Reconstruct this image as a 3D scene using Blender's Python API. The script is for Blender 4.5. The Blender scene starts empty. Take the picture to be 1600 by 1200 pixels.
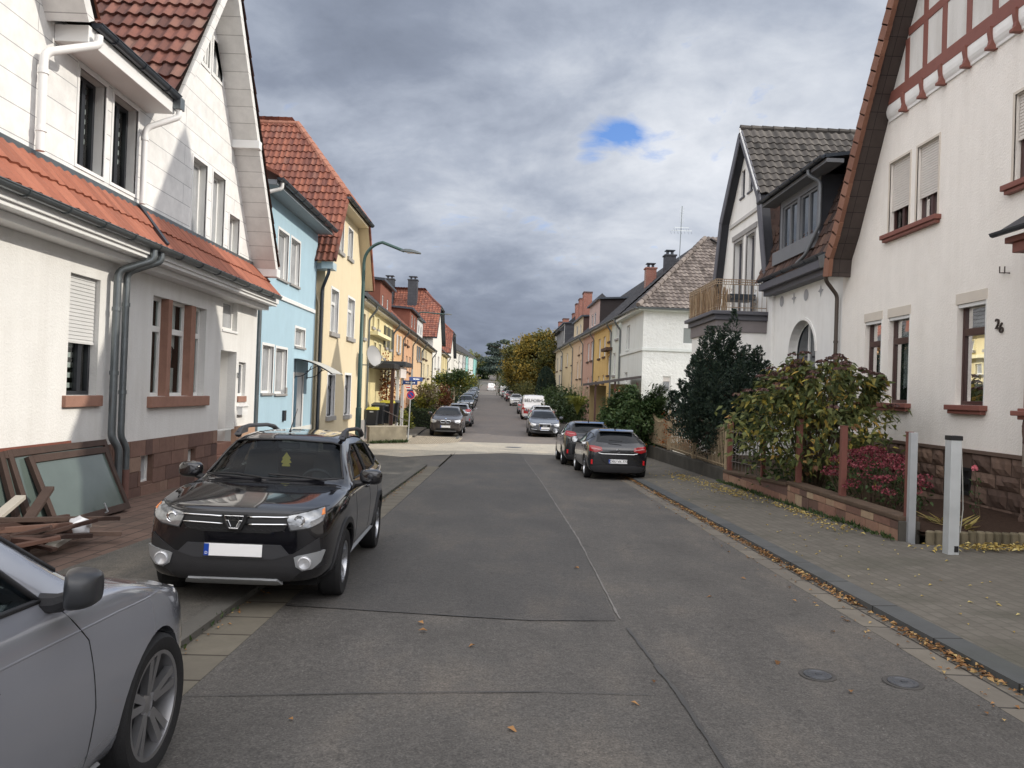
import bpy, bmesh, math, random
from mathutils import Vector, Matrix, noise
from mathutils.geometry import delaunay_2d_cdt, tessellate_polygon
from mathutils.bvhtree import BVHTree
R = math.radians
random.seed(7)
scene = bpy.context.scene
COL = scene.collection
V = Vector

# ------------------------------------------------------------------ camera
F, VPX, VPY, ROLL, CAMH = 1200.0, 788.0, 612.0, R(2.0), 1.82
def _basis():
    y = V(((VPX-800)/F, (600-VPY)/F, 1.0)).normalized()
    up = V((math.sin(ROLL), math.cos(ROLL), 0.0))
    z = (up - y*up.dot(y)).normalized()
    x = y.cross(z)
    if x.x < 0: x = -x
    return x, y, z
_BX, _BY, _BZ = _basis()
def ray(px, py):
    """world direction (per metre of depth along the street) seen at a photograph pixel"""
    d = V(((px-800)/F, (600-py)/F, 1.0))
    w = V((d.dot(_BX), d.dot(_BY), d.dot(_BZ)))
    return w/w.y
cam = bpy.data.objects.new('camera', bpy.data.cameras.new('camera'))
COL.objects.link(cam)
def _toworld(c): return V((c.dot(_BX), c.dot(_BY), c.dot(_BZ)))
_r, _u, _f = _toworld(V((1,0,0))), _toworld(V((0,1,0))), _toworld(V((0,0,1)))
cam.matrix_world = Matrix(((_r.x,_u.x,-_f.x,0),(_r.y,_u.y,-_f.y,0),(_r.z,_u.z,-_f.z,CAMH),(0,0,0,1)))
cam.data.sensor_fit = 'HORIZONTAL'; cam.data.sensor_width = 36.0
cam.data.lens = 36.0*F/1600.0
cam.data.clip_start = 0.05; cam.data.clip_end = 3000
scene.camera = cam
scene.render.resolution_x, scene.render.resolution_y = 1024, 768

# ------------------------------------------------------------------ light
SUN_EL, SUN_AZ = R(29.5), R(2.5)      # azimuth measured from +X towards -Y
EXPO = 0.45
sd = bpy.data.lights.new('sun', 'SUN'); sd.energy = 2.4; sd.angle = R(0.53); sd.color = (1.0, .93, .82)
sun = bpy.data.objects.new('sun', sd); COL.objects.link(sun)
sdir = V((math.cos(SUN_EL)*math.cos(SUN_AZ), -math.cos(SUN_EL)*math.sin(SUN_AZ), math.sin(SUN_EL)))
sun.rotation_euler = (-sdir).to_track_quat('-Z', 'Y').to_euler(); sun.location = (30, 0, 40)

world = bpy.data.worlds.new('World'); scene.world = world; world.use_nodes = True
def build_sky():
    nt = world.node_tree; N = nt.nodes; L = nt.links; N.clear()
    def nd(t, **k):
        n = N.new(t)
        for a, b in k.items(): setattr(n, a, b)
        return n
    def M(op, a, b=None, c=None, clamp=False):
        n = nd('ShaderNodeMath', operation=op, use_clamp=clamp)
        for i, v in enumerate((a, b, c)):
            if v is None: continue
            if isinstance(v, (int, float)): n.inputs[i].default_value = v
            else: L.new(v, n.inputs[i])
        return n.outputs[0]
    out = nd('ShaderNodeOutputWorld'); bg = nd('ShaderNodeBackground'); bg.inputs[1].default_value = 0.1
    sky = nd('ShaderNodeTexSky', sky_type='NISHITA', sun_disc=False, sun_elevation=SUN_EL, sun_rotation=R(90)+SUN_AZ, altitude=250, air_density=1.0, dust_density=1.5)
    tc = nd('ShaderNodeTexCoord'); sx = nd('ShaderNodeSeparateXYZ'); L.new(tc.outputs['Generated'], sx.inputs[0])
    X, Y, Z = sx.outputs
    zz = M('ADD', M('MAXIMUM', Z, 0.0), 0.30)
    cx = nd('ShaderNodeCombineXYZ'); L.new(M('DIVIDE', X, zz), cx.inputs[0]); L.new(M('DIVIDE', Y, zz), cx.inputs[1])
    def noise_(scale, detail, rough, dist=0.0, off=(0,0,0)):
        mp = nd('ShaderNodeMapping'); mp.inputs['Location'].default_value = off; L.new(cx.outputs[0], mp.inputs[0])
        n = nd('ShaderNodeTexNoise'); n.inputs['Scale'].default_value = scale; n.inputs['Detail'].default_value = detail
        n.inputs['Roughness'].default_value = rough; n.inputs['Distortion'].default_value = dist
        L.new(mp.outputs[0], n.inputs[0]); return n.outputs[0]
    a = noise_(1.0, 9, .55, .3, (3.1, .4, 0)); b = noise_(2.6, 8, .58, .3, (7.7, 2.2, 0)); c = noise_(.5, 3, .5, .1, (1.3, 5.5, 0))
    b2 = noise_(7.5, 8, .62, .5, (2.2, 9.1, 0)); b3 = noise_(16, 6, .6, .3, (4.2, 1.1, 0))
    # brightness of the cloud deck
    t = M('ADD', M('MULTIPLY', a, .75), M('ADD', M('MULTIPLY', b, .62), M('MULTIPLY', c, .30)))
    t = M('ADD', t, M('ADD', M('MULTIPLY', b2, .17), M('MULTIPLY', b3, .02))); t = M('SUBTRACT', t, .35)
    def lobe(px, py, power, gain):
        d = ray(px, py).normalized()
        vm = nd('ShaderNodeVectorMath', operation='DOT_PRODUCT'); L.new(tc.outputs['Generated'], vm.inputs[0]); vm.inputs[1].default_value = d
        return M('MULTIPLY', M('POWER', M('MAXIMUM', vm.outputs['Value'], 0.0), power), gain)
    for px_, py_, pw, gn in ((1240,300,40,.12),(620,260,70,.10),(1000,60,60,.03),(1060,330,200,.06),(740,500,60,-.12),(420,80,60,-.04),(1120,130,160,-.04),(700,440,120,-.05),(560,60,120,-.03)): t = M('ADD', t, lobe(px_, py_, pw, gn))
    rp = nd('ShaderNodeValToRGB'); L.new(t, rp.inputs[0])
    e = rp.color_ramp.elements
    e[0].position = .20; e[0].color = (1.15, 1.35, 1.8, 1); e[1].position = .84; e[1].color = (6.3, 6.5, 6.9, 1)
    for p, col in ((.44, (2.1, 2.4, 3.05)), (.58, (3.3, 3.65, 4.35)), (.71, (4.8, 5.1, 5.65))): q = e.new(p); q.color = (*col, 1)
    # unseen sky overhead and behind the viewer: brightness and warmth added to lift shade
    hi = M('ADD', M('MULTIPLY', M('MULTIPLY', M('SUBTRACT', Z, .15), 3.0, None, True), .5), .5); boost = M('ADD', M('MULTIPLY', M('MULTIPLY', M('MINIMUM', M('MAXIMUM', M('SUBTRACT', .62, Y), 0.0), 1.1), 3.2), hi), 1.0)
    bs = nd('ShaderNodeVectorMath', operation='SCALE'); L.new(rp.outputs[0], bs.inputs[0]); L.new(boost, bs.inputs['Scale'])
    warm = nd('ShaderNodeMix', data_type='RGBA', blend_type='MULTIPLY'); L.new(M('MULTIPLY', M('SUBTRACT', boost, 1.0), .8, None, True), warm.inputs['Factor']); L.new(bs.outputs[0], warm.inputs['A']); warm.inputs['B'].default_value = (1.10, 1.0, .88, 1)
    # holes where the blue shows
    hole = M('ADD', lobe(955, 212, 2200, .32), M('ADD', lobe(915, 238, 6000, .16), lobe(1195, 180, 2600, .16)))
    hole = M('ADD', hole, lobe(985, 200, 7000, .10))
    m = M('ADD', M('MULTIPLY', M('SUBTRACT', M('ADD', M('MULTIPLY', b, .55), M('MULTIPLY', b2, .55)), .575), 1.5), M('ADD', M('MULTIPLY', M('SUBTRACT', a, .5), .5), hole))
    fac = M('MULTIPLY', M('SUBTRACT', m, .13), 4.0, None, True)
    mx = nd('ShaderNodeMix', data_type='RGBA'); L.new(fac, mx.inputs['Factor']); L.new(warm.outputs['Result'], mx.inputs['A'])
    bl = nd('ShaderNodeMix', data_type='RGBA', blend_type='MULTIPLY'); bl.inputs['Factor'].default_value = 1; L.new(sky.outputs[0], bl.inputs['A']); bl.inputs['B'].default_value = (.8, 1.05, 1.5, 1)
    L.new(bl.outputs['Result'], mx.inputs['B'])
    L.new(mx.outputs['Result'], bg.inputs[0]); L.new(bg.outputs[0], out.inputs[0])
build_sky()
vs = scene.view_settings; vs.view_transform = 'Standard'; vs.look = 'None'; vs.gamma = 1; vs.exposure = EXPO; vs.use_curve_mapping = False

# ------------------------------------------------------------------ object helpers
ORG = {}
def thing(name, label, cat, loc=(0,0,0), group=None, rotz=0.0):
    o = bpy.data.objects.new(name, None); COL.objects.link(o); o.location = loc; o.rotation_euler = (0,0,rotz)
    o.empty_display_size = .2
    o['label'] = label; o['category'] = cat
    if group: o['group'] = group
    ORG[o] = V(loc); return o
def tag(o, label, cat, group=None, kind=None):
    if label: o['label'] = label
    if cat: o['category'] = cat
    if group: o['group'] = group
    if kind: o['kind'] = kind
    return o
def struct(o): o['kind'] = 'structure'; return o
def copy_tree(o, parent=None):
    c = o.copy(); COL.objects.link(c)
    if parent: c.parent = parent
    for ch in list(o.children): copy_tree(ch, c)
    return c

class Fr:
    """a wall plane: u along the wall, n outwards, z up"""
    def __init__(s, O, U, N): s.O, s.U, s.N = V(O), V(U).normalized(), V(N).normalized()
    def p(s, u, n, z): return s.O + s.U*u + s.N*n + V((0,0,z))
    def px(s, x, y, n=0.0):
        d = ray(x, y); c = V((0,0,CAMH)); o = s.O + s.N*n
        t = (o-c).dot(s.N)/d.dot(s.N); q = c + d*t - s.O
        return q.dot(s.U), q.z
    def rect(s, x0, y0, x1, y1, n=0.0):
        """bounding window (u0,u1,z0,z1) of four pixel edges"""
        ym, xm = (y0+y1)/2, (x0+x1)/2
        ua, ub = s.px(x0, ym, n)[0], s.px(x1, ym, n)[0]
        za, zb = s.px(xm, y1, n)[1], s.px(xm, y0, n)[1]
        return min(ua,ub), max(ua,ub), min(za,zb), max(za,zb)

class MB:
    def __init__(s): s.v = []; s.f = []; s.m = []
    def add(s, vs, fs, mi=0):
        b = len(s.v); s.v += [tuple(x) for x in vs]; s.f += [tuple(b+i for i in f) for f in fs]; s.m += [mi]*len(fs); return s
    def quad(s, a, b, c, d, mi=0): return s.add((a,b,c,d), ((0,1,2,3),), mi)
    def hexa(s, p, mi=0):
        return s.add(p, ((0,3,2,1),(4,5,6,7),(0,1,5,4),(1,2,6,5),(2,3,7,6),(3,0,4,7)), mi)
    def box(s, x0, x1, y0, y1, z0, z1, mi=0):
        return s.hexa([(x0,y0,z0),(x1,y0,z0),(x1,y1,z0),(x0,y1,z0),(x0,y0,z1),(x1,y0,z1),(x1,y1,z1),(x0,y1,z1)], mi)
    def fbox(s, fr, u0, u1, n0, n1, z0, z1, mi=0):
        return s.hexa([fr.p(u0,n0,z0),fr.p(u1,n0,z0),fr.p(u1,n1,z0),fr.p(u0,n1,z0),fr.p(u0,n0,z1),fr.p(u1,n0,z1),fr.p(u1,n1,z1),fr.p(u0,n1,z1)], mi)
    def beam(s, a, b, w, h, up=V((0,0,1)), mi=0):
        a, b = V(a), V(b); d = (b-a).normalized(); r = d.cross(V(up))
        if r.length < 1e-4: r = d.cross(V((1,0,0)))
        r.normalize(); q = r.cross(d)
        P = [(-w/2,-h/2),(w/2,-h/2),(w/2,h/2),(-w/2,h/2)]
        return s.hexa([a+r*i+q*j for i,j in P]+[b+r*i+q*j for i,j in P], mi)
    def prism(s, pts, off, mi=0):
        """polygon (3D points) extruded by a vector"""
        n = len(pts); off = V(off); P = [V(p) for p in pts]
        return s.add(P+[p+off for p in P], [tuple(range(n))[::-1], tuple(range(n,2*n))]+[(i,(i+1)%n,n+(i+1)%n,n+i) for i in range(n)], mi)
    def tube(s, pts, r, n=8, mi=0, cap=True, radii=None):
        P = [V(p) for p in pts]; rings = []; up = None
        for i, p in enumerate(P):
            d = (P[min(i+1,len(P)-1)]-P[max(i-1,0)]).normalized()
            if up is None: up = d.orthogonal().normalized()
            a = (up - d*up.dot(d))
            a = a.normalized() if a.length > 1e-5 else d.orthogonal().normalized()
            up = a; b = d.cross(a); rr = radii[i] if radii else r
            rings.append([p+(a*math.cos(2*math.pi*k/n)+b*math.sin(2*math.pi*k/n))*rr for k in range(n)])
        vs = [q for rg in rings for q in rg]; fs = []
        for i in range(len(P)-1):
            for k in range(n):
                fs.append((i*n+k, i*n+(k+1)%n, (i+1)*n+(k+1)%n, (i+1)*n+k))
        if cap: fs += [tuple(range(n))[::-1], tuple((len(P)-1)*n+k for k in range(n))]
        return s.add(vs, fs, mi)
    def lathe(s, prof, c, axis, n=24, mi=0, cap=False):
        axis = V(axis).normalized(); a = axis.orthogonal().normalized(); b = axis.cross(a); c = V(c); vs = []; fs = []; m = len(prof)
        for k in range(n):
            t = 2*math.pi*k/n; e = a*math.cos(t)+b*math.sin(t)
            vs += [c+axis*h+e*r for r, h in prof]
        for k in range(n):
            for i in range(m-1): fs.append((k*m+i, k*m+i+1, ((k+1)%n)*m+i+1, ((k+1)%n)*m+i))
        if cap: fs += [tuple(k*m for k in range(n))[::-1], tuple(k*m+m-1 for k in range(n))]
        return s.add(vs, fs, mi)
    def wall(s, fr, outer, holes=(), depth=.2, mi=0, rmi=None, n=0.0):
        """wall sheet with openings and their reveals"""
        rmi = mi if rmi is None else rmi
        loops = [[V((u,z,0)) for u,z in outer]]+[[V((u,z,0)) for u,z in h] for h in holes]
        tris = tessellate_polygon(loops); pts = [q for l in loops for q in l]
        s.add([fr.p(q.x,n,q.y) for q in pts], [tuple(t) for t in tris], mi)
        for h in holes:
            for i in range(len(h)):
                (u0,z0),(u1,z1) = h[i], h[(i+1)%len(h)]
                s.quad(fr.p(u0,n,z0), fr.p(u1,n,z1), fr.p(u1,n-depth,z1), fr.p(u0,n-depth,z0), rmi)
        return s
    def build(s, name, mat, parent=None, smooth=False, local=False, bevel=0.0, recalc=True):
        o0 = V((0,0,0)) if (local or parent is None) else ORG.get(parent, V((0,0,0)))
        me = bpy.data.meshes.new(name)
        me.from_pydata([(x-o0.x,y-o0.y,z-o0.z) for x,y,z in s.v], [], s.f)
        mats = mat if isinstance(mat, (list, tuple)) else [mat]
        for k in mats: me.materials.append(k)
        if len(mats) > 1: me.polygons.foreach_set('material_index', s.m)
        if recalc or bevel:
            bm = bmesh.new(); bm.from_mesh(me)
            if bevel:
                bmesh.ops.remove_doubles(bm, verts=bm.verts, dist=1e-5)
                ed = [e for e in bm.edges if len(e.link_faces) == 2 and e.calc_face_angle(0) > .6]
                bmesh.ops.bevel(bm, geom=ed, offset=bevel, segments=2, affect='EDGES', profile=.6, clamp_overlap=True)
            bmesh.ops.recalc_face_normals(bm, faces=bm.faces)
            bm.to_mesh(me); bm.free()
        if smooth:
            me.polygons.foreach_set('use_smooth', [True]*len(me.polygons))
            if smooth != 'all':
                try: me.set_sharp_from_angle(angle=R(38))
                except Exception: pass
        ob = bpy.data.objects.new(name, me); COL.objects.link(ob)
        if parent:
            ob.parent = parent
            ORG[ob] = ORG.get(parent, V((0,0,0)))
        else: ORG[ob] = V((0,0,0))
        return ob
def base_at(o, p):
    """move a parentless mesh's origin to p, keeping it where it stands"""
    p = V(p); o.data.transform(Matrix.Translation(-p)); o.location = p; return o
def text_mesh(name, s, size, mtx, mat, parent=None, depth=.004, align='CENTER', local=False):
    cu = bpy.data.curves.new(name, 'FONT'); cu.body = s; cu.size = size; cu.extrude = depth; cu.align_x = align; cu.align_y = 'CENTER'
    ob = bpy.data.objects.new(name, cu); COL.objects.link(ob)
    me = bpy.data.meshes.new_from_object(ob.evaluated_get(bpy.context.evaluated_depsgraph_get()))
    COL.objects.unlink(ob); bpy.data.objects.remove(ob); bpy.data.curves.remove(cu)
    o0 = V((0,0,0)) if (local or parent is None) else ORG.get(parent, V((0,0,0)))
    me.transform(Matrix.Translation(-o0) @ mtx); me.materials.clear(); me.materials.append(mat)
    o = bpy.data.objects.new(name, me); COL.objects.link(o)
    if parent: o.parent = parent
    return o
def basis(o, x, y):
    x, y = V(x).normalized(), V(y).normalized(); z = x.cross(y)
    return Matrix(((x.x,y.x,z.x,o[0]),(x.y,y.y,z.y,o[1]),(x.z,y.z,z.z,o[2]),(0,0,0,1)))

# ------------------------------------------------------------------ materials
MATS = {}
class NT:
    def __init__(s, name):
        s.m = bpy.data.materials.new(name); s.m.use_nodes = True; s.t = s.m.node_tree; s.N = s.t.nodes; s.L = s.t.links
        s.b = s.N['Principled BSDF']; s.o = s.N['Material Output']; s.tc = s.N.new('ShaderNodeTexCoord')
    def nd(s, t, **k):
        n = s.N.new(t)
        for a, b in k.items(): setattr(n, a, b)
        return n
    def link(s, a, b): s.L.new(a, b)
    def val(s, v, inp):
        if isinstance(v, (int, float)): inp.default_value = v
        elif isinstance(v, tuple): inp.default_value = v if len(v) == 4 or len(v) == len(inp.default_value) else (*v, 1)
        else: s.L.new(v, inp)
    def math(s, op, a, b=0.0, clamp=False):
        n = s.nd('ShaderNodeMath', operation=op, use_clamp=clamp); s.val(a, n.inputs[0]); s.val(b, n.inputs[1]); return n.outputs[0]
    def coord(s, scale=(1,1,1), kind='Object', rot=(0,0,0)):
        mp = s.nd('ShaderNodeMapping'); mp.inputs['Scale'].default_value = scale; mp.inputs['Rotation'].default_value = rot
        s.link(s.tc.outputs[kind], mp.inputs[0]); return mp.outputs[0]
    def noise(s, scale, detail=4, rough=.55, vec=None, dist=0):
        n = s.nd('ShaderNodeTexNoise'); n.inputs['Scale'].default_value = scale; n.inputs['Detail'].default_value = detail
        n.inputs['Roughness'].default_value = rough; n.inputs['Distortion'].default_value = dist
        s.link(vec if vec is not None else s.tc.outputs['Object'], n.inputs[0]); return n.outputs[0]
    def ramp(s, fac, stops):
        r = s.nd('ShaderNodeValToRGB'); s.link(fac, r.inputs[0]); e = r.color_ramp.elements
        e[0].position = stops[0][0]; e[0].color = (*stops[0][1], 1); e[1].position = stops[-1][0]; e[1].color = (*stops[-1][1], 1)
        for p, c in stops[1:-1]: q = e.new(p); q.color = (*c, 1)
        return r.outputs[0]
    def mix(s, fac, a, b, blend='MIX'):
        n = s.nd('ShaderNodeMix', data_type='RGBA', blend_type=blend); s.val(fac, n.inputs['Factor']); s.val(a, n.inputs['A']); s.val(b, n.inputs['B']); return n.outputs['Result']
    def bump(s, h, strength=.3, dist=.01, prev=None):
        n = s.nd('ShaderNodeBump'); n.inputs['Strength'].default_value = strength; n.inputs['Distance'].default_value = dist; s.link(h, n.inputs['Height'])
        if prev is not None: s.link(prev, n.inputs['Normal'])
        return n.outputs[0]
    def island(s):
        g = s.nd('ShaderNodeNewGeometry'); o = s.nd('ShaderNodeObjectInfo'); return s.math('FRACT', s.math('ADD', g.outputs['Random Per Island'], o.outputs['Random']))
    def set(s, color=None, rough=None, metal=None, spec=None, normal=None, coat=None):
        if color is not None: s.val(color, s.b.inputs['Base Color'])
        if rough is not None: s.val(rough, s.b.inputs['Roughness'])
        if metal is not None: s.val(metal, s.b.inputs['Metallic'])
        if spec is not None: s.val(spec, s.b.inputs['Specular IOR Level'])
        if normal is not None: s.link(normal, s.b.inputs['Normal'])
        if coat is not None: s.b.inputs['Coat Weight'].default_value = coat; s.b.inputs['Coat Roughness'].default_value = .03
        return s.m
def sc(c, k): return tuple(min(1, x*k) for x in c)
def plain(name, c, rough=.6, metal=0.0, spec=.5, var=.12, scale=3.0, bump=0.0, bscale=60, coat=None):
    if name in MATS: return MATS[name]
    n = NT(name)
    col = n.mix(n.noise(scale, 5), sc(c, 1-var), sc(c, 1+var)) if var else (*c, 1)
    nm = n.bump(n.noise(bscale, 4), bump, .01) if bump else None
    rg = n.math('ADD', n.math('MULTIPLY', n.noise(scale*4, 3), .12), rough-.06) if var else rough
    MATS[name] = n.set(col, rg, metal, spec, nm, coat); return MATS[name]
def plaster(name, c, bump=.35, bscale=45, stain=.14, dirt=(.55,.52,.48)):
    """rendered wall: grain, faint cloudy weathering and rain streaks"""
    if name in MATS: return MATS[name]
    n = NT(name); big = n.noise(.45, 5, .6); st = n.noise(1.6, 6, .62, n.coord((2.2, 2.2, .22)))
    f = n.math('MULTIPLY', n.math('MULTIPLY', n.math('SUBTRACT', st, .42, True), big, True), stain*14, True)
    col = n.mix(n.noise(2.5, 5), sc(c, .93), sc(c, 1.05)); pt = n.noise(.9, 7, .68, None, .6)
    col = n.mix(n.math('MULTIPLY', n.math('SUBTRACT', pt, .5, True), 1.1, True), col, (c[0]*.83, c[1]*.81, c[2]*.77, 1))
    col = n.mix(f, col, (c[0]*dirt[0], c[1]*dirt[1], c[2]*dirt[2], 1))
    b = n.bump(n.noise(bscale, 5, .65), bump, .012); b = n.bump(n.noise(5, 3), .12, .03, b)
    MATS[name] = n.set(col, .9, 0, .25, b); return MATS[name]
def islandmat(name, stops, rough=.75, bump=.3, bscale=30, nvar=.25, spec=.3, metal=0.0):
    """each loose piece (tile, stone, plank) gets its own tone"""
    if name in MATS: return MATS[name]
    n = NT(name); c = n.ramp(n.island(), stops)
    c = n.mix(nvar*2, c, n.mix(n.noise(7, 6, .65), (.45,.45,.45,1), (1.5,1.5,1.5,1)), 'MULTIPLY')
    MATS[name] = n.set(c, rough, metal, spec, n.bump(n.noise(bscale, 5), bump, .01)); return MATS[name]
def leafmat(name, stops, trans=.3, rough=.55, spec=.3):
    if name in MATS: return MATS[name]
    n = NT(name); c = n.ramp(n.island(), stops); c = n.mix(.5, c, n.mix(n.noise(1.2, 4), (.5,.5,.5,1), (1.35,1.35,1.3,1)), 'MULTIPLY')
    n.set(c, rough, 0, spec); tr = n.nd('ShaderNodeBsdfTranslucent'); n.link(c, tr.inputs[0])
    mx = n.nd('ShaderNodeMixShader'); mx.inputs[0].default_value = trans; n.link(n.b.outputs[0], mx.inputs[1]); n.link(tr.outputs[0], mx.inputs[2]); n.link(mx.outputs[0], n.o.inputs[0])
    MATS[name] = n.m; return n.m
def glassmat(name, tint=(.6,.66,.64), refl=1.0, ior=1.5):
    """thin pane: tinted see-through plus Fresnel reflection"""
    if name in MATS: return MATS[name]
    n = NT(name); n.N.remove(n.b); tr = n.nd('ShaderNodeBsdfTransparent'); tr.inputs[0].default_value = (*tint, 1)
    gl = n.nd('ShaderNodeBsdfGlossy'); gl.inputs['Roughness'].default_value = .015; gl.inputs[0].default_value = (refl, refl, refl, 1)
    b = n.bump(n.noise(1.3, 2), .05, .02); n.link(b, gl.inputs['Normal'])
    fr = n.nd('ShaderNodeFresnel'); fr.inputs[0].default_value = ior
    mx = n.nd('ShaderNodeMixShader'); n.link(n.math('ADD', n.math('MULTIPLY', fr.outputs[0], .8), .012, True), mx.inputs[0]); n.link(tr.outputs[0], mx.inputs[1]); n.link(gl.outputs[0], mx.inputs[2]); n.link(mx.outputs[0], n.o.inputs[0])
    MATS[name] = n.m; return n.m
def paint(name, c, metal=.0, rough=.28, flake=0.0):
    if name in MATS: return MATS[name]
    n = NT(name); col = n.mix(n.noise(2.0, 4), sc(c, .95), sc(c, 1.05))
    rg = n.math('ADD', n.math('MULTIPLY', n.noise(3, 3, .5), .04), rough-.02)
    MATS[name] = n.set(col, rg, metal, .5, n.bump(n.noise(.9, 2), .03, .02), 1.0); return MATS[name]
def bricks(name, axes, w, h, c1, c2, mortar, ms=.012, bump=.5, rough=.85, off=.5, squash=1.0, rot=0.0, extra=None):
    if name in MATS: return MATS[name]
    n = NT(name); s = n.nd('ShaderNodeSeparateXYZ'); n.link(n.tc.outputs['Object'], s.inputs[0]); c = n.nd('ShaderNodeCombineXYZ')
    n.link(s.outputs['xyz'.index(axes[0])], c.inputs[0]); n.link(s.outputs['xyz'.index(axes[1])], c.inputs[1])
    mp = n.nd('ShaderNodeMapping'); mp.inputs['Rotation'].default_value = (0,0,rot); n.link(c.outputs[0], mp.inputs[0])
    b = n.nd('ShaderNodeTexBrick', offset=off, squash=squash); n.link(mp.outputs[0], b.inputs['Vector'])
    b.inputs['Scale'].default_value = 1; b.inputs['Brick Width'].default_value = w; b.inputs['Row Height'].default_value = h
    b.inputs['Mortar Size'].default_value = ms; b.inputs['Mortar Smooth'].default_value = .2; b.inputs['Bias'].default_value = 0
    b.inputs['Color1'].default_value = (*c1,1); b.inputs['Color2'].default_value = (*c2,1); b.inputs['Mortar'].default_value = (*mortar,1)
    col = n.mix(.6, b.outputs[0], n.mix(n.noise(3.5, 6, .65), (.5,.5,.5,1), (1.4,1.4,1.4,1)), 'MULTIPLY')
    if extra: col = n.mix(n.math('MULTIPLY', n.math('SUBTRACT', n.noise(.8, 6, .6), .5, True), extra[1], True), col, (*extra[0],1))
    hh = n.math('SUBTRACT', 1.0, b.outputs[1]); bm_ = n.bump(hh, bump, .01); bm_ = n.bump(n.noise(35, 5), .25, .008, bm_)
    MATS[name] = n.set(col, rough, 0, .3, bm_); return MATS[name]
def asphalt(name, c, var=.22, speck=.35, warm=(1.06,1.0,.93)):
    if name in MATS: return MATS[name]
    n = NT(name); big = n.noise(.35, 6, .62); mid = n.noise(2.2, 6, .6, n.coord((1, .35, 1))); fine = n.noise(70, 3, .7); vf = n.nd('ShaderNodeTexVoronoi'); vf.inputs['Scale'].default_value = 55; n.link(n.tc.outputs['Object'], vf.inputs['Vector'])
    t = n.math('ADD', n.math('MULTIPLY', big, .5), n.math('MULTIPLY', mid, .5))
    col = n.ramp(t, [(.32, sc(c, 1-var)), (.5, c), (.68, tuple(x*(1+var*1.3)*w for x, w in zip(c, warm)))])
    col = n.mix(.9, col, n.mix(n.math('MULTIPLY', n.math('SUBTRACT', fine, .25), 2.0, True), (.35,.35,.35,1), (1.65,1.65,1.65,1)), 'MULTIPLY')
    gr = n.noise(18, 5, .75); col = n.mix(.6, col, n.mix(n.math('MULTIPLY', n.math('SUBTRACT', gr, .3), 2.5, True), (.62,.62,.62,1), (1.38,1.37,1.35,1)), 'MULTIPLY')
    sp = n.math('MULTIPLY', n.math('LESS_THAN', vf.outputs['Distance'], .22), n.math('GREATER_THAN', n.noise(31, 2), .6), True)
    col = n.mix(n.math('MULTIPLY', sp, speck*.7), col, (.32,.31,.29,1))
    # tar-dark cracks and stains
    w = n.nd('ShaderNodeTexVoronoi', feature='DISTANCE_TO_EDGE'); w.inputs['Scale'].default_value = .35
    vv = n.nd('ShaderNodeVectorMath', operation='ADD'); nz = n.nd('ShaderNodeTexNoise'); nz.inputs['Scale'].default_value = 1.4; nz.inputs['Detail'].default_value = 6; n.link(n.tc.outputs['Object'], nz.inputs[0])
    n.link(n.tc.outputs['Object'], vv.inputs[0]); n.link(nz.outputs['Color'], vv.inputs[1]); n.link(vv.outputs[0], w.inputs['Vector'])
    crack = 0 if False else n.math('MULTIPLY', n.math('LESS_THAN', w.outputs['Distance'], .0035), n.math('GREATER_THAN', n.noise(.5, 3), .54))
    col = n.mix(n.math('MULTIPLY', crack, .3), col, sc(c, .35)+(1,))
    blot = n.math('MULTIPLY', n.math('SUBTRACT', n.noise(1.1, 3, .5), .64, True), 5.0, True)
    col = n.mix(n.math('MULTIPLY', blot, .5), col, sc(c, .6)+(1,))
    b = n.bump(fine, .55, .006); b = n.bump(n.noise(4, 4), .15, .02, b)
    MATS[name] = n.set(col, n.math('ADD', n.math('MULTIPLY', mid, .2), .62), 0, .35, b); return MATS[name]

# ------------------------------------------------------------------ the ground
GP = [(-80,1.84),(30,-.69),(36,-.73),(44,-.66),(95,.08),(195,1.8),(300,8.2),(420,15),(1600,40)]
def g(y):
    for (a,za),(b,zb) in zip(GP, GP[1:]):
        if y <= b: return za+(zb-za)*(y-a)/(b-a)
    return GP[-1][1]
XP = [(-80,.65),(36,.65),(95,-.55),(195,-3.5),(420,-10.2),(1600,-45)]
def xc(y):
    for (a,za),(b,zb) in zip(XP, XP[1:]):
        if y <= b: return za+(zb-za)*(y-a)/(b-a)
    return XP[-1][1]
def frange(a, b, s):
    n = max(1, int(round((b-a)/s))); return [a+(b-a)*i/n for i in range(n+1)]
def strip(name, ys, xl, xr, za, zb, mat, cols=2, side=0.0, sl=True, sr=True):
    """ground strip between two edge lines; za/zb lift above the road profile at its left/right edge; side = depth of its edge faces"""
    fl = xl if callable(xl) else (lambda y: xl); fr_ = xr if callable(xr) else (lambda y: xr)
    m = MB(); rows = []
    for y in ys:
        a, b = fl(y), fr_(y); rows.append([V((a+(b-a)*k/cols, y, g(y)+za+(zb-za)*k/cols)) for k in range(cols+1)])
    for p, q in zip(rows, rows[1:]):
        for k in range(cols): m.quad(p[k], p[k+1], q[k+1], q[k])
        if side:
            dn = V((0,0,-side))
            if sl: m.quad(p[0], q[0], q[0]+dn, p[0]+dn)
            if sr: m.quad(p[-1], p[-1]+dn, q[-1]+dn, q[-1])
    if side:
        dn = V((0,0,-side))
        for r_ in (rows[0], rows[-1]):
            for k in range(cols): m.quad(r_[k], r_[k+1], r_[k+1]+dn, r_[k]+dn)
    return struct(m.build(name, mat, recalc=False))
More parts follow.
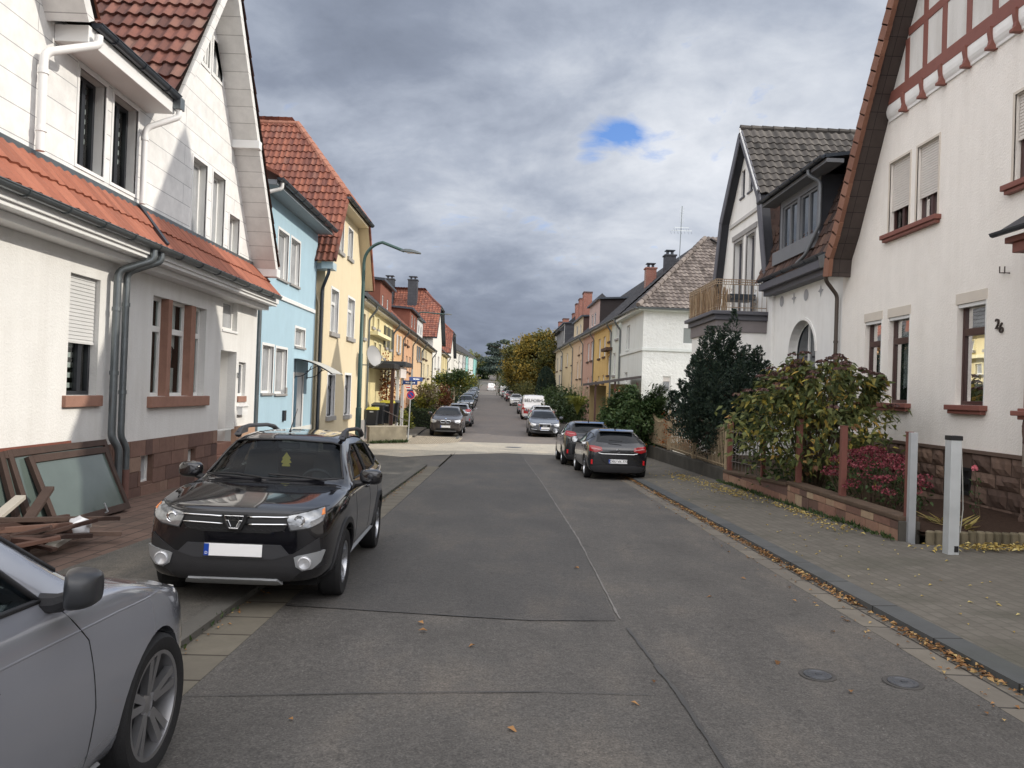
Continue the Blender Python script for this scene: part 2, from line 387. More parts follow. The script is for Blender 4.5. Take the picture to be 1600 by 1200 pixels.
def sheet(name, pts, dz, mat, step=1.2):
    """flat polygon laid on the road profile"""
    P = [V((x,y)) for x,y in pts]; n = len(P); ys = [p.y for p in P]; xs = [p.x for p in P]; extra = []
    y = min(ys)
    while y < max(ys):
        x = min(xs)
        while x < max(xs): extra.append(V((x+.011,y+.017))); x += step*1.5
        y += step
    r_ = delaunay_2d_cdt(P+extra, [(i,(i+1)%n) for i in range(n)], [], 1, 1e-5)
    m = MB(); m.add([(p.x,p.y,g(p.y)+dz) for p in r_[0]], r_[2]); return struct(m.build(name, mat))
A_OLD = asphalt('asphalt_old', (.094,.088,.081), .3, .5); A_NEW = asphalt('asphalt_patch', (.076,.072,.068), .26, .35)
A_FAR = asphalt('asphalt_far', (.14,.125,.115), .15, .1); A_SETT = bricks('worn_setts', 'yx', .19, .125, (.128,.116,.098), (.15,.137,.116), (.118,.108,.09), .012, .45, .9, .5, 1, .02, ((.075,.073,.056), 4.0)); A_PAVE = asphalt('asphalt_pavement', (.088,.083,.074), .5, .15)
A_PALE = asphalt('concrete_crossing', (.36,.335,.285), .18, .1)
KERB = bricks('kerb_basalt', 'yx', 1.05, 3.0, (.075,.08,.082), (.105,.107,.105), (.03,.03,.028), .012, .5, .8, 0, 1, 0, ((.06,.065,.05), 2)); KERB_L = plain('kerb_concrete', (.1,.095,.085), .85, 0, .3, .35, 3, .4, 40)
GUT = bricks('gutter_slabs', 'yx', .62, .5, (.15,.135,.115), (.185,.165,.135), (.05,.045,.04), .012, .4, .85, 0)
GUT_L = bricks('gutter_slabs_sandy', 'yx', .5, .6, (.16,.144,.113), (.128,.115,.093), (.06,.05,.04), .014, .4, .85, 0)
PAV_RED = bricks('red_pavers', 'yx', .42, .21, (.125,.083,.066), (.17,.112,.088), (.055,.042,.035), .010, .55, .85, .5, 1, 0, ((.075,.06,.05), 3))
PAV_PALE = bricks('pale_pavers', 'yx', .21, .11, (.32,.28,.215), (.4,.35,.27), (.12,.1,.08), .012, .4, .85)
PAV_GREY = bricks('grey_pavers', 'xy', .4, .4, (.2,.18,.155), (.24,.215,.185), (.1,.09,.08), .014, .35, .85)
EARTH = plain('earth', (.07,.052,.036), .95, 0, .1, .5, 6, .8, 25)
def terrain_mat():
    n = NT('meadow'); c = n.ramp(n.noise(.25, 6), [(.3,(.035,.05,.018)),(.6,(.07,.085,.03)),(.8,(.1,.085,.05))]); return n.set(c, .95, 0, .1, n.bump(n.noise(8, 5), .6, .05))
def build_ground():
    ys = [-80,-40,-10]+frange(0,100,5)+frange(120,440,20)+[520,700,1000,1600]
    m = MB(); xs = [-900,-300,-120,-60,-30,-12,12,30,60,120,300,900]; rows = [[V((x+xc(min(y,500)), y, g(y)-.16)) for x in xs] for y in ys]
    for p, q in zip(rows, rows[1:]):
        for k in range(len(xs)-1): m.quad(p[k], p[k+1], q[k+1], q[k])
    struct(m.build('ground', terrain_mat(), recalc=False))
    near = frange(-30, 31.5, 1.5)
    strip('road', near, -1.9, 3.27, 0, 0, A_OLD, 6)
    sheet('road_patch', [(-1.88,6.9),(-.6,6.75),(.3,6.66),(1.05,6.74),(1.13,11),(1.02,20),(.86,27),(.78,31.3),(-1.88,31.3)], .004, A_NEW)
    strip('gutter_strip', near, 3.27, 3.6, .002, .0, GUT, 1)
    strip('gutter_strip', frange(-30,23.5,1.5), -2.28, -1.9, .0, .002, GUT_L, 1)
    strip('kerb', frange(-30,31.5,.75), 3.6, 3.84, .062, .068, KERB, 1, .2)
    strip('kerb', frange(-30,23.5,.75), -2.44, -2.28, .062, .058, KERB_L, 1, .2)
    strip('pavement', near, 3.84, 5.78, .068, .135, A_SETT, 3, .2)
    strip('pavement', frange(-30,23.5,1.5), -4.3, -2.44, .09, .062, A_PAVE, 2, .2)
    strip('paved_forecourt', frange(-30,23.5,1.5), -7.2, -4.3, .135, .09, PAV_RED, 3, .2)
    strip('driveway', frange(-30,10.7,1.5), 5.78, 9.2, .135, .17, A_SETT, 2, .2)
    strip('driveway_paving', frange(-6,7.9,1.5), 5.9, 9.0, .1405, .176, PAV_GREY, 2)
    # left corner: the pavement swings away round the yellow house
    cv = [(-2.28,23.5),(-2.4,24.6),(-2.75,25.6),(-3.4,26.5),(-4.3,27.2),(-5.4,27.6),(-6.4,27.8)]
    m = MB(); top = [V((x,y,g(y)+.062)) for x,y in cv]; dn = V((0,0,-.2))
    for a, b in zip(top, top[1:]): m.quad(a, b, b+dn, a+dn)
    m.build('kerb_return', KERB_L)['kind'] = 'structure'
    sheet('road_corner', [(-7.6,22.5),(-1.95,22.5),(-1.95,31.4),(-7.6,31.4)], -.006, A_OLD)
    sheet('pavement_corner', cv+[(-7.2,27.8),(-7.2,23.5)], .062, A_PAVE)
    # cross street in the gap between the houses
    sheet('cross_street', [(-7.5,25.0),(-4.0,26.6),(-2.2,29.4),(0,31.4),(3.6,31.1),(5.6,30.4),(9,30.2),(60,30.2),(60,40.5),(9,40.5),(6.5,39.4),(4.3,38.2),(-2.2,37.6),(-4.3,35.2),(-7.5,34.2)], .008, A_PALE)
    sheet('paved_corner', [(-7.5,34.0),(-4.4,34.9),(-2.9,36.0),(-2.15,37.3),(-2.1,40.4),(-4.6,40.8),(-7.5,38.6)], .016, PAV_PALE)
    far = frange(36.5,100,3)+frange(110,430,10)
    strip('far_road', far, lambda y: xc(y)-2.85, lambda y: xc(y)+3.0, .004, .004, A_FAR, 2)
    strip('parking_strip', far[1:], lambda y: xc(y)-5.1, lambda y: xc(y)-3.0, .002, .002, A_PAVE, 1)
    strip('kerb', far[1:], lambda y: xc(y)-3.0, lambda y: xc(y)-2.85, .03, .03, KERB, 1, .1)
    strip('far_pavement', far[1:], lambda y: xc(y)-6.2, lambda y: xc(y)-5.1, .1, .1, A_PAVE, 1, .2)
    strip('far_pavement', far[1:], lambda y: xc(y)+3.0, lambda y: xc(y)+4.6, .1, .1, A_PAVE, 1, .2)
    # raised garden soil in front of the right-hand houses
    m = MB()
    for a, b in zip(frange(10.7,31,1.2), frange(10.7,31,1.2)[1:]):
        za, zb = max(g(a)+.26, -.02), max(g(b)+.26, -.02); m.quad((5.95,a,za),(8.7,a,za+.02),(8.7,b,zb+.02),(5.95,b,zb))
    struct(m.build('garden_soil', EARTH))
    # bitumen joints, covers
    TAR = plain('bitumen', (.06,.057,.054), .55, 0, .5, .3, 4)
    def joint(pts, w=.016, mat=TAR, z=.009):
        mm = MB(); P = []
        for (x0,y0),(x1,y1) in zip(pts, pts[1:]):
            n = max(2, int(math.hypot(x1-x0,y1-y0)/.18))
            for k in range(n):
                t = k/n; P.append(V((x0+(x1-x0)*t+random.uniform(-.004,.004), y0+(y1-y0)*t+random.uniform(-.004,.004), 0)))
        for a, b in zip(P, P[1:]):
            d = (b-a).normalized(); s = V((-d.y,d.x,0))*w/2*random.uniform(.5,1.3); q = [a-s, a+s, b+s, b-s]
            mm.add([(p.x,p.y,g(p.y)+z) for p in q], ((0,1,2,3),))
        struct(mm.build('bitumen_joint', mat))
    joint([(1.24,3.2),(1.2,5.0),(1.1,6.7)], .03); joint([(-1.88,4.72),(-.9,4.85),(.3,4.98),(1.2,4.98)], .012); joint([(-1.88,6.9),(-.6,6.75),(.3,6.66),(1.05,6.74)], .016)
    joint([(1.09,6.8),(1.13,11),(1.02,20),(.86,27),(.78,31.3)], .02, plain('pale_joint', (.19,.18,.17), .8, 0, .3, .3, 4))
    IRON = plain('cast_iron', (.11,.115,.125), .5, .6, .5, .3, 12, .4, 30)
    IRON2 = plain('worn_asphalt_ring', (.07,.066,.062), .8, 0, .3, .2, 6)
    def cover(x, y, r_, lab):
        t = thing('valve_cover', lab, 'cover', (x,y,g(y)))
        k = MB().lathe([(r_*1.0,.0),(r_*1.28,.004),(r_*1.34,.0)], (x,y,g(y)+.006), (0,0,1), 24); k.build('surround', IRON2, t)
        k = MB().lathe([(0,.004),(r_*.62,.004),(r_*.66,.001),(r_*.74,.001),(r_*.78,.005),(r_*.98,.005),(r_,.0)], (x,y,g(y)+.008), (0,0,1), 24)
        k.box(x-.012,x+.03,y-.01,y+.01,g(y)+.012,g(y)+.018); k.build('lid', IRON, t)
    cover(2.3, 5.47, .095, 'small round iron cover in the asphalt, the one farther from the kerb')
    cover(2.86, 5.37, .1, 'small round iron cover in the asphalt, the one nearer the kerb')
    c = thing('manhole_cover', 'round manhole cover in the pale cross street', 'cover', (.5,35.2,g(35.2)))
    MB().lathe([(0,.014),(.32,.014),(.38,.01)], (.5,35.2,g(35.2)+.002), (0,0,1), 24).build('lid', IRON, c)
build_ground()

# ------------------------------------------------------------------ house kit
WHITE_PL = plaster('white_render', (.82,.81,.78), .3, 50, .06); GREY_PL = plaster('grey_white_render', (.695,.69,.67), .7, 30, .09)
RWHITE_PL = plaster('pebbled_render', (.86,.815,.75), 1.0, 26, .06)
RED_STONE = plain('red_sandstone', (.28,.155,.115), .85, 0, .3, .28, 5, .35, 45)
RED_PAINT = plain('oxide_red_timber', (.22,.085,.065), .6, 0, .4, .16, 5, .2, 40)
UPVC = plain('white_window_plastic', (.72,.72,.7), .35, 0, .5, .05, 4); WHITE_WOOD = plain('white_painted_board', (.73,.73,.72), .5, 0, .4, .07, 3, .1)
ANTH = plain('anthracite_frame', (.02,.022,.027), .4, 0, .5, .1); BROWN_FR = plain('brown_window_frame', (.055,.022,.018), .4, 0, .5, .15)
ZINC = plain('zinc', (.17,.19,.2), .38, .75, .5, .3, 4, .12, 25); ZINC_D = plain('dark_zinc', (.06,.07,.085), .4, .5, .5, .25, 4, .1)
SLAT = plain('shutter_slats', (.55,.55,.54), .45, 0, .5, .06, 6); SLAT_W = plain('cream_slats', (.62,.58,.53), .5, 0, .4, .08, 6)
def panemat(name, c, rough):
    if name in MATS: return MATS[name]
    n = NT(name); col = n.mix(n.noise(1.7, 3), sc(c, .5), sc(c, 1.6)); MATS[name] = n.set(col, rough, 0, .7, n.bump(n.noise(1.1, 2), .06, .03)); return MATS[name]
PANE = panemat('window_pane', (.035,.042,.05), .04); PANE_LT = panemat('window_pane_curtained', (.3,.31,.32), .12)
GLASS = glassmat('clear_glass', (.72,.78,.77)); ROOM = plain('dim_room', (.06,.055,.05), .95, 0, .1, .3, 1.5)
CURT = plain('net_curtain', (.8,.8,.79), .9, 0, .1, .1, 8); BLIND = plain('striped_blind', (.6,.61,.6), .8, 0, .2, .08)
GREY_PAINT = plain('grey_painted_board', (.105,.105,.12), .6, 0, .4, .12, 4, .15); GREY_STONE = plain('grey_stone_trim', (.3,.29,.28), .8, 0, .3, .15, 5, .2)
STOPS_RED = [(0,(.12,.042,.03)),(.35,(.185,.062,.042)),(.7,(.24,.085,.05)),(1,(.2,.1,.07))]
TILE_OLD = islandmat('old_red_tiles', [(0,(.07,.035,.03)),(.3,(.125,.052,.04)),(.65,(.185,.075,.055)),(1,(.19,.115,.09))], .7, .4, 30, .3)
TILE_RED = islandmat('red_tiles', [(0,(.12,.046,.036)),(.4,(.2,.072,.047)),(.75,(.255,.095,.06)),(1,(.16,.075,.058))], .7, .3, 30, .22)
TILE_OR = islandmat('orange_tiles', [(0,(.24,.088,.056)),(.5,(.295,.105,.065)),(1,(.34,.128,.08))], .65, .25, 30, .2)
TILE_GREY = islandmat('grey_brown_tiles', [(0,(.036,.033,.03)),(.5,(.066,.059,.053)),(1,(.1,.09,.08))], .75, .4, 30, .25)
TILE_ANT = islandmat('anthracite_tiles', [(0,(.035,.036,.04)),(1,(.075,.074,.078))], .65, .3, 30, .2)
TILE_ROSE = islandmat('weathered_rose_tiles', [(0,(.08,.066,.058)),(.5,(.15,.125,.112)),(1,(.21,.18,.16))], .75, .4, 30, .25)
DECK = plain('roof_underside', (.03,.022,.02), .95, 0, .1, .2)

def window(fr, par, r, depth=.18, frame=UPVC, mull=(), shutter=0.0, slat=SLAT, curtain=None, sill=None, clear=False, pane=PANE, fw=.06, n0=0.0, room=.5, name='window', blind=0):
    u0, u1, z0, z1 = r; b = n0-depth; m = MB()
    def bar(a, c, d, e, out=.0): m.fbox(fr, a, c, b-.01, b+.055+out, d, e)
    bar(u0, u0+fw, z0, z1); bar(u1-fw, u1, z0, z1); bar(u0+fw, u1-fw, z0, z0+fw); bar(u0+fw, u1-fw, z1-fw, z1)
    for k, t in mull:
        if k == 'v': uu = u0+(u1-u0)*t; bar(uu-fw*.8, uu+fw*.8, z0+fw, z1-fw, .008)
        else: zz = z0+(z1-z0)*t; bar(u0+fw, u1-fw, zz-fw*.9, zz+fw*.9, .012)
    w = m.build(name, frame, par, bevel=.006 if clear else 0)
    pn = b+.018
    MB().quad(fr.p(u0+.01,pn,z0+.01), fr.p(u1-.01,pn,z0+.01), fr.p(u1-.01,pn,z1-.01), fr.p(u0+.01,pn,z1-.01)).build('pane', GLASS if clear else pane, w)
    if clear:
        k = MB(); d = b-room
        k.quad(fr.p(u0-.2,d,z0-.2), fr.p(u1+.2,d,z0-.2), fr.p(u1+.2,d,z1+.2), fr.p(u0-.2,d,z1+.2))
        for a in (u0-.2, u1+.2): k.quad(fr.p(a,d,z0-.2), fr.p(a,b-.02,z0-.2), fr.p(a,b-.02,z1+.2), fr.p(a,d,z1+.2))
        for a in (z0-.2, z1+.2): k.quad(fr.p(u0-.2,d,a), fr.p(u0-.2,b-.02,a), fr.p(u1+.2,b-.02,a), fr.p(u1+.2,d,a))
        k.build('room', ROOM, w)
    if curtain:
        for (ca, cb, cz0, cz1, wavy) in curtain:
            k = MB(); N_ = 26; rows = []
            for i in range(N_+1):
                t = i/N_; uu = u0+(u1-u0)*(ca+(cb-ca)*t); nn = b-.09+.022*math.sin(t*N_*.9)+.008*math.sin(t*41)
                zl = z0+(z1-z0)*cz0+(wavy*abs(math.sin(t*7)) if wavy else 0); rows.append((fr.p(uu,nn,zl), fr.p(uu,nn,z0+(z1-z0)*cz1)))
            for p, q in zip(rows, rows[1:]): k.quad(p[0], q[0], q[1], p[1])
            k.build('curtain', CURT, w, smooth='all')
    if blind:
        k = MB(); z = z1-.08; zb_ = z1-(z1-z0)*blind; i = 0
        while z > zb_: k.fbox(fr, u0+fw+.01, u1-fw-.01, b-.05, b-.046, z-.075, z); z -= .15
        k.build('striped_blind', BLIND, w)
    if shutter:
        k = MB(); zb = z1-(z1-z0)*shutter; z = z1; s = .055
        while z > zb+.01:
            zl = max(zb, z-s)
            k.hexa([fr.p(u0+.02,n0-.085,zl),fr.p(u1-.02,n0-.085,zl),fr.p(u1-.02,n0-.085,z),fr.p(u0+.02,n0-.085,z),fr.p(u0+.02,n0-.066,zl),fr.p(u1-.02,n0-.066,zl),fr.p(u1-.02,n0-.073,z-.006),fr.p(u0+.02,n0-.073,z-.006)]); z -= s
        k.fbox(fr, u0+.02, u1-.02, n0-.085, n0-.06, zb-.03, zb)
        k.build('roller_shutter', slat, w)
    if sill:
        mt, ov, th, out = sill
        k = MB().fbox(fr, u0-ov, u1+ov, b+.03, n0+out, z0-th, z0-.002); k.build('sill', mt, w, bevel=.012)
    return w
def hole(r): return [(r[0],r[2]),(r[1],r[2]),(r[1],r[3]),(r[0],r[3])]
def surround(par, fr, r, mat, w=.1, out=.03, name='window_surround', bottom=True):
    u0,u1,z0,z1 = r; m = MB(); m.fbox(fr,u0-w,u0,-.02,out,z0,z1); m.fbox(fr,u1,u1+w,-.02,out,z0,z1); m.fbox(fr,u0-w,u1+w,-.02,out,z1,z1+w)
    if bottom: m.fbox(fr,u0-w,u1+w,-.02,out,z0-w,z0)
    return m.build(name, mat, par)
def tiles(name, par, O, U, W, lu, lv, tw, tl, mat, clips=(), h=.045, lip=.035, seg=6, deck=True, overlap=.06):
    """pantiles laid in courses: O eave corner, U along the eave, W up the slope"""
    O, U, W = V(O), V(U).normalized(), V(W).normalized(); N = U.cross(W)
    if N.z < 0: N = -N
    prof = [.25,0,.05,.55,1,.9,.25] if seg == 6 else [.2,0,.9,.2]; K = len(prof)-1
    m = MB(); nr = int(math.ceil(lv/tl)); nc = int(math.ceil(lu/tw))
    for i in range(nr):
        for j in range(nc):
            jit = random.uniform(-.010,.010); lft = random.uniform(0,.009); vb = i*tl-.02; vt = (i+1)*tl+overlap; vs = []
            for k, p in enumerate(prof):
                uu = (j+k/K)*tw; lo = O+U*uu+W*(vb+jit)+N*(p*h+lip+lft); vs += [lo, O+U*uu+W*vt+N*(p*h+lft*.3), lo-N*(lip+.012)]
            fs = []
            for k in range(K): a, b = k*3, (k+1)*3; fs += [(a,b,b+1,a+1), (a,a+2,b+2,b)]
            m.add(vs, fs, 0)
    if deck: m.quad(O-N*.03, O+U*lu-N*.03, O+U*lu+W*lv-N*.03, O+W*lv-N*.03, 1)
    ob = m.build(name, [mat, DECK], par, recalc=False, smooth=True)
    if clips:
        bm = bmesh.new(); bm.from_mesh(ob.data); o0 = ORG.get(par, V((0,0,0)))
        for p, n_ in clips: bmesh.ops.bisect_plane(bm, geom=bm.verts[:]+bm.edges[:]+bm.faces[:], dist=1e-5, plane_co=V(p)-o0, plane_no=V(n_), clear_outer=True)
        bm.to_mesh(ob.data); bm.free()
    return ob
def gutter(par, a, b, r=.065, mat=ZINC, name='gutter', brackets=True):
    a, b = V(a), V(b); d = (b-a).normalized(); s = d.cross(V((0,0,1))).normalized(); m = MB(); n = 9
    for rr, flip in ((r,0),(r*.86,1)):
        pr = [(-math.cos(math.pi*k/(n-1))*rr, -math.sin(math.pi*k/(n-1))*rr) for k in range(n)]
        for k in range(n-1): m.quad(a+s*pr[k][0]+V((0,0,pr[k][1])), a+s*pr[k+1][0]+V((0,0,pr[k+1][1])), b+s*pr[k+1][0]+V((0,0,pr[k+1][1])), b+s*pr[k][0]+V((0,0,pr[k][1])))
    for e in (a, b): m.add([e]+[e+s*(-math.cos(math.pi*k/8)*r)+V((0,0,-math.sin(math.pi*k/8)*r)) for k in range(9)], [(0,k,k+1) for k in range(1,9)])
    m.tube([a+s*r, b+s*r], .011, 6); m.tube([a-s*r, b-s*r], .008, 6)
    if brackets:
        L_ = (b-a).length; k = .45
        while k < L_: c = a+d*k; m.tube([c+s*(-math.cos(math.pi*t/6)*(r+.008))+V((0,0,-math.sin(math.pi*t/6)*(r+.008))) for t in range(7)], .012, 4); k += .85
    return m.build(name, mat, par, recalc=False, smooth=True)
def pipe(par, pts, r=.05, mat=ZINC, collars=(), name='downpipe'):
    P = [V(p) for p in pts]; out = [P[0]]
    for i in range(1, len(P)-1):
        a = (P[i-1]-P[i]); b = (P[i+1]-P[i]); t = min(.11, a.length*.45, b.length*.45); p0 = P[i]+a.normalized()*t; p1 = P[i]+b.normalized()*t
        for k in range(5): s = k/4; out.append(p0.lerp(P[i], s).lerp(P[i].lerp(p1, s), s))
    out.append(P[-1]); m = MB().tube(out, r, 12)
    for c in collars: m.tube([V(c)-V((0,0,.03)), V(c)+V((0,0,.03))], r*1.22, 12)
    return m.build(name, mat, par, smooth=True)
def stones(par, fr, u0, u1, z0f, z1, mat, name='plinth', courses=3, lmin=.35, lmax=.8, relief=.012, mortar=.012, n=0.0, thick=.12, holes=(), rustic=False, mm=None):
    """coursed masonry; every stone its own shape"""
    m = MB(); z0c = z0f if callable(z0f) else (lambda u: z0f)
    zl = min(z0c(u0), z0c(u1))-.05; hs = (z1-zl)/courses; rnd = random.Random(int(u0*97+z1*31)); zs = [zl+hs*i+(rnd.uniform(-.04,.04) if 0 < i < courses else 0) for i in range(courses+1)]
    for i in range(courses):
        u = u0-rnd.uniform(0, .3)
        while u < u1:
            L_ = rnd.uniform(lmin, lmax); a, b = max(u, u0), min(u+L_, u1); u += L_
            if b-a < .06: continue
            c, d = zs[i]+mortar/2, zs[i+1]-mortar/2
            segs = [(a, b)]
            for h_ in holes:
                ns = []
                for p, q in segs:
                    if h_[2] < d-.03 and h_[3] > c+.03 and h_[0] < q and h_[1] > p:
                        if h_[0]-p > .05: ns.append((p, h_[0]))
                        if q-h_[1] > .05: ns.append((h_[1], q))
                    else: ns.append((p, q))
                segs = ns
            for p, q in segs:
                p, q = p+mortar/2, q-mortar/2; o = rnd.uniform(0, relief)
                if rustic:
                    K, J = max(3,int((q-p)/.09)), max(3,int((d-c)/.08)); grid = []
                    for jj in range(J+1):
                        for kk in range(K+1):
                            ed = 0 if kk in (0,K) or jj in (0,J) else 1
                            grid.append(fr.p(p+(q-p)*kk/K+(rnd.uniform(-.012,.012) if ed else 0), n+(relief*rnd.uniform(.35,1.25) if ed else 0), c+(d-c)*jj/J))
                    b0 = len(grid); fs = [(jj*(K+1)+kk, jj*(K+1)+kk+1, (jj+1)*(K+1)+kk+1, (jj+1)*(K+1)+kk) for jj in range(J) for kk in range(K)]; m.add(grid, fs, 0)
                else: m.fbox(fr, p, q, n-thick, n+o, c, d, 0)
    back = [(u0,z0c(u0)-.1),(u1,z0c(u1)-.1),(u1,z1),(u0,z1)]
    m.wall(fr, back, [hole(h_) for h_ in holes], thick, 1, 1, n-.012)
    return m.build(name, [mat, mm or plain('lime_mortar', (.26,.22,.18), .95, 0, .1, .2, 5, .3)], par, recalc=not rustic, bevel=0)
SAND_ISL = islandmat('sandstone_blocks', [(0,(.085,.055,.048)),(.4,(.14,.085,.07)),(.75,(.19,.115,.09)),(1,(.25,.17,.13))], .9, .5, 22, .3)
SAND_BRT = islandmat('sandstone_wall_blocks', [(0,(.12,.075,.06)),(.3,(.24,.13,.095)),(.65,(.31,.19,.13)),(1,(.37,.28,.185))], .9, .5, 25, .35)
RUST_ISL = islandmat('rusticated_sandstone', [(0,(.085,.055,.042)),(.5,(.13,.085,.064)),(1,(.19,.125,.09))], .92, .7, 25, .3)
def dish(par, c, nrm, r, mat, name='reflector'):
    n = V(nrm).normalized(); pr = [(r*k/8, .18*r*(k/8)**2) for k in range(9)]; m = MB().lathe(pr, c, n, 32); m.lathe([(a, b-.012) for a, b in pr], c, n, 32); m.lathe([(r,.18*r-.02),(r*1.02,.18*r),(r,.18*r+.012)], c, n, 32)
    return m.build(name, mat, par, smooth='all')
FL = Fr((-6.24,0,0),(0,1,0),(1,0,0)); FB = Fr((-6.42,0,0),(0,1,0),(1,0,0)); FRT = Fr((8.6,0,0),(0,1,0),(-1,0,0))

# ------------------------------------------------------------------ left: white house with two gables
def white_gabled_house():
    h = thing('gabled_house', 'white panel-clad house with twin gables and an orange tiled pent roof, nearest on the left', 'house', (-6.24,10,0))
    fr = FL; P = fr.px
    w1 = fr.rect(107,428,154,617); w1 = (w1[0], w1[1], 1.55, 3.31)
    w3 = (P(237,540)[0], P(321,540)[0], 1.52, 3.31)
    sm = fr.rect(348,470,371,516); dr = (P(343,600)[0], P(368,600)[0], .45, 2.52); sw = (P(372,600)[0], P(383,600)[0], 1.5, 2.3)
    ho = [w1, w3, sm, dr, sw]
    m = MB().wall(fr, [(-6,.74),(19.25,.74),(19.25,3.95),(-6,3.95)], [hole(r) for r in (w1,w3,sm,sw)]+[[(dr[0],.741),(dr[1],.741),(dr[1],dr[3]),(dr[0],dr[3])]], .2)
    
    m.build('wall', GREY_PL, h)
    for yy in (19.25,-6): MB().wall(Fr((0,yy,0),(1,0,0),(0,1,0)), [(-14,-.5),(-6.24,-.5),(-6.24,4.8),(-14,4.8)]).build('side_wall', GREY_PL, h)
    zb = lambda u: g(u)+.1
    bw = [(13.25,13.72,.02,.5),(15.2,15.6,.02,.46)]
    pl = stones(h, Fr((-6.19,0,0),(0,1,0),(1,0,0)), -6, dr[0]-.16, zb, .77, SAND_ISL, courses=4, lmin=.25, lmax=.75, holes=bw, mm=plain('red_mortar', (.15,.095,.075), .95, 0, .1, .2, 6))
    for r in bw: window(Fr((-6.19,0,0),(0,1,0),(1,0,0)), h, r, .16, UPVC, pane=PANE_LT, fw=.03, name='cellar_window')
    stones(h, Fr((-6.19,0,0),(0,1,0),(1,0,0)), dr[1]+.02, 19.25, zb, .8, islandmat('pale_sandstone', [(0,(.3,.19,.13)),(1,(.4,.26,.18))], .9, .4, 30), courses=2, lmin=.5, lmax=1.0, name='plinth')
    window(fr, h, w1, .17, ANTH, [('v',.62)], .55, SLAT, None, (RED_STONE,.1,.17,.06), True, room=.4, blind=.95)
    # triple window between sandstone posts
    pst = [(P(248,540)[0],P(266,540)[0]), (P(287,540)[0],P(304,540)[0])]; pw = .2
    a1, a2 = P(261,540)[0], P(267,540)[0]; b1, b2 = P(297,540)[0], P(304,540)[0]
    m = MB()
    for a, b in ((a1,a2),(b1,b2)): m.fbox(fr, a, b, -.19, .012, w3[2]-.01, w3[3]+.0)
    m.build('stone_mullion', RED_STONE, h, bevel=.012)
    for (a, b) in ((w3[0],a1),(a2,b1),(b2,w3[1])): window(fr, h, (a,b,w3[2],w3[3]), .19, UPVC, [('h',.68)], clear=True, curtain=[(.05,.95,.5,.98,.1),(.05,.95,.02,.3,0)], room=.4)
    MB().fbox(fr, w3[0]-.1, w3[1]+.12, -.16, .09, w3[2]-.2, w3[2]-.002).build('sill', RED_STONE, h, bevel=.015)
    window(fr, h, sm, .17, UPVC, pane=PANE_LT, sill=(WHITE_WOOD,.02,.06,.03)); window(fr, h, sw, .14, UPVC, sill=(RED_STONE,.04,.14,.04))
    # entrance
    d = MB().fbox(fr, dr[0], dr[1], -.62, -.56, dr[2], dr[3]); dd = d.build('door', WHITE_WOOD, h)
    MB().fbox(fr, dr[0]+.12, dr[0]+.16, -.56, -.5, 1.3, 1.5).build('door_handle', ZINC, dd)
    m = MB(); 
    for uu in (dr[0], dr[1]): m.quad(fr.p(uu,-.2,dr[2]), fr.p(uu,-.62,dr[2]), fr.p(uu,-.62,dr[3]), fr.p(uu,-.2,dr[3]))
    m.quad(fr.p(dr[0],-.2,dr[3]), fr.p(dr[1],-.2,dr[3]), fr.p(dr[1],-.62,dr[3]), fr.p(dr[0],-.62,dr[3])); m.build('door_reveal', WHITE_PL, h)
    m = MB(); m.fbox(fr, dr[0]-.15, dr[1]+.06, -.62, .07, -.4, .2); m.fbox(fr, dr[0]-.05, dr[1]+.02, -.62, -.05, .2, .45); m.build('doorstep', RED_STONE, h, bevel=.015)
    mb = MB().fbox(fr, sw[0]-.02, sw[0]+.36, .0, .13, 1.06, 1.26); mb.prism([fr.p(sw[0]-.05,0,1.26),fr.p(sw[0]+.39,0,1.26),fr.p(sw[0]+.17,0,1.34)], (.17,0,0)); mb.fbox(fr, sw[0]+.02, sw[0]+.32, .13, .135, 1.1, 1.16, 0)
    mb.build('letterbox', WHITE_WOOD, h, bevel=.004)
    text_mesh('house_number', '15', .17, basis(fr.p(P(371,575)[0],.02,1.98),(0,1,0),(0,0,1)), ZINC_D, h)
    # upper storey clad in white panels
    CLAD = bricks('white_panel_cladding', 'yz', 7.3, .37, (.72,.715,.70), (.77,.765,.75), (.34,.34,.35), .006, .5, .55, .37)
    fu = Fr((-6.22,0,0),(0,1,0),(1,0,0)); Q = fu.px
    p1 = (Q(121,190)[0], Q(163,205)[0], 4.86, 6.24); p2 = (Q(175,225)[0], Q(213,240)[0], 4.86, 6.24)
    g1 = (Q(300,300)[0], Q(322,310)[0], 4.74, 6.2); g2 = (Q(331,320)[0], Q(350,330)[0], 4.74, 6.2); g3 = (Q(357,370)[0], Q(373,372)[0], 4.72, 5.55)
    t1 = (Q(332,100)[0], Q(348,105)[0], 8.15, 8.85); t2 = (Q(316,85)[0], Q(327,92)[0], 8.15, 8.85)
    AP, RB, LB = (15.35,10.15), (18.9,4.62), (13.0,6.6)
    up = [(-6,4.6),(18.9,4.6),AP,(13.05,6.7),(10.3,6.7),(8.0,10.15),(5.7,6.7),(-6,6.7)]
    MB().wall(fu, up, [hole(r) for r in (p1,p2,g1,g2,g3,t1,t2)], .22, 0, 1).build('panel_wall', [CLAD, plain('pale_metal_reveal', (.6,.6,.58), .55, 0, .4, .12, 3)], h)
    for r in (p1, p2):
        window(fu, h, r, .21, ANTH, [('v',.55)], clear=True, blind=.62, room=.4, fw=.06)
        surround(h, fu, r, WHITE_WOOD, .05, .015)
    for r in (g1, g2, g3):
        window(fu, h, r, .2, UPVC, pane=PANE_LT); surround(h, fu, r, WHITE_WOOD, .045, .015)
    for r in (t1, t2): window(fu, h, r, .07, UPVC, [('v',.5)], pane=PANE_LT); surround(h, fu, r, WHITE_WOOD, .06, .02)
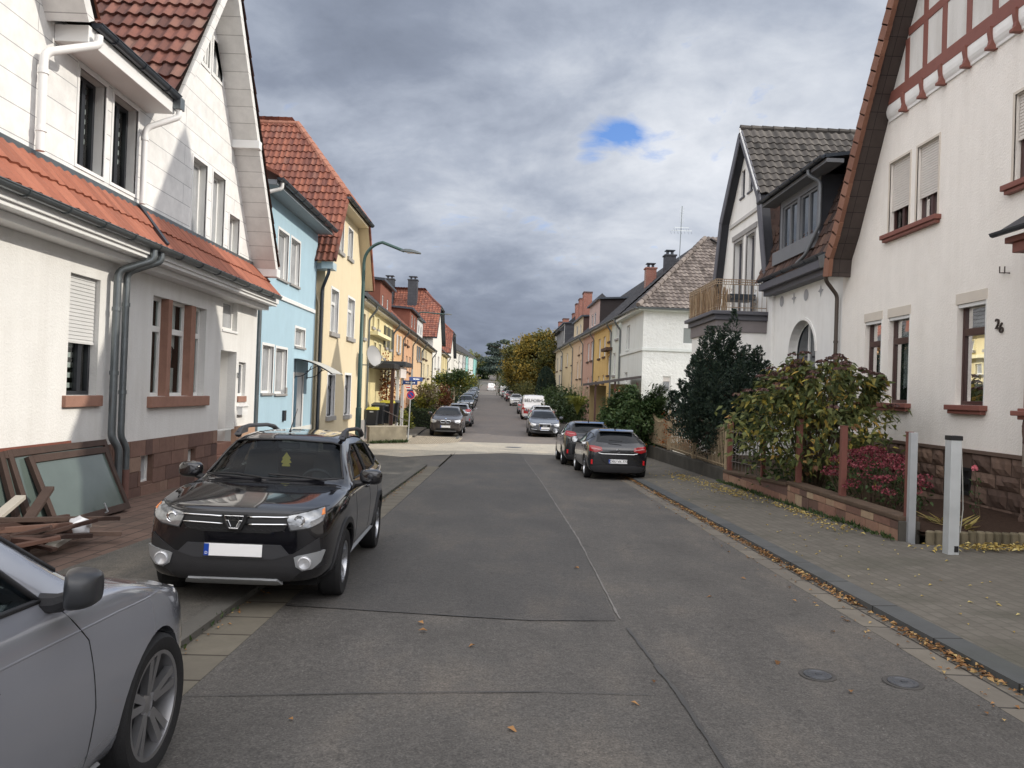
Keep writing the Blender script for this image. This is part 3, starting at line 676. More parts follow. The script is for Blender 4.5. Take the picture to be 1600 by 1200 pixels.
    # verges: white boxed overhang with panelled underside
    VSOF = bricks('verge_panels', 'xz', 1.0, .3, (.66,.65,.63), (.7,.69,.67), (.35,.34,.33), .006, .3, .6, 0)
    def verge(pts, n1=.56, th=.16, name='bargeboard', mat=VSOF):
        m = MB()
        for (ua,za),(ub,zb_) in zip(pts, pts[1:]):
            d_ = V((0,ub-ua,zb_-za)).normalized(); nn = V((0,-d_.z,d_.y)); nn = nn if nn.z > 0 else -nn
            a, b = V((-6.22,ua,za)), V((-6.22,ub,zb_)); o = V((n1,0,0)); t = nn*th
            m.hexa([a-t, a+o-t, b+o-t, b-t, a, a+o, b+o, b])
        return m.build(name, mat, h)
    verge([RB,(16.95,7.62)]); verge([(16.95,7.62),AP]); verge([AP,LB]); verge([(10.3,6.6),(8.0,10.15)]); verge([(8.0,10.15),(5.7,6.6)])
    m = MB().box(-6.22,-5.62,17.02,17.22,7.02,7.2); m.box(-6.2,-5.63,18.72,19.0,4.42,4.62); m.build('verge_return', WHITE_WOOD, h, bevel=.01)
    # roofs
    s = 3.55; sl = V((0, AP[0]-LB[0], AP[1]-LB[1])); 
    tiles('roof', h, (-5.66,LB[0]-.12,LB[1]+.05), (-1,0,0), sl, 7.5, sl.length+.25, .21, .36, TILE_OLD, h=.045, lip=.06)
    sr = V((0, AP[0]-RB[0], AP[1]-RB[1])); tiles('roof', h, (-5.66,RB[0]+.1,RB[1]+.1), (-1,0,0), sr, 7.5, sr.length+.1, .3, .37, TILE_OLD, h=.05, lip=.05, seg=3)
    s2 = V((0,8.0-10.3,10.15-6.6)); tiles('roof', h, (-5.66,10.4,6.68), (-1,0,0), s2, 7.5, s2.length+.1, .3, .37, TILE_OR, seg=3)
    s3 = V((0,8.0-5.7,10.15-6.6)); tiles('roof', h, (-5.66,5.6,6.68), (-1,0,0), s3, 7.5, s3.length+.1, .3, .37, TILE_OR, seg=3)
    MB().prism([(-5.75,10.2,6.62),(-5.75,13.2,6.62),(-10.5,13.2,8.4),(-10.5,10.2,8.4)], (0,0,.05)).build('roof_slab', DECK, h)
    MB().prism([(-5.75,-6,6.62),(-5.75,5.8,6.62),(-10.5,5.8,8.4),(-10.5,-6,8.4)], (0,0,.05)).build('roof_slab', TILE_OR, h)
    m = MB().fbox(fu, 10.35, 13.05, .0, .46, 6.33, 6.56); m.build('eave_box', WHITE_WOOD, h, bevel=.01)
    gutter(h, (-5.7,10.42,6.62), (-5.7,13.0,6.62), .075, ZINC_D)
    MB().box(-5.78,-5.62,12.96,13.12,6.4,6.6).build('rainwater_hopper', ZINC, h, bevel=.008)
    # orange pent roof over the ground floor
    ps = V((-6.2+5.62,0,4.66-3.97)); 
    tiles('pent_roof', h, (-5.62,-6,3.97), (0,1,0), ps, 24.85, ps.length, .2, .46, TILE_OR, h=.02, lip=.03, clips=[((-5.62,18.95,3.97),(0,1,-.25))])
    gutter(h, (-5.62,-6,3.96), (-5.62,18.95,3.96), .075, ZINC)
    MB().beam((-5.6,12.62,3.99+.05), (-6.2,12.85,4.66+.06), .06, .05).build('pent_roof_divider', ZINC_D, h)
    MB().fbox(fu, -6, 19.0, .0, .03, 4.6, 4.74).build('flashing', ZINC, h)
    m = MB().fbox(fr, -6, 19.2, .0, .5, 3.74, 3.86); m.fbox(fr, -6, 19.2, .42, .54, 3.8, 3.93); m.fbox(fr, -6, 19.2, 0, .3, 3.64, 3.74); m.build('eave_box', WHITE_WOOD, h, bevel=.008)
    zg = g(12.5)+.1
    pipe(h, [(-5.66,12.28,3.9),(-5.66,12.28,3.72),(-6.1,12.05,3.5),(-6.1,12.05,.88),(-6.02,12.14,.72),(-6.02,12.14,zg)], .058, ZINC, [(-6.1,12.05,2.9),(-6.1,12.05,1.9)])
    pipe(h, [(-5.66,12.55,3.9),(-5.66,12.55,3.74),(-6.1,12.34,3.52),(-6.1,12.34,.88),(-6.04,12.42,.72),(-6.04,12.42,.35)], .052, ZINC, [(-6.1,12.34,3.0),(-6.1,12.34,1.6)])
    pipe(h, [(-6.04,12.42,.36),(-6.04,12.42,zg)], .06, plain('rusty_cast_pipe', (.16,.085,.07), .7, .2, .4, .3, 8, .3))
    pipe(h, [(-5.66,10.42,6.45),(-5.66,10.42,6.32),(-6.1,9.95,6.0),(-6.1,9.95,4.72)], .055, WHITE_WOOD, [(-6.1,9.95,5.75),(-6.1,9.95,5.0)])
    pipe(h, [(-5.68,13.04,6.4),(-5.68,13.04,6.28),(-6.1,12.75,5.98),(-6.1,12.75,4.72)], .05, WHITE_WOOD, [(-6.1,12.75,5.8)])
white_gabled_house()

# ------------------------------------------------------------------ left: light blue house
def blue_house():
    h = thing('blue_house', 'light blue rendered house with white trim beside the white clad house', 'house', (-6.42,22,0)); fr = FB; P = fr.px
    BLUE = plaster('blue_render', (.37,.515,.6), .3, 55, .1, (.7,.72,.74))
    q = {k: fr.rect(*v) for k, v in dict(a=(434,362,450,437), b=(454,375,468,446), c=(409,540,426,614), d=(430,545,447,615), e=(461,514,476,542)).items()}
    dr = (P(457,640)[0], P(471,640)[0], .1, 2.1); zb = g(22)+.05
    MB().wall(fr, [(19.25,zb-.3),(25.75,zb-.3),(25.75,7.0),(19.25,7.0)], [hole(r) for r in q.values()]+[hole(dr)], .17, 0, 1).build('wall', [BLUE, WHITE_WOOD], h)
    for yy in (19.3,25.75): MB().wall(Fr((0,yy,0),(1,0,0),(0,1,0)), [(-13,-.6),(-6.42,-.6),(-6.42,7),(-13,7)]).build('side_wall', BLUE, h)
    for r in q.values(): window(fr, h, r, .16, UPVC, pane=PANE_LT, sill=(GREY_STONE,.05,.07,.06), mull=[('v',.5)] if r[1]-r[0] > 1.2 else []); surround(h, fr, r, WHITE_WOOD, .07, .012, bottom=False)
    dd = MB().fbox(fr, dr[0], dr[1], -.4, -.34, dr[2], dr[3]).build('door', WHITE_WOOD, h); MB().fbox(fr, dr[0]+.1, dr[0]+.14, -.34, -.28, 1.0, 1.2).build('door_handle', ZINC, dd)
    MB().fbox(fr, dr[0]-.1, dr[1]+.1, -.4, .5, zb-.3, .1).build('doorstep', GREY_STONE, h, bevel=.01)
    surround(h, fr, dr, WHITE_WOOD, .1, .02, 'door_surround', False)
    MB().fbox(fr, 19.3, 25.75, .0, .025, zb-.3, .5).build('plinth', plain('pale_plinth', (.62,.62,.58), .9, 0, .3, .15, 3, .3), h)
    MB().fbox(fr, 20.9, 25.6, 0, .05, 4.2, 4.32).build('white_cornice', WHITE_WOOD, h, bevel=.01)
    m = MB().fbox(fr, 19.4, 25.7, 0, .5, 6.86, 6.98); m.build('eave_soffit', plain('grey_soffit', (.25,.28,.3), .6, 0, .4, .1), h)
    MB().prism([(-5.85,19.3,7.05),(-5.85,25.75,7.05),(-10,25.75,9.1),(-10,19.3,9.1)], (0,0,.08)).build('roof', TILE_RED, h)
    gutter(h, (-5.83,19.35,7.02), (-5.83,25.75,7.02), .08, ZINC_D)
    pipe(h, [(-5.85,19.6,6.95),(-5.85,19.6,6.8),(-6.34,19.42,6.6),(-6.34,19.42,zb)], .05, UPVC)
    pipe(h, [(-6.3,19.62,3.7),(-6.3,19.62,zb)], .055, ZINC)
    # curved canopy on iron brackets
    c0, c1 = P(460,580)[0]-.1, 24.95
    m = MB(); n = 10; pr = [(.02+1.15*k/n, 2.62-.42*(k/n)**1.8) for k in range(n+1)]
    for a, b in zip(pr, pr[1:]):
        for dz in (0, -.012): m.quad(fr.p(c0,a[0],a[1]+dz), fr.p(c1,a[0],a[1]+dz), fr.p(c1,b[0],b[1]+dz), fr.p(c0,b[0],b[1]+dz))
    cn = m.build('canopy', plain('canopy_sheet', (.5,.5,.47), .35, 0, .5, .1), h, smooth='all')
    for uu in (c0+.05, c1-.05):
        m = MB().tube([fr.p(uu,a,z-.03) for a, z in pr], .018, 6); m.tube([fr.p(uu,.03,2.6),fr.p(uu,.03,2.0)], .016, 6); m.tube([fr.p(uu,.03+.5*math.sin(k*.2), 2.05+.42*(1-math.cos(k*.2))) for k in range(8)], .014, 6); m.tube([fr.p(uu,.35,2.2),fr.p(uu,.75,2.42)], .012, 6)
        m.build('canopy_bracket', ANTH, cn, smooth='all')
    MB().fbox(fr, 22.35, 22.55, 0, .07, .75, 1.05).build('doorbell_panel', ANTH, h); MB().fbox(fr, 22.5, 22.64, 0, .05, 1.55, 1.72).build('wall_lamp', GREY_STONE, h)
blue_house()

# ------------------------------------------------------------------ left: yellow gable house
def yellow_house():
    h = thing('yellow_house', 'pale yellow house with a half-hipped red tiled roof beside the blue house', 'house', (-6.24,29.3,0)); fr = FL; P = fr.px
    YEL = plaster('yellow_render', (.66,.57,.40), .3, 55, .1, (.8,.76,.7))
    ua, ub = 26.2, 32.85; zb = g(29)
    rs = [fr.rect(*v) for v in ((517,453,528,520),(543,467,553,528),(511,586,522,650),(538,586,547,648))]
    at = [fr.rect(*v) for v in ((530,340,537,394),(544,358,551,404))]
    out = [(ua,zb-.4),(ub,zb-.4),(ub,6.6),(31.55,8.75),(27.5,8.75),(ua,6.6)]
    MB().wall(fr, out, [hole(r) for r in rs+at], .18, 0, 1).build('wall', [YEL, plain('pale_grey_reveal', (.62,.62,.62), .7, 0, .3, .08)], h)
    for yy in (ua, ub): MB().wall(Fr((0,yy,0),(1,0,0),(0,1,0)), [(-14,-1),(-6.24,-1),(-6.24,6.6),(-14,6.6)]).build('side_wall', YEL, h)
    for r in rs: window(fr, h, r, .17, UPVC if r[2] > 2 else ANTH, pane=PANE_LT, sill=(GREY_STONE,.12,.16,.09), mull=[('h',.7)]); surround(h, fr, r, WHITE_WOOD, .09, .014, bottom=False)
    for r in at: window(fr, h, r, .15, UPVC, pane=PANE_LT, sill=(GREY_STONE,.1,.14,.08)); surround(h, fr, r, WHITE_WOOD, .06, .014, bottom=False)
    # roof: side slopes, street half-hip
    RZ, E0, E1 = 11.75, (25.6,6.0), (27.25,8.42); 
    sl = V((0, 29.35-25.45, RZ-5.95)); L_ = sl.length
    k = (RZ-8.5)/2.5; hn = V((k,0,1)).normalized()
    tiles('roof', h, (-5.8,25.45,5.95), (-1,0,0), sl, 8, L_, .2, .36, TILE_RED, [((-5.75,29,8.5), hn)], h=.05, lip=.045)
    sr = V((0, 29.35-33.25, RZ-5.95)); tiles('roof', h, (-5.8,33.25,5.95), (-1,0,0), sr, 8, L_, .27, .36, TILE_RED, [((-5.75,29,8.5), hn)], seg=3)
    sh = V((-2.5,0,RZ-8.5)); tiles('roof_hip', h, (-5.75,27.1,8.5), (0,1,0), sh, 4.5, sh.length, .27, .36, TILE_RED, [((-5.8,25.45,5.95),(0,-sl.z,sl.y)),((-5.8,33.25,5.95),(0,sr.z,-sr.y))], seg=3)
    RIDGE = islandmat('ridge_tiles', [(0,(.27,.11,.07)),(1,(.34,.16,.11))], .7, .3, 30, .2)
    def capline(a, b, r=.12):
        a, b = V(a), V(b); m = MB(); n = int((b-a).length/.34)
        for i in range(n): m.tube([a.lerp(b,i/n), a.lerp(b,(i+1.12)/n)], r, 8, radii=[r, r*.86])
        m.build('ridge_cap', RIDGE, h, smooth=True)
    apx = (-8.25,29.35,RZ+.03); capline((-13.6,29.35,RZ+.03), apx); capline((-5.78,27.25,8.55), apx); capline((-5.78,31.5,8.55), apx)
    def vboard(a, b):
        m = MB(); d_ = V((0,b[0]-a[0],b[1]-a[1])).normalized(); nn = V((0,-d_.z,d_.y)); nn = nn if nn.z > 0 else -nn
        A, B = V((-6.24,*a)), V((-6.24,*b)); o = V((.43,0,0)); t = nn*.12; m.hexa([A-t,A+o-t,B+o-t,B-t,A,A+o,B+o,B]); m.build('bargeboard', plain('cream_board', (.55,.47,.33), .6, 0, .4, .1), h)
        m = MB(); n = 9; A, B = V((-5.8,*a)), V((-5.8,*b))
        for i in range(n): p, q = A.lerp(B,i/n), A.lerp(B,(i+1.05)/n); m.hexa([p-t*1.0,p+V((.06,0,0))-t,q+V((.06,0,0))-t,q-t,p+t*.5,p+V((.06,0,0))+t*.5,q+V((.06,0,0))+t*.35,q+t*.35])
        m.build('verge_tiles', TILE_RED, h)
    vboard((25.5,6.02),(27.15,8.47)); vboard((33.2,6.02),(31.6,8.47))
    gutter(h, (-5.7,27.05,8.5), (-5.7,31.75,8.5), .085, ZINC_D)
    m = MB().box(-6.24,-5.8,27.3,31.5,8.32,8.42); m.build('eave_soffit', MATS['cream_board'], h)
    m = MB().box(-7.4,-6.24,25.75,26.2,5.72,5.92); m.box(-5.86,-6.24,25.6,26.2,5.72,5.95); m.build('eave_return', plain('pale_blue_board', (.42,.52,.56), .6, 0, .4, .1), h)
    pipe(h, [(-6.0,25.7,5.9),(-6.0,25.7,5.6),(-6.3,26.12,5.1),(-6.3,26.12,zb-.2)], .055, ZINC_D); pipe(h, [(-6.75,26.12,5.7),(-6.4,26.12,4.6),(-6.4,26.12,zb-.2)], .045, MATS['cream_board'])
yellow_house()

# ------------------------------------------------------------------ right: number 26, pebbled render with half-timbered gable
def gable_house():
    h = thing('half_timbered_house', 'cream rendered house with oxide red timber gable and brown verge on the right', 'house', (8.6,14,0)); fr = FRT; P = fr.px
    ul, uc = 19.62, 13.95
    rake = [(19.15,5.42),(18.78,5.95),(17.45,8.42),(uc,14.35)]; mir = [(2*uc-u,z) for u,z in rake[::-1]][1:]
    q = {k: fr.rect(*v) for k, v in dict(a=(1350,495,1376,640),b=(1387,483,1420,630),c=(1494,460,1539,633),d=(1390,250,1421,360),e=(1433,217,1466,345)).items()}
    for k in 'abc': q[k] = (q[k][0], q[k][1], 1.87, 3.78)
    for k in 'de': q[k] = (q[k][0], q[k][1], 5.68, 7.3)
    q['f'] = (12.05, P(1585,220)[0], 5.68, 7.22)
    out = [(-8,-.3),(ul,-.3),(ul,5.4)]+rake+mir+[(8.5,6.2),(-8,6.2)]
    MB().wall(fr, out, [hole(r) for r in q.values()], .2).build('wall', RWHITE_PL, h)
    for yy in (-8, ul): MB().wall(Fr((0,yy,0),(1,0,0),(0,1,0)), [(8.6,-1),(18,-1),(18,5.4),(8.6,5.4)]).build('side_wall', RWHITE_PL, h)
    fp = Fr((8.54,0,0),(0,1,0),(-1,0,0))
    cw = (13.9,14.75,.22,.72)
    stones(h, fp, 9, ul, lambda u: -.15, 1.0, RUST_ISL, courses=4, lmin=.3, lmax=.75, relief=.055, thick=.1, holes=[cw], rustic=True, mm=plain('dark_mortar', (.1,.07,.055), .95, 0, .1, .2, 6))
    MB().fbox(fp, 9, ul, -.06, .035, 1.0, 1.06).build('plinth_ledge', plain('brown_stone', (.13,.09,.07), .9, 0, .3, .25, 5, .3), h)
    window(fp, h, cw, .045, plain('black_grille', (.02,.02,.02), .6, .3), [('h',.5),('v',.5)], name='cellar_window', pane=plain('dark_cellar_pane', (.015,.015,.016), .3))
    CRM = plain('cream_lintel', (.62,.56,.48), .8, 0, .3, .08, 4)
    for k in 'abc':
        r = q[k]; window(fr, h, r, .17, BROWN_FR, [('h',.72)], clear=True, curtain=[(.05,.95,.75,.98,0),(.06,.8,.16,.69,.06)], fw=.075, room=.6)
        MB().fbox(fr, r[0]+.01, r[1]-.01, -.1, -.015, r[3]-.07, r[3]-.002).build('roller_shutter_slot', UPVC, h)
        MB().fbox(fr, r[0]-.03, r[1]+.04, -.02, .012, r[3], r[3]+.2).build('shutter_box_cover', CRM, h)
        m = MB().fbox(fr, r[0]-.025, r[0]+.0, -.18, .012, r[2], r[3]); m.build('shutter_rail', UPVC, h)
    for k in 'def':
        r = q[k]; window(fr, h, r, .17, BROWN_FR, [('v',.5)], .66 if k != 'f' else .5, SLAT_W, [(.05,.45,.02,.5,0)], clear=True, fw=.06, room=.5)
        surround(h, fr, r, CRM, .05, .012, bottom=False)
    def redsill(a, b, z):
        m = MB().fbox(fr, a, b, -.1, .14, z-.1, z-.002); m.fbox(fr, a+.05, b-.05, -.05, .1, z-.17, z-.1); m.build('sill', RED_PAINT, h, bevel=.012)
    redsill(q['b'][0]-.14, q['a'][1]+.15, 1.87); redsill(q['c'][0]-.12, q['c'][1]+.13, 1.87); redsill(q['e'][0]-.15, q['d'][1]+.15, 5.68); redsill(11.9, q['f'][1]+.15, 5.68)
    # jettied gable field with timbers
    fg = Fr((8.52,0,0),(0,1,0),(-1,0,0)); zB = 8.62; kk = (14.35-8.42)/(uc-17.45)
    hw = (14.35-zB)/-kk-.03
    MB().prism([fg.p(uc-hw,0,zB),fg.p(uc+hw,0,zB),fg.p(uc,0,14.3)], (.1,0,0)).build('gable_panel', plaster('gable_render', (.66,.645,.61), .6, 30, .2), h)
    TB = RED_PAINT; edge = lambda z: (14.35-z)/-kk
    m = MB().fbox(fg, uc-hw, uc+hw, -.02, .03, zB, zB+.27); m.build('timber_beam', TB, h, bevel=.008)
    z2 = 9.92
    m = MB().fbox(fg, uc-edge(z2)+.05, uc+edge(z2)-.05, -.02, .02, z2-.08, z2+.1); m.build('timber_beam', TB, h, bevel=.008)
    for px_, py_ in ((1418,110),(1446,90),(1476,70),(1515,45),(1556,20)):
        u = fg.px(px_, py_)[0]; top = 14.35+kk*abs(u-uc)-.15
        m = MB().fbox(fg, u-.08, u+.08, -.02, .018, zB+.27, min(top, 11.8)); m.build('timber_post', TB, h, bevel=.006)
    for u in (12.1, 11.0, 10.2):
        MB().fbox(fg, u-.08, u+.08, -.02, .018, zB+.27, min(14.35+kk*abs(u-uc)-.15, 11.8)).build('timber_post', TB, h)
    aw = (14.05, 14.85, z2+.14, 11.4); MB().fbox(fg, aw[0], aw[1], .0, .012, aw[2], aw[3]).build('attic_window', BROWN_FR, h)
    MB().fbox(fg, uc-edge(11.9)+.05, uc+edge(11.9)-.05, -.02, .02, 11.8, 11.98).build('timber_beam', TB, h)
    # cove moulding and carved brackets below the beam
    m = MB(); n = 6; pr = [(.09*math.cos(k*math.pi/2/n)+.02, 8.33+.29*math.sin(k*math.pi/2/n)) for k in range(n+1)][::-1]
    pr = [(.1,8.62),(.1,8.5),(.09,8.42),(.065,8.36),(.04,8.32),(.035,8.27),(.0,8.26)]
    for a, b in zip(pr, pr[1:]): m.quad(fr.p(uc-3.45,a[0],a[1]), fr.p(uc+3.45,a[0],a[1]), fr.p(uc+3.45,b[0],b[1]), fr.p(uc-3.45,b[0],b[1]))
    m.build('cove_moulding', WHITE_PL, h, smooth='all')
    for px_, py_ in ((1419,155),(1448,137),(1478,117),(1517,92),(1557,62),(1597,35)):
        u = fr.px(px_, py_)[0]; pts = [fr.p(u-.05,a,z) for a, z in ((.0,8.66),(.16,8.66),(.15,8.55),(.125,8.42),(.14,8.34),(.19,8.29),(.19,8.24),(.0,8.24))]
        MB().prism(pts, (0,.1,0)).build('timber_bracket', TB, h, bevel=.01)
    # verge: brown slated underside, orange edge tiles
    SOF = bricks('brown_slate_soffit', 'xz', .3, .34, (.062,.048,.043), (.075,.058,.052), (.02,.016,.016), .006, .35, .7, 0)
    VT = islandmat('orange_verge_tiles', [(0,(.2,.095,.062)),(1,(.27,.135,.088))], .7, .3, 30, .22)
    for pts in ([(19.2,5.0)]+rake, [(2*uc-u,z) for u,z in [(19.2,5.0)]+rake]):
        m = MB()
        m2 = MB()
        for i in range(len(pts)-1):
            a, b = V((8.6,*pts[i])), V((8.6,*pts[i+1])); d_ = (b-a).normalized(); nn = V((0,-d_.z,d_.y)); nn = nn if nn.y*(pts[0][0]-uc) > 0 else -nn; o = V((-.5,0,0)); t = nn*.17
            m.hexa([a, a+o, b+o, b, a+t, a+o+t, b+o+t, b+t])
            k = max(1, int((b-a).length/.3)); e0 = V((-.1,0,0))
            for j in range(k):
                p, r = a.lerp(b,j/k)+o, a.lerp(b,(j+1.1)/k)+o; lf = nn*.02
                m2.hexa([p-nn*.06, p+e0-nn*.06, r+e0-nn*.06-lf, r-nn*.06-lf, p+nn*.25, p+e0+nn*.25, r+e0+nn*.22, r+nn*.22])
        m.build('verge_soffit', SOF, h, recalc=True); m2.build('verge_tiles', VT, h, recalc=True)
    # roof planes
    for s in (1, -1):
        pts = [(uc+s*(u-uc),z) for u,z in rake]
        for (ua,za),(ub,zb_) in zip(pts, pts[1:]):
            w = V((0,ub-ua,zb_-za)); nn = V((0,-w.z,w.y)).normalized(); nn = nn if nn.y*s > 0 else -nn
            tiles('roof', h, V((8.1,ua,za))+nn*.2, (1,0,0), w, 9, w.length, .35, .4, TILE_ANT, seg=3)
    MB().prism([(8.2,-8,6.1),(13,-8,10.0),(17.8,-8,6.1)], (0,16.9,0)).build('wing_roof', TILE_ANT, h)
    # drainpipe at the party line
    PB = plain('brown_downpipe', (.07,.055,.045), .45, .2, .5, .15)
    pipe(h, [(8.12,19.55,5.25),(8.12,19.55,4.95),(8.5,19.72,4.6),(8.5,19.72,.2)], .05, PB, [(8.5,19.72,3.4),(8.5,19.72,1.6)])
    MB().hexa([(8.02,19.4,5.3),(8.24,19.4,5.3),(8.24,19.7,5.3),(8.02,19.7,5.3),(7.98,19.36,5.6),(8.28,19.36,5.6),(8.28,19.74,5.6),(7.98,19.74,5.6)]).build('rainwater_hopper', ZINC, h, bevel=.01)
    # number and hook
    for c, px_, py_ in (('2',1560,507),('6',1566,513)):
        u, z = P(px_,py_); text_mesh('house_number', c, .26, basis(fr.p(u,.02,z),(0,-1,0),(0,0,1)), plain('dark_bronze', (.07,.055,.05), .5, .6), h, .012)
    m = MB()
    for px_ in (1570, 1578): u, z = P(px_,422); m.tube([fr.p(u,0,z-.05),fr.p(u,.09,z-.05),fr.p(u,.09,z+.06)], .012, 6)
    m.build('wall_hook', plain('dark_bronze', (0,0,0)), h)
    # porch at the entrance
    m = MB().box(8.1,8.9,10.2,12.05,1.66,1.84); m.box(8.05,8.95,10.15,12.15,1.72,1.8); m.build('porch_sill', RED_PAINT, h, bevel=.015)
    for y in (11.95, 10.4): MB().box(8.2,8.42,y-.11,y+.11,1.84,4.3).build('porch_post', RED_PAINT, h, bevel=.02)
    m = MB().box(7.98,8.7,10.0,12.1,4.3,4.46); m.box(7.92,8.7,9.9,12.2,4.46,4.56); m.build('porch_beam', RED_PAINT, h, bevel=.015)
    MB().prism([(7.8,9.8,4.57),(7.8,12.25,4.57),(8.6,12.25,5.1),(8.6,9.8,5.1)], (0,0,.07)).build('porch_roof', TILE_ANT, h)
    gutter(h, (7.76,9.8,4.62), (7.76,12.25,4.62), .06, ZINC_D, brackets=False)
    stones(h, Fr((8.16,0,0),(0,1,0),(-1,0,0)), 10.3, 12.0, lambda u: -.1, 1.66, RUST_ISL, 'porch_base', 5, .3, .6, .05, thick=.4, rustic=True)
    stones(h, Fr((0,12.0,0),(1,0,0),(0,1,0)), 8.16, 8.6, lambda u: -.1, 1.66, RUST_ISL, 'porch_base', 5, .2, .4, .05, thick=.3, rustic=True)
gable_house()

# ------------------------------------------------------------------ right: white house with balcony bay and dormer
def balcony_house():
    h = thing('balcony_house', 'white house with a balcony on a bay, dark grey gable verge and a dormer', 'house', (8.6,25,0)); fr = FRT; P = fr.px
    c = 27.85; AP, K1, K2 = (c,11.42), (25.7,8.69), (24.75,5.67); L1, L2 = (2*c-25.7,8.69), (2*c-24.75,5.67)
    at = [(28.15,28.6,9.35,10.35), (27.25,27.7,9.35,10.35)]
    dw = (P(1147,420)[0], P(1159,420)[0], 4.9, 7.75), (P(1166,420)[0], P(1178,420)[0], 4.9, 7.75); dw = tuple((min(r[0],r[1]), max(r[0],r[1]), r[2], r[3]) for r in dw)
    ar = [(21.25,1.7)]+[(22.25-1.0*math.cos(math.pi*k/14), 3.25+.95*math.sin(math.pi*k/14)) for k in range(15)]+[(23.25,1.7)]
    out = [(19.62,-.6),(31.4,-.6),(31.4,5.5),(L2[0],5.67),L1,AP,K1,(24.85,5.75),(19.62,5.75)]
    MB().wall(fr, out, [hole(r) for r in at]+[hole(r) for r in dw]+[ar], .3).build('wall', WHITE_PL, h)
    for yy in (31.4, 19.64): MB().wall(Fr((0,yy,0),(1,0,0),(0,1,0)), [(8.6,-1),(18,-1),(18,5.5),(8.6,5.5)]).build('side_wall', WHITE_PL, h)
    for r in at: window(fr, h, r, .12, GREY_PAINT, fw=.05, sill=(GREY_PAINT,.06,.07,.05))
    for r in dw: window(fr, h, r, .24, GREY_PAINT, fw=.09, pane=PANE); surround(h, fr, r, GREY_STONE, .1, .02, bottom=False)
    MB().fbox(fr, dw[1][0]-.25, dw[0][1]+.25, 0, .05, 7.86, 8.05).build('lintel', GREY_STONE, h, bevel=.01)
    m = MB().fbox(fr, 25.9, 29.8, 0, .07, 8.42, 8.55); m.build('string_course', plain('pale_grey_stone', (.5,.49,.47), .8, 0, .3, .1), h, bevel=.01)
    # arched window
    m = MB(); n = len(ar); ce = V((22.25,2.9,0))
    for i in range(n):
        (u0,z0),(u1,z1) = ar[i], ar[(i+1)%n]; s = .93
        f = lambda u, z: (22.25+(u-22.25)*s, 2.9+(z-2.9)*s)
        a, b = f(u0,z0), f(u1,z1); m.quad(fr.p(u0,-.24,z0), fr.p(u1,-.24,z1), fr.p(b[0],-.22,b[1]), fr.p(a[0],-.22,a[1]))
    w = m.build('arched_window', UPVC, h); k = MB(); k.add([fr.p(u,-.25,z) for u,z in ar], [tuple(range(n))]); k.build('pane', PANE, w); MB().fbox(fr, 22.22, 22.28, -.25, -.2, 1.7, 4.1).build('glazing_bar', UPVC, w)
    m = MB()
    for i in range(1,n-2):
        (u0,z0),(u1,z1) = ar[i], ar[i+1]; f = lambda u, z: (22.25+(u-22.25)*1.09, 3.25+(z-3.25)*1.09)
        a, b = f(u0,z0), f(u1,z1); m.hexa([fr.p(u0,.0,z0),fr.p(u1,0,z1),fr.p(b[0],0,b[1]),fr.p(a[0],0,a[1]),fr.p(u0,.025,z0),fr.p(u1,.025,z1),fr.p(b[0],.025,b[1]),fr.p(a[0],.025,a[1])])
    m.build('arch_trim', WHITE_PL, h)
    # grey ornaments along the eave: discs and lozenges
    GO = plain('grey_ornament', (.36,.36,.37), .8, 0, .3, .1)
    for i, (px_, py_) in enumerate(((1222,471),(1241,466),(1260,461),(1283,454))):
        u, z = P(px_, py_); m = MB()
        if i % 2 == 0: m.add([fr.p(u,.012,z)]+[fr.p(u+.17*math.cos(a*.3927),.012,z+.17*math.sin(a*.3927)) for a in range(16)], [(0,1+k_,1+(k_+1)%16) for k_ in range(16)])
        else: m.add([fr.p(u,.012,z)]+[fr.p(u+(.19 if a%2==0 else .07)*math.cos(a*.7854),.012,z+(.19 if a%2==0 else .07)*math.sin(a*.7854)) for a in range(8)], [(0,1+k_,1+(k_+1)%8) for k_ in range(8)])
        m.build('plaster_ornament', GO, h)
    MB().fbox(fr, 24.55, 24.9, 0, .1, -.6, 5.6).build('pilaster', WHITE_PL, h, bevel=.01)
    # verge boards
    m = MB(); m3 = MB()
    for pts in ((AP,K1,K2),(AP,L1,L2)):
        for (ua,za),(ub,zb_) in zip(pts, pts[1:]):
            d_ = V((0,ub-ua,zb_-za)).normalized(); nn = V((0,-d_.z,d_.y)); nn = nn if nn.z > 0 else -nn
            a, b = V((8.6,ua,za)), V((8.6,ub,zb_)); o = V((-.30,0,0)); t = nn*.2
            m.hexa([a,a+o,b+o,b,a+t,a+o+t,b+o+t,b+t]); m3.hexa([a+o-t*.4,a+o+V((-.04,0,0))-t*.4,b+o+V((-.04,0,0))-t*.4,b+o-t*.4,a+o+t*1.3,a+o+V((-.04,0,0))+t*1.3,b+o+V((-.04,0,0))+t*1.3,b+o+t*1.3])
    m.build('verge_soffit', plain('dark_grey_soffit', (.035,.036,.042), .7, 0, .3, .15, 3, .2), h); m3.build('bargeboard', GREY_PAINT, h)
    MB().beam((8.25,AP[0],AP[1]+.28), (8.25,K1[0]-.1,K1[1]+.18), .05, .06).build('verge_trim', WHITE_WOOD, h)
    # gable roof, camera side and far side
    for K in (K1, L1):
        w = V((0, c-K[0], AP[1]-K[1])); nn = V((0,-w.z,w.y)).normalized(); nn = nn if nn.z > 0 else -nn
        tiles('roof', h, V((8.27,K[0],K[1]))+nn*.22-w.normalized()*.12, (1,0,0), w, 8, w.length+.12, .27, .36, TILE_GREY, h=.05, lip=.04, seg=6 if K is K1 else 3)
    m = MB(); x = 8.27
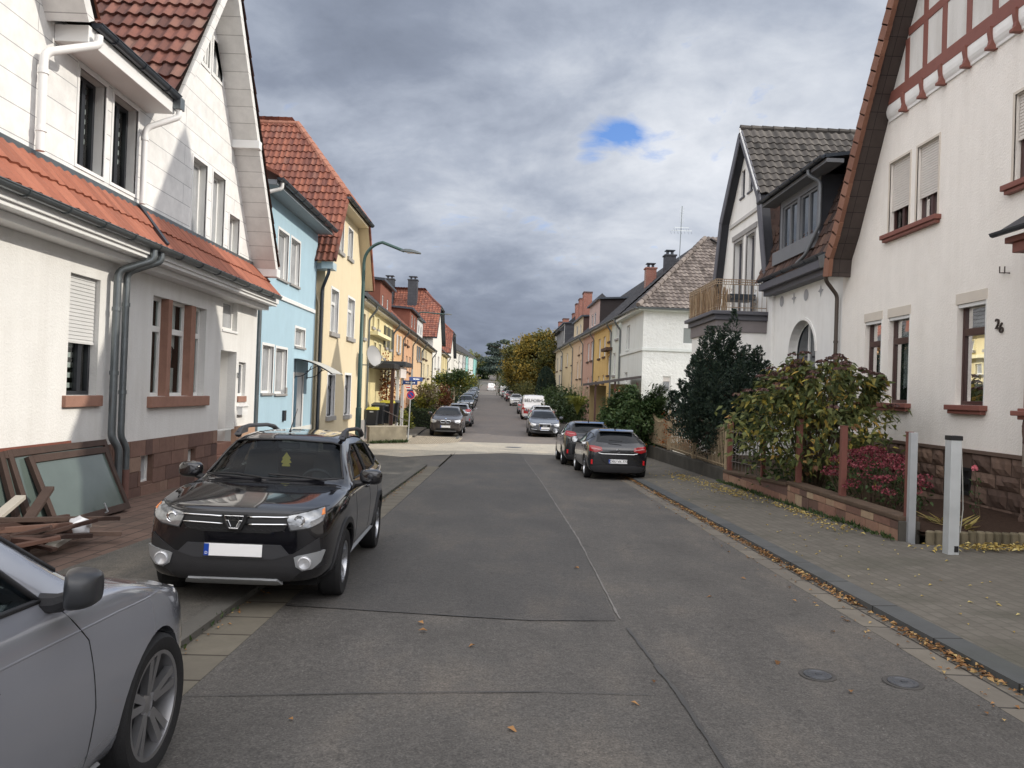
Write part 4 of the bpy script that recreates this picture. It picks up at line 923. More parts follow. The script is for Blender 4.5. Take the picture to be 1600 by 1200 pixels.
    while x < 16: m.tube([(x,c,AP[1]+.3),(x+.44,c,AP[1]+.3)], .13, 8, radii=[.14,.115]); x += .4
    m.build('ridge_cap', TILE_GREY, h, smooth=True)
    # shingled cheek below the gable roof
    m = MB(); z = 5.7; rr = random.Random(5); Fc = Fr((0,24.6,0),(1,0,0),(0,-1,0))
    while z < 8.75:
        x = 8.32-rr.uniform(0,.2); t = (z-5.55)/(8.5-5.55)
        y = 24.85+(25.75-24.85)*max(0,t)
        while x < 10.4:
            a, b = max(x,8.33), x+.34
            m.hexa([(a,y-.035,z-.03),(b-.012,y-.035,z-.03+rr.uniform(-.01,.01)),(b-.012,y+.02,z-.03),(a,y+.02,z-.03),(a,y-.008+.1,z+.4),(b-.012,y-.008+.1,z+.4),(b-.012,y+.12,z+.4),(a,y+.12,z+.4)]); x += .34
        z += .3
    m.build('shingled_cheek', islandmat('brown_shingles', [(0,(.028,.016,.013)),(.5,(.06,.03,.022)),(1,(.1,.045,.032))], .65, .4, 30, .3), h)
    # mansard slope between gable and neighbour, with the dormer
    w = V((1.15,0,3.0)); tiles('mansard_roof', h, (8.2,19.62,5.68), (0,1,0), w, 5.35, w.length, .28, .34, islandmat('brown_tiles', [(0,(.035,.022,.018)),(.5,(.075,.042,.032)),(1,(.12,.07,.05))], .7, .5, 30, .3), seg=6)
    MB().prism([(9.0,19.62,8.4),(9.0,24.6,8.4),(14,24.6,10.8),(14,19.62,10.8)], (0,0,.1)).build('upper_roof', TILE_GREY, h)
    gutter(h, (8.12,19.62,5.7), (8.12,24.75,5.7), .075, ZINC_D)
    m = MB().box(8.14,8.62,19.62,24.85,5.36,5.58); m.box(8.3,8.62,19.62,24.85,5.2,5.36); m.build('eave_box', GREY_PAINT, h, bevel=.012)
    d0, d1, dx = 20.75, 23.85, 8.42; fd = Fr((dx,0,0),(0,1,0),(-1,0,0)); ws = [(21.0,22.25,6.45,7.8),(22.45,23.65,6.45,7.8)]
    m = MB().wall(fd, [(d0,6.1),(d1,6.1),(d1,8.0),(d0,8.0)], [hole(r) for r in ws], .1); m.fbox(fd, d0-.03, d1+.03, 0, .2, 6.02, 6.42); m.build('dormer_front', plain('dormer_grey', (.16,.165,.175), .6, 0, .4, .12, 3), h)
    for r in ws: window(fd, h, r, .1, MATS['dormer_grey'], [('v',.5)], fw=.07)
    SC = plain('slate_cheek', (.04,.042,.05), .6, 0, .4, .2, 4, .3); MB().box(dx,11,d0-.02,d0+.04,6.0,8.05).build('dormer_cheek', SC, h); MB().box(dx,11,d1-.04,d1+.02,6.0,8.05).build('dormer_cheek', SC, h)
    MB().prism([(8.0,d0-1.2,8.12),(8.0,24.55,8.12),(11.5,24.55,8.6),(11.5,d0-1.2,8.6)], (0,0,.09)).build('dormer_roof', ZINC_D, h)
    MB().box(8.05,8.5,d0-1.2,24.5,8.0,8.1).build('dormer_eave', MATS['dormer_grey'], h)
    gutter(h, (7.95,d0-1.2,8.16), (7.95,24.55,8.16), .07, ZINC_D)
    pipe(h, [(8.0,20.6,8.1),(8.0,20.6,7.95),(8.3,20.5,7.75),(8.3,20.5,6.6),(8.1,20.9,5.85),(8.1,21.5,5.72)], .05, plain('grey_downpipe', (.16,.17,.18), .45, .3), [])
    # bay and balcony
    bx, b0, b1 = 6.98, 25.35, 28.75; zt = 4.05; FF = Fr((0,b0,0),(1,0,0),(0,-1,0)); FS = Fr((bx,0,0),(0,1,0),(-1,0,0)); wf = (7.75,8.45,2.95,3.3); ws_ = (25.9,28.2,1.6,3.25)
    MB().wall(FF, [(bx,-.7),(8.6,-.7),(8.6,zt),(bx,zt)], [hole(wf)], .1).wall(FS, [(b0,-.7),(b1,-.7),(b1,zt),(b0,zt)], [hole(ws_)], .15).wall(Fr((0,b1,0),(1,0,0),(0,1,0)), [(bx,-.7),(8.6,-.7),(8.6,zt),(bx,zt)]).build('bay_wall', WHITE_PL, h)
    window(FS, h, ws_, .15, UPVC, [('v',.33),('v',.66)]); window(FF, h, wf, .08, UPVC, pane=PANE_LT)
    gm = MB()
    for i in range(4): x = 8.0+i*.115; gm.tube([FF.p(x+.045*math.cos(k*.524),.03,3.13+.14*math.sin(k*.524)) for k in range(13)], .01, 5)
    gm.fbox(FF, 7.95, 8.45, .01, .04, 3.27, 3.3); gm.fbox(FF, 7.95, 8.45, .01, .04, 2.96, 2.99); gm.build('ornamental_grille', WHITE_WOOD, h)
    MB().fbox(FF, 7.4, 8.5, 0, .04, 3.3, 3.36).build('shutter_lintel', BROWN_FR, h)
    for n_, z0, z1, o in (('bay_cornice',zt,4.45,.06),('bay_cornice',4.45,4.62,.14),('balcony_slab',4.62,4.74,.26)):
        MB().box(bx-o,8.62,b0-o,b1+o,z0,z1).build(n_, GREY_PAINT if n_ != 'bay_cornice' or z0 > 4.2 else plain('taupe_cornice', (.2,.18,.18), .8, 0, .3, .1), h, bevel=.02)
    IRN = plain('rusty_cream_railing', (.34,.26,.18), .7, .2, .4, .35, 12, .2); m = MB(); x0, y0, y1 = bx-.12, b0-.12, b1+.12
    def rail(a, b, n):
        a, b = V(a), V(b)
        for z in (4.86, 5.62, 5.7, 5.78): m.tube([a+V((0,0,z)), b+V((0,0,z))], .014, 6)
        for i in range(n+1): p = a.lerp(b, i/n); m.tube([p+V((0,0,4.74)), p+V((0,0,5.62))], .009, 5)
        for i in range(n*2): p = a.lerp(b, (i+.5)/n/2); m.tube([p+V((0,0,5.62)), p+V((0,0,5.78))], .012, 5)
    rail((x0,y0,0),(8.55,y0,0),11); rail((x0,y0,0),(x0,y1,0),20); rail((x0,y1,0),(8.55,y1,0),8)
    for cx_ in (8.15, 7.35):
        for z in (4.98, 5.2, 5.42): m.tube([(cx_+.055*math.cos(t*.6)*(1-t*.05), y0, z+.055*math.sin(t*.6)*(1-t*.05)) for t in range(14)], .007, 4)
    m.build('balcony_railing', IRN, h, smooth=True)
    m = MB(); rr = random.Random(3)
    for k in range(230):
        y = rr.uniform(y0+.02, y1); a = V((x0+rr.uniform(-.02,.05), y, 4.76)); b = a+V((rr.uniform(-.03,.03), rr.uniform(-.12,.12), rr.uniform(.68,.95))); m.tube([a, a.lerp(b,.5)+V((rr.uniform(-.02,.02),rr.uniform(-.02,.02),0)), b], .008, 4)
    for k in range(40):
        x = x0+rr.uniform(0,.38); a = V((x, y0+rr.uniform(-.03,.03), 4.76)); b = a+V((rr.uniform(-.1,.1), 0, rr.uniform(.6,.9))); m.tube([a,b], .008, 4)
    m.build('brushwood_screen', islandmat('brushwood', [(0,(.16,.1,.06)),(.6,(.32,.22,.13)),(1,(.45,.34,.22))], .9, .3, 40, .2), h)
    MB().box(7.6,8.5,26.2,27.0,5.25,5.45).build('window_box', ZINC_D, h, bevel=.01)
balcony_house()

# ------------------------------------------------------------------ terraces further along the street
FLF = Fr((-6.6,37,0),(-.0144,1,0),(1,.0144,0)); FRF = Fr((7.85,44,0),(-.0144,1,0),(-1,-.0144,0))
WOODS = plain('grey_green_shutter', (.11,.11,.085), .7, 0, .3, .2, 5, .2); BOX_W = plain('flower_box', (.09,.055,.04), .8, 0, .2, .3, 6, .3)
BRICK = bricks('chimney_brick', 'xz', .22, .07, (.26,.085,.06), (.33,.12,.08), (.3,.25,.22), .008, .4, .85); SLATE = bricks('slate_cladding', 'xz', .5, .28, (.045,.047,.055), (.062,.064,.072), (.022,.023,.026), .008, .4, .6, .5)
RUSSET = plain('russet_cladding', (.2,.075,.05), .75, 0, .3, .25, 2, .35, 18)
def chimney(par, c, w, d, z0, z1, mat=BRICK, cap=True):
    m = MB().box(c[0]-w/2,c[0]+w/2,c[1]-d/2,c[1]+d/2,z0,z1); m.box(c[0]-w/2-.06,c[0]+w/2+.06,c[1]-d/2-.06,c[1]+d/2+.06,z1,z1+.1)
    ob = m.build('chimney', mat, par, bevel=.01)
    if cap:
        m = MB()
        for dx in (-.22*w, .22*w): m.tube([(c[0]+dx,c[1],z1+.1),(c[0]+dx,c[1],z1+.35)], .1, 8)
        m.box(c[0]-w/2+.05,c[0]+w/2-.05,c[1]-d/2+.05,c[1]+d/2-.05,z1+.38,z1+.43); m.build('chimney_pot', ZINC_D, ob)
    return ob
def autow(u0, u1, zb, ze, cols, floors, w=1.0, hh=1.45):
    out = []; st = (ze-zb)/floors
    for f in range(floors):
        for c in range(cols):
            u = u0+(u1-u0)*(c+.5)/cols; z = zb+st*f+st*.32; out.append((u-w/2, u+w/2, z, min(z+hh, ze-.25)))
    return out
def terrace(label, fr, pa, pb, col, wins=(), roof=TILE_ANT, grp=None, sills=GREY_STONE, shut=(), shutmat=WOODS, dz=4.5, dn=5.0, frame=UPVC, pane=PANE_LT, pcol='', auto=None, gut=ZINC, plinth=None, name='terraced_house', seg=3, trim=None):
    u0, z0 = fr.px(*pa); u1, z1 = fr.px(*pb)
    if u0 > u1: u0, z0, u1, z1 = u1, z1, u0, z0
    c = fr.p((u0+u1)/2,0,0); zb = g(c.y)+.1; h = thing(name, label, 'house', (c.x,c.y,zb), grp)
    W = plaster('render_'+pcol, col, .3, 40, .14)
    rs = [fr.rect(*w) for w in wins]
    if auto: rs += autow(u0, u1, zb+.6, min(z0,z1), *auto)
    rs = [(max(r[0],u0+.08), min(r[1],u1-.08), max(r[2], zb+.2), min(r[3], min(z0,z1)-.05)) for r in rs]; rs = [r for r in rs if r[1]-r[0] > .15 and r[3]-r[2] > .2]
    for i, r in enumerate(rs):       # a wall opening needs a mullion's breadth to its neighbour
        for s in rs[i+1:]:
            if r[0] < s[1]+.04 and s[0] < r[1]+.04 and r[2] < s[3]+.04 and s[2] < r[3]+.04: rs[i] = None; break
    idx = [i for i, r in enumerate(rs) if r]
    MB().wall(fr, [(u0,zb-1.2),(u1,zb-1.2),(u1,z1),(u0,z0)], [hole(rs[i]) for i in idx], .15).build('wall', W, h)
    for uu, zz in ((u0,z0),(u1,z1)):
        MB().add([fr.p(uu,0,zb-1.2),fr.p(uu,0,zz),fr.p(uu,-dn,zz+dz),fr.p(uu,-2*dn,zz),fr.p(uu,-2*dn,zb-1.2)], [(0,1,2,3,4)]).build('side_wall', W, h)
    for i in idx:
        r = rs[i]; w = window(fr, h, r, .14, frame, [('v',.5)] if r[1]-r[0] > 1.1 else [], pane=pane, sill=(sills,.1,.14,.1), fw=.07)
        if trim: surround(h, fr, r, trim, .1, .02, bottom=False)
        if i in shut:
            for a, b in ((r[0]-.52,r[0]-.02),(r[1]+.02,r[1]+.52)):
                m = MB().fbox(fr, a, b, .01, .06, r[2], r[3]); z = r[2]+.1
                while z < r[3]-.08: m.fbox(fr, a+.06, b-.06, .06, .072, z, z+.035); z += .07
                m.build('shutter', shutmat, w)
    W1 = fr.p(0,-dn,dz)-fr.p(0,0,0); O = fr.p(u0,.38,z0-.1); Ud = fr.p(u1,.38,z1-.1)-O
    tiles('roof', h, O, Ud, W1, Ud.length, W1.length+.4, .3, .38, roof, seg=seg)
    O2 = fr.p(u0,-2*dn-.3,z0-.1); MB().prism([O2, O2+Ud, fr.p(u1,-dn,z1+dz+.2), fr.p(u0,-dn,z0+dz+.2)], (0,0,.06)).build('roof_rear', roof, h)
    m = MB().hexa([fr.p(u0,0,z0-.22),fr.p(u1,0,z1-.22),fr.p(u1,.34,z1-.22),fr.p(u0,.34,z0-.22),fr.p(u0,0,z0-.1),fr.p(u1,0,z1-.1),fr.p(u1,.34,z1-.1),fr.p(u0,.34,z0-.1)]); m.build('eave_box', plain('cream_eave', (.6,.56,.48), .7, 0, .3, .1), h)
    gutter(h, fr.p(u0+.02,.44,z0-.06), fr.p(u1-.02,.44,z1-.06), .08, gut, brackets=False)
    uu = u1-.25; pipe(h, [fr.p(uu,.42,z1-.1),fr.p(uu,.42,z1-.3),fr.p(uu,.08,z1-.75),fr.p(uu,.08,zb)], .05, gut)
    if plinth: MB().fbox(fr, u0+.01, u1-.01, 0, .04, zb-.8, zb+.9).build('plinth', plinth, h)
    return h, u0, u1, z0, z1, zb
def dormer(h, fr, rct, n, back, front, cheek, wins=(), over=.25, roof=ZINC_D, frame=UPVC, pent=.25):
    u0,u1,z0,z1 = fr.rect(*rct, n=n); f2 = Fr(fr.p(0,n,0), fr.U, fr.N); rs = [f2.rect(*w) for w in wins]
    rs = [(max(r[0],u0+.1),min(r[1],u1-.1),max(r[2],z0+.1),min(r[3],z1-.1)) for r in rs]; rs = [r for r in rs if r[1]-r[0] > .2 and r[3]-r[2] > .2]
    d = MB().wall(f2, [(u0,z0-.3),(u1,z0-.3),(u1,z1),(u0,z1)], [hole(r) for r in rs], .1).build('dormer', front, h)
    for a in (u0, u1): MB().add([f2.p(a,0,z0-.3),f2.p(a,0,z1),f2.p(a,-back,z1+pent),f2.p(a,-back,z0-.3)], [(0,1,2,3)]).build('dormer_cheek', cheek, d)
    MB().prism([f2.p(u0-over,over,z1-.02),f2.p(u1+over,over,z1-.02),f2.p(u1+over,-back,z1+pent),f2.p(u0-over,-back,z1+pent)], (0,0,.14)).build('dormer_roof', roof, d)
    for r in rs:
        w = window(f2, d, r, .09, frame, pane=PANE, fw=.07)
def half_hip(label, fr, u0, u1, ze, zh, zr, inset, back, col, pcol, wins, roof=TILE_RED, chim=(), auto=None):
    c = fr.p((u0+u1)/2,0,0); zb = g(c.y)+.1; h = thing('gable_house', label, 'house', (c.x,c.y,zb)); W = plaster('render_'+pcol, col, .3, 40, .1)
    uc = (u0+u1)/2; s = (zr-ze)/(uc-u0+.5); uh = u0-.5+(zh-ze)/s+.0; ur = 2*uc-uh
    rs = [fr.rect(*w) for w in wins]+(autow(u0,u1,zb+.8,ze,*auto) if auto else [])
    rs = [(max(r[0],u0+.1),min(r[1],u1-.1),r[2],r[3]) for r in rs]
    MB().wall(fr, [(u0,zb-1),(u1,zb-1),(u1,ze+.3),(ur,zh),(uh,zh),(u0,ze+.3)], [hole(r) for r in rs], .15).build('wall', W, h)
    for uu in (u0,u1): MB().add([fr.p(uu,0,zb-1),fr.p(uu,0,ze+.3),fr.p(uu,-9,ze+.3),fr.p(uu,-9,zb-1)], [(0,1,2,3)]).build('side_wall', W, h)
    for r in rs: window(fr, h, r, .14, UPVC, pane=PANE_LT, sill=(GREY_STONE,.1,.14,.1))
    k = (zr-zh)/inset; hp = (fr.p(uc,.35,zh), (fr.N*k+V((0,0,1))).normalized())
    for a, sg in ((u0-.5,1),(u1+.5,-1)):
        w = fr.p(uc,0,zr)-fr.p(a,0,ze); tiles('roof', h, fr.p(a,.4,ze), -fr.N, w, back, w.length, .3, .36, roof, [hp], seg=3)
    w = fr.p(0,-inset,zr)-fr.p(0,.35,zh); wl = fr.p(uc,0,zr)-fr.p(u0-.5,0,ze); wr = fr.p(uc,0,zr)-fr.p(u1+.5,0,ze); Nn = lambda q: (lambda x: x if x.z > 0 else -x)(q.cross(fr.N))
    tiles('roof_hip', h, fr.p(uh,.35,zh), fr.U, w, ur-uh, w.length, .3, .36, roof, [(fr.p(u0-.5,.4,ze),Nn(wl)),(fr.p(u1+.5,.4,ze),Nn(wr))], seg=3)
    gutter(h, fr.p(uh-.1,.42,zh+.02), fr.p(ur+.1,.42,zh+.02), .09, ZINC_D, brackets=False)
    for a, b in ((u0-.5,uh),(u1+.5,ur)):
        p, q = fr.p(a,.02,ze), fr.p(b,.02,zh); o = fr.N*.42; t = V((0,0,.14)); MB().hexa([p-t,p+o-t,q+o-t,q-t,p,p+o,q+o,q]).build('bargeboard', ZINC_D, h)
    m = MB(); p0 = fr.p(uc,-inset,zr+.03); m.tube([p0, fr.p(uc,-back,zr+.03)], .12, 6); m.tube([fr.p(uh,.38,zh+.05), p0], .1, 6); m.tube([fr.p(ur,.38,zh+.05), p0], .1, 6); m.build('ridge_cap', roof, h, smooth=True)
    for n_, du in chim: q = fr.p(uc+du,n_,0); chimney(h, q, .95, .95, zr-2.2, zr+.75, SLATE, True)
    return h
YELL = (.68,.59,.34); CREAM = (.66,.58,.4); PEACH = (.66,.47,.3); ORNG = (.63,.4,.22); SALM = (.6,.36,.22); WHT = (.74,.73,.68)
def left_row():
    G = 'terraced houses on the left beyond the side street'
    terrace('cream terraced house just behind the street lamp, mostly hidden', FLF, (560,462), (577,474.5), CREAM, [(567,490,571,528)], TILE_ANT, G, frame=BROWN_FR, pcol='cream', plinth=GREY_STONE)
    h, u0, u1, z0, z1, zb = terrace('bright yellow terraced house with dark shutters behind the satellite dish', FLF, (577,474.5), (614.5,502), YELL, [(581,493,584.5,511),(589,498,592.3,515),(584,535,587,552),(591.5,538,595,555),(601.5,510,604.5,543),(608,514,611,546),(602,576,605,602)], TILE_ANT, G, shut=(4,5,6), pcol='yellow', trim=plain('pale_yellow_trim', (.72,.66,.42), .8, 0, .3, .08), plinth=plain('mauve_plinth', (.16,.125,.12), .85, 0, .3, .2, 4, .3))
    a, za = FLF.px(578,521); b, zb2 = FLF.px(600,530); MB().fbox(FLF, a, b, 0, .4, min(za,zb2)-.05, min(za,zb2)+.12).build('bay_cornice', MATS['pale_yellow_trim'], h)
    dormer(h, FLF, (594,446,612,488), -.35, 3.2, RUSSET, RUSSET, [(597,461,599.5,478),(604.5,468,607,484)])
    h = terrace('orange terraced house with white louvred shutters', FLF, (614.5,502), (630,513), ORNG, [(620.5,524,624,551),(618,577,621,603)], TILE_ANT, G, shut=(0,1), shutmat=UPVC, pcol='orange', plinth=MATS['mauve_plinth'])[0]
    dormer(h, FLF, (640,488,651.5,522), -.35, 3.5, RUSSET, RUSSET, [(643,492,645,512),(647.5,496,649,515)])
    terrace('salmon terraced house with flower boxes under its windows', FLF, (630,513), (645,524), SALM, [(632,528,634,537),(636,531,638,540),(634,556,636.5,580),(639,558,641.3,582)], TILE_RED, G, sills=BOX_W, pcol='salmon')
    h = terrace('peach terraced house left of the white gable house', FLF, (645,524), (659,535), PEACH, [(652,541,654,563),(656,543,658,564)], TILE_ANT, G, shut=(0,), shutmat=plain('blue_grey_shutter', (.2,.24,.28), .7), pcol='peach')[0]
    dormer(h, FLF, (652,500,660.5,530), -.35, 3, UPVC, UPVC, [(653.5,508,655.5,522),(657,511,659,525)])
    terrace('cream terraced house adjoining the white gable house', FLF, (659,535), (675.5,547.5), CREAM, [(660.5,546,663,560),(664.5,549,666.5,562),(661,568,663,590),(667.5,570,669.5,591)], TILE_ANT, G, pcol='cream', sills=BOX_W)
    u0 = FLF.px(676,545)[0]; u1 = FLF.px(690,545)[0]
    half_hip('white gable house with a large red half-hipped roof and two slate chimneys', FLF, u0, u1, 6.9, 10.3, 12.2, 1.6, 9, WHT, 'white', [(679,555,681,575),(684,557,686,576)], TILE_RED, [(-5.0,-2.0),(-2.6,-2.0)], None)
    h = terrace('narrow yellow house between the two red roofed gable houses', FLF, (690.5,550), (699,557), YELL, (), TILE_ANT, G, pcol='yellow', auto=(2,2))[0]
    u0 = FLF.px(700,545)[0]; u1 = FLF.px(709,545)[0]
    half_hip('farther gable house with a red half-hipped roof and white front', FLF, u0, u1, 6.6, 9.6, 11.6, 1.8, 9, WHT, 'white', (), TILE_RED, (), (2,2))
    cols = [('white terraced house past the second red roof', (709.5,546), (717,549.5), WHT, 'white'), ('white terraced house with grey roof between white and grey houses', (717,549.5), (723,552), (.7,.69,.66), 'off_white'), ('grey terraced house beside the first turquoise house', (723,552), (727.5,554), (.42,.42,.42), 'grey'),
            ('nearer turquoise terraced house', (727.5,554), (731.5,555.5), (.25,.5,.48), 'turquoise'), ('pale grey terraced house between the two turquoise ones', (731.5,555.5), (739.5,558.5), (.55,.56,.55), 'pale_grey'), ('turquoise house at the far end of the left row', (739.5,558.5), (745,561), (.27,.54,.5), 'turquoise')]
    for lab, a, b, c, p in cols: terrace(lab, FLF, a, b, c, (), TILE_ANT, G, pcol=p, auto=(3,3), pane=PANE, dz=3.6)
left_row()
def right_side():
    # white house on the corner
    fe = Fr((7.85,44,0),(1,.07,0),(.07,-1,0)); zb = g(44)
    h = thing('corner_house', 'white corner house with a hipped rose-brown tiled roof behind the clipped conifer', 'house', (11,48,zb)); RS = plaster('rough_white_stucco', (.72,.73,.7), 1.0, 7, .05); SM = plaster('smooth_white_render', (.66,.69,.66), .25, 50, .08)
    n_ = RS.node_tree; 
    for b in n_.nodes:
        if b.type == 'BUMP' and b.inputs['Strength'].default_value > .9: b.inputs['Distance'].default_value = .045
    wa = fe.rect(1067,502,1092,538); wb = fe.rect(1035,588,1048,612); ze = 6.85
    MB().wall(fe, [(0,zb-.5),(9.5,zb-.5),(9.5,ze),(0,ze)], [hole(wa),hole(wb)], .16).build('side_wall', RS, h)
    P = FRF.px; u1 = P(969,560)[0]; fs = [FRF.rect(979,509,984,546), FRF.rect(975.5,582,980,598)]
    MB().wall(FRF, [(0,zb-.5),(u1,zb-.5),(u1,ze+.15),(0,ze)], [hole(r) for r in fs], .16).build('wall', SM, h)
    for r in fs: window(FRF, h, r, .15, UPVC, pane=PANE_LT, sill=(SM,.06,.1,.06))
    window(fe, h, wa, .12, UPVC, pane=plain('grey_slatted_blind', (.23,.25,.24), .6, 0, .4, .15, 14), shutter=.28, slat=UPVC); window(fe, h, wb, .12, UPVC, pane=PANE_LT, shutter=.3, slat=SLAT_W)
    zz = 4.55; m = MB().fbox(fe, -.06, 9.5, 0, .07, zz-.09, zz+.09); m.fbox(FRF, .06, u1, 0, .07, zz-.09, zz+.09); m.build('string_course', SM, h, bevel=.015)
    m = MB().fbox(fe, -.4, 9.5, -.02, .42, ze-.1, ze+.06); m.fbox(FRF, .02, u1, -.02, .42, ze-.1, ze+.06); m.build('eave_soffit', SM, h, bevel=.01)
    c0 = V((7.85,44,0)); s = .93; O = fe.p(-.45,.45,ze+.06); hipd = (fe.U-fe.N).normalized(); hn = hipd.cross(V((0,0,1))).normalized()
    wE = -fe.N+V((0,0,s)); wF = -FRF.N+V((0,0,s)); RL = 5.6
    hv = fe.U-fe.N+V((0,0,s)); npl = hv.cross(V((0,0,1))).normalized(); npl = npl if npl.dot(fe.U) < 0 else -npl
    tiles('roof_hip', h, O, fe.U, wE, 11, RL*math.sqrt(1+s*s), .3, .36, TILE_ROSE, [(O,npl),(fe.p(5.2,0,0),(fe.U-(-fe.N)*-0).normalized())][:1], h=.05, lip=.05)
    tiles('roof', h, O, FRF.U, wF, u1+.45, RL*math.sqrt(1+s*s), .3, .36, TILE_ANT, [(O,-npl)], seg=3)
    zr = ze+.06+RL*s; MB().prism([O+FRF.U*0+(-FRF.N)*RL+V((0,0,RL*s))+FRF.U*RL, O+(-FRF.N)*RL+V((0,0,RL*s))+FRF.U*(u1+.4), O+(-FRF.N)*2*RL+FRF.U*(u1+.4), O+(-FRF.N)*2*RL], (0,0,.05)).build('roof_rear', TILE_ANT, h)
    m = MB(); a = O+V((0,0,.1)); b = O+hv*RL+V((0,0,.1)); n = 18
    for i in range(n): m.tube([a.lerp(b,i/n), a.lerp(b,(i+1.1)/n)], .15, 8, radii=[.16,.13])
    m.build('ridge_cap', TILE_ROSE, h, smooth=True)
    gutter(h, fe.p(-.5,.5,ze+.04), fe.p(9.5,.5,ze+.04), .085, ZINC, brackets=False); gutter(h, FRF.p(-.5,.5,ze+.04), FRF.p(u1,.5,ze+.2), .085, ZINC, brackets=False)
    pipe(h, [FRF.p(u1-.2,.48,ze+.1),FRF.p(u1-.2,.48,ze-.1),FRF.p(u1-.2,.09,ze-.6),FRF.p(u1-.2,.09,zb)], .06, ZINC)
    for px_, py_, Y in ((1016.5,421,56),(1046.5,401,54)):
        d = ray(px_,py_)*Y; chimney(h, (d.x,Y), .75, .75, 8.5, CAMH+d.z, SLATE if px_ > 1030 else BRICK)
    MB().prism([FRF.p(4.5,-1.6,0)+V((0,0,ze+1.67)),FRF.p(5.6,-1.6,0)+V((0,0,ze+1.67)),FRF.p(5.6,-2.8,0)+V((0,0,ze+2.79)),FRF.p(4.5,-2.8,0)+V((0,0,ze+2.79))], (0,0,.07)).build('roof_window', GLASS, h)
    # aerial
    Y = 50; d0, d1 = ray(1062,384)*Y, ray(1066,322)*Y; m = MB().tube([V((d0.x,Y,CAMH+d0.z-1.2)), V((d1.x,Y,CAMH+d1.z))], .025, 6)
    zt = CAMH+d1.z; x = d1.x
    for dz, L_ in ((-1.75,1.6),(-1.55,1.2)):
        m.tube([(x-L_*.5,Y-.6,zt+dz),(x+L_*.5,Y+.5,zt+dz+.25)], .012, 4)
        for k in range(7): t = k/6-.5; m.tube([(x+t*L_-.1,Y+t*1.1-.35,zt+dz+t*.25),(x+t*L_+.1,Y+t*1.1+.35,zt+dz+t*.25)], .008, 4)
    for k in range(10): m.tube([(x-.16,Y-.1,zt-.1-k*.11),(x+.16,Y+.1,zt-.1-k*.11)], .008, 4)
    t = thing('roof_aerial', 'tall thin television aerial standing on the hipped roof of the white corner house', 'aerial', (x,Y,zt-4)); m.build('mast', ZINC, t)
    # terrace beyond
    G = 'terraced houses on the right beyond the corner house'; 
    terrace('narrow mint white terraced house joined to the corner house', FRF, (968,497), (956.5,503), (.62,.66,.6), [(962.5,511,966.5,529),(957.5,552,961.5,586)], TILE_ANT, G, pcol='mint', dz=4.8)
    h = terrace('ochre yellow terraced house on the right with brown flower boxes', FRF, (956.5,503), (929,517.5), (.62,.43,.17), [(951,516,955,533),(942.5,526,946,557),(935,530,938.3,560),(949,556,952.5,586),(934,588,936.5,600),(941,586,944,598)], TILE_ANT, G, sills=BOX_W, pcol='ochre', dz=4.8)[0]
    m = MB(); a, za = FRF.px(957,545); b, zb2 = FRF.px(948,549); m.fbox(FRF, min(a,b), max(a,b), 0, .45, za-.1, za+.12); m.build('bay_cornice', BOX_W, h)
    h = terrace('dusty pink terraced house with a dark sided dormer', FRF, (929,517.5), (912,526), (.5,.31,.24), [(923,534,926.5,563),(917.5,537,920.5,565),(923,588,926,602),(917,590,919.5,604)], TILE_ANT, G, sills=BOX_W, pcol='pink', dz=4.8)[0]
    dormer(h, FRF, (937,475,921,519), -.3, 4.5, plain('pink_dormer', (.46,.33,.29), .8), plain('brown_black_boards', (.03,.024,.024), .7, 0, .3, .2, 4, .2), [(931,489,928,508),(926.5,492,924,511)])
    h = terrace('peach terraced house with a cream dormer on the right', FRF, (912,526), (896,534), (.6,.44,.3), [(909.5,538,911,551),(904.5,541,906.3,554),(906,563,908,591),(901,566,903,592)], TILE_ANT, G, sills=BOX_W, pcol='peach_dark', dz=4.8)[0]
    dormer(h, FRF, (911,501,897,531), -.3, 3.5, plain('cream_dormer', (.56,.46,.31), .8), plain('red_brown_boards', (.06,.025,.02), .7), [(908,507,906,521),(903,510,900.5,524)])
    h = terrace('pale yellow terraced house beyond the peach one on the right', FRF, (896,534), (880,543), (.6,.48,.3), [(893,548,895,570),(885,552,887,573),(891,582,893,605)], TILE_ANT, G, sills=BOX_W, pcol='pale_yellow', dz=4.8)[0]
    dormer(h, FRF, (882,514,865,545), -.3, 5, plain('grey_white_dormer', (.5,.5,.48), .8), SLATE, [(878,520,876.5,533),(874,523,872.5,536),(870,526,868.5,538)])
    terrace('cream terraced house at the end of the right row beside the dark cypress', FRF, (880,543), (866,550.5), (.62,.54,.4), [(876,556,878,578),(870,560,872,580),(873,586,875,604)], TILE_GREY, G, pcol='cream_right', sills=BOX_W, dz=4.8)
    terrace('grey roofed house mostly hidden behind the autumn trees', FRF, (866,551), (842,562), (.55,.52,.48), (), TILE_GREY, G, pcol='stone_grey', auto=(4,2), dz=4.2)
    for k, (px_, py_, Y, zl) in enumerate(((918,457,84,9.0),(911,467,91,9),(905,475,98,9),(899.5,490,105,9),(884,498,118,9),(877,503,126,9))):
        d = ray(px_,py_)*Y; t = thing('chimney_stack', ['tallest red brick chimney of the right row', 'red brick chimney just below the tallest one', 'third red brick chimney of the stepped group', 'lowest red brick chimney of the stepped group', 'wide red brick chimney beyond the stepped group', 'farthest small red brick chimney on the right'][k], 'chimney', (d.x,Y,zl), 'brick chimneys on the right roofs'); zt = CAMH+d.z
        MB().box(d.x-.45,d.x+.45,Y-.8,Y+.8,zl-1,zt-.15).build('stack', BRICK, t); MB().box(d.x-.5,d.x+.5,Y-.85,Y+.85,zt-.15,zt).build('capping', plain('dark_capping', (.09,.05,.045), .8), t)
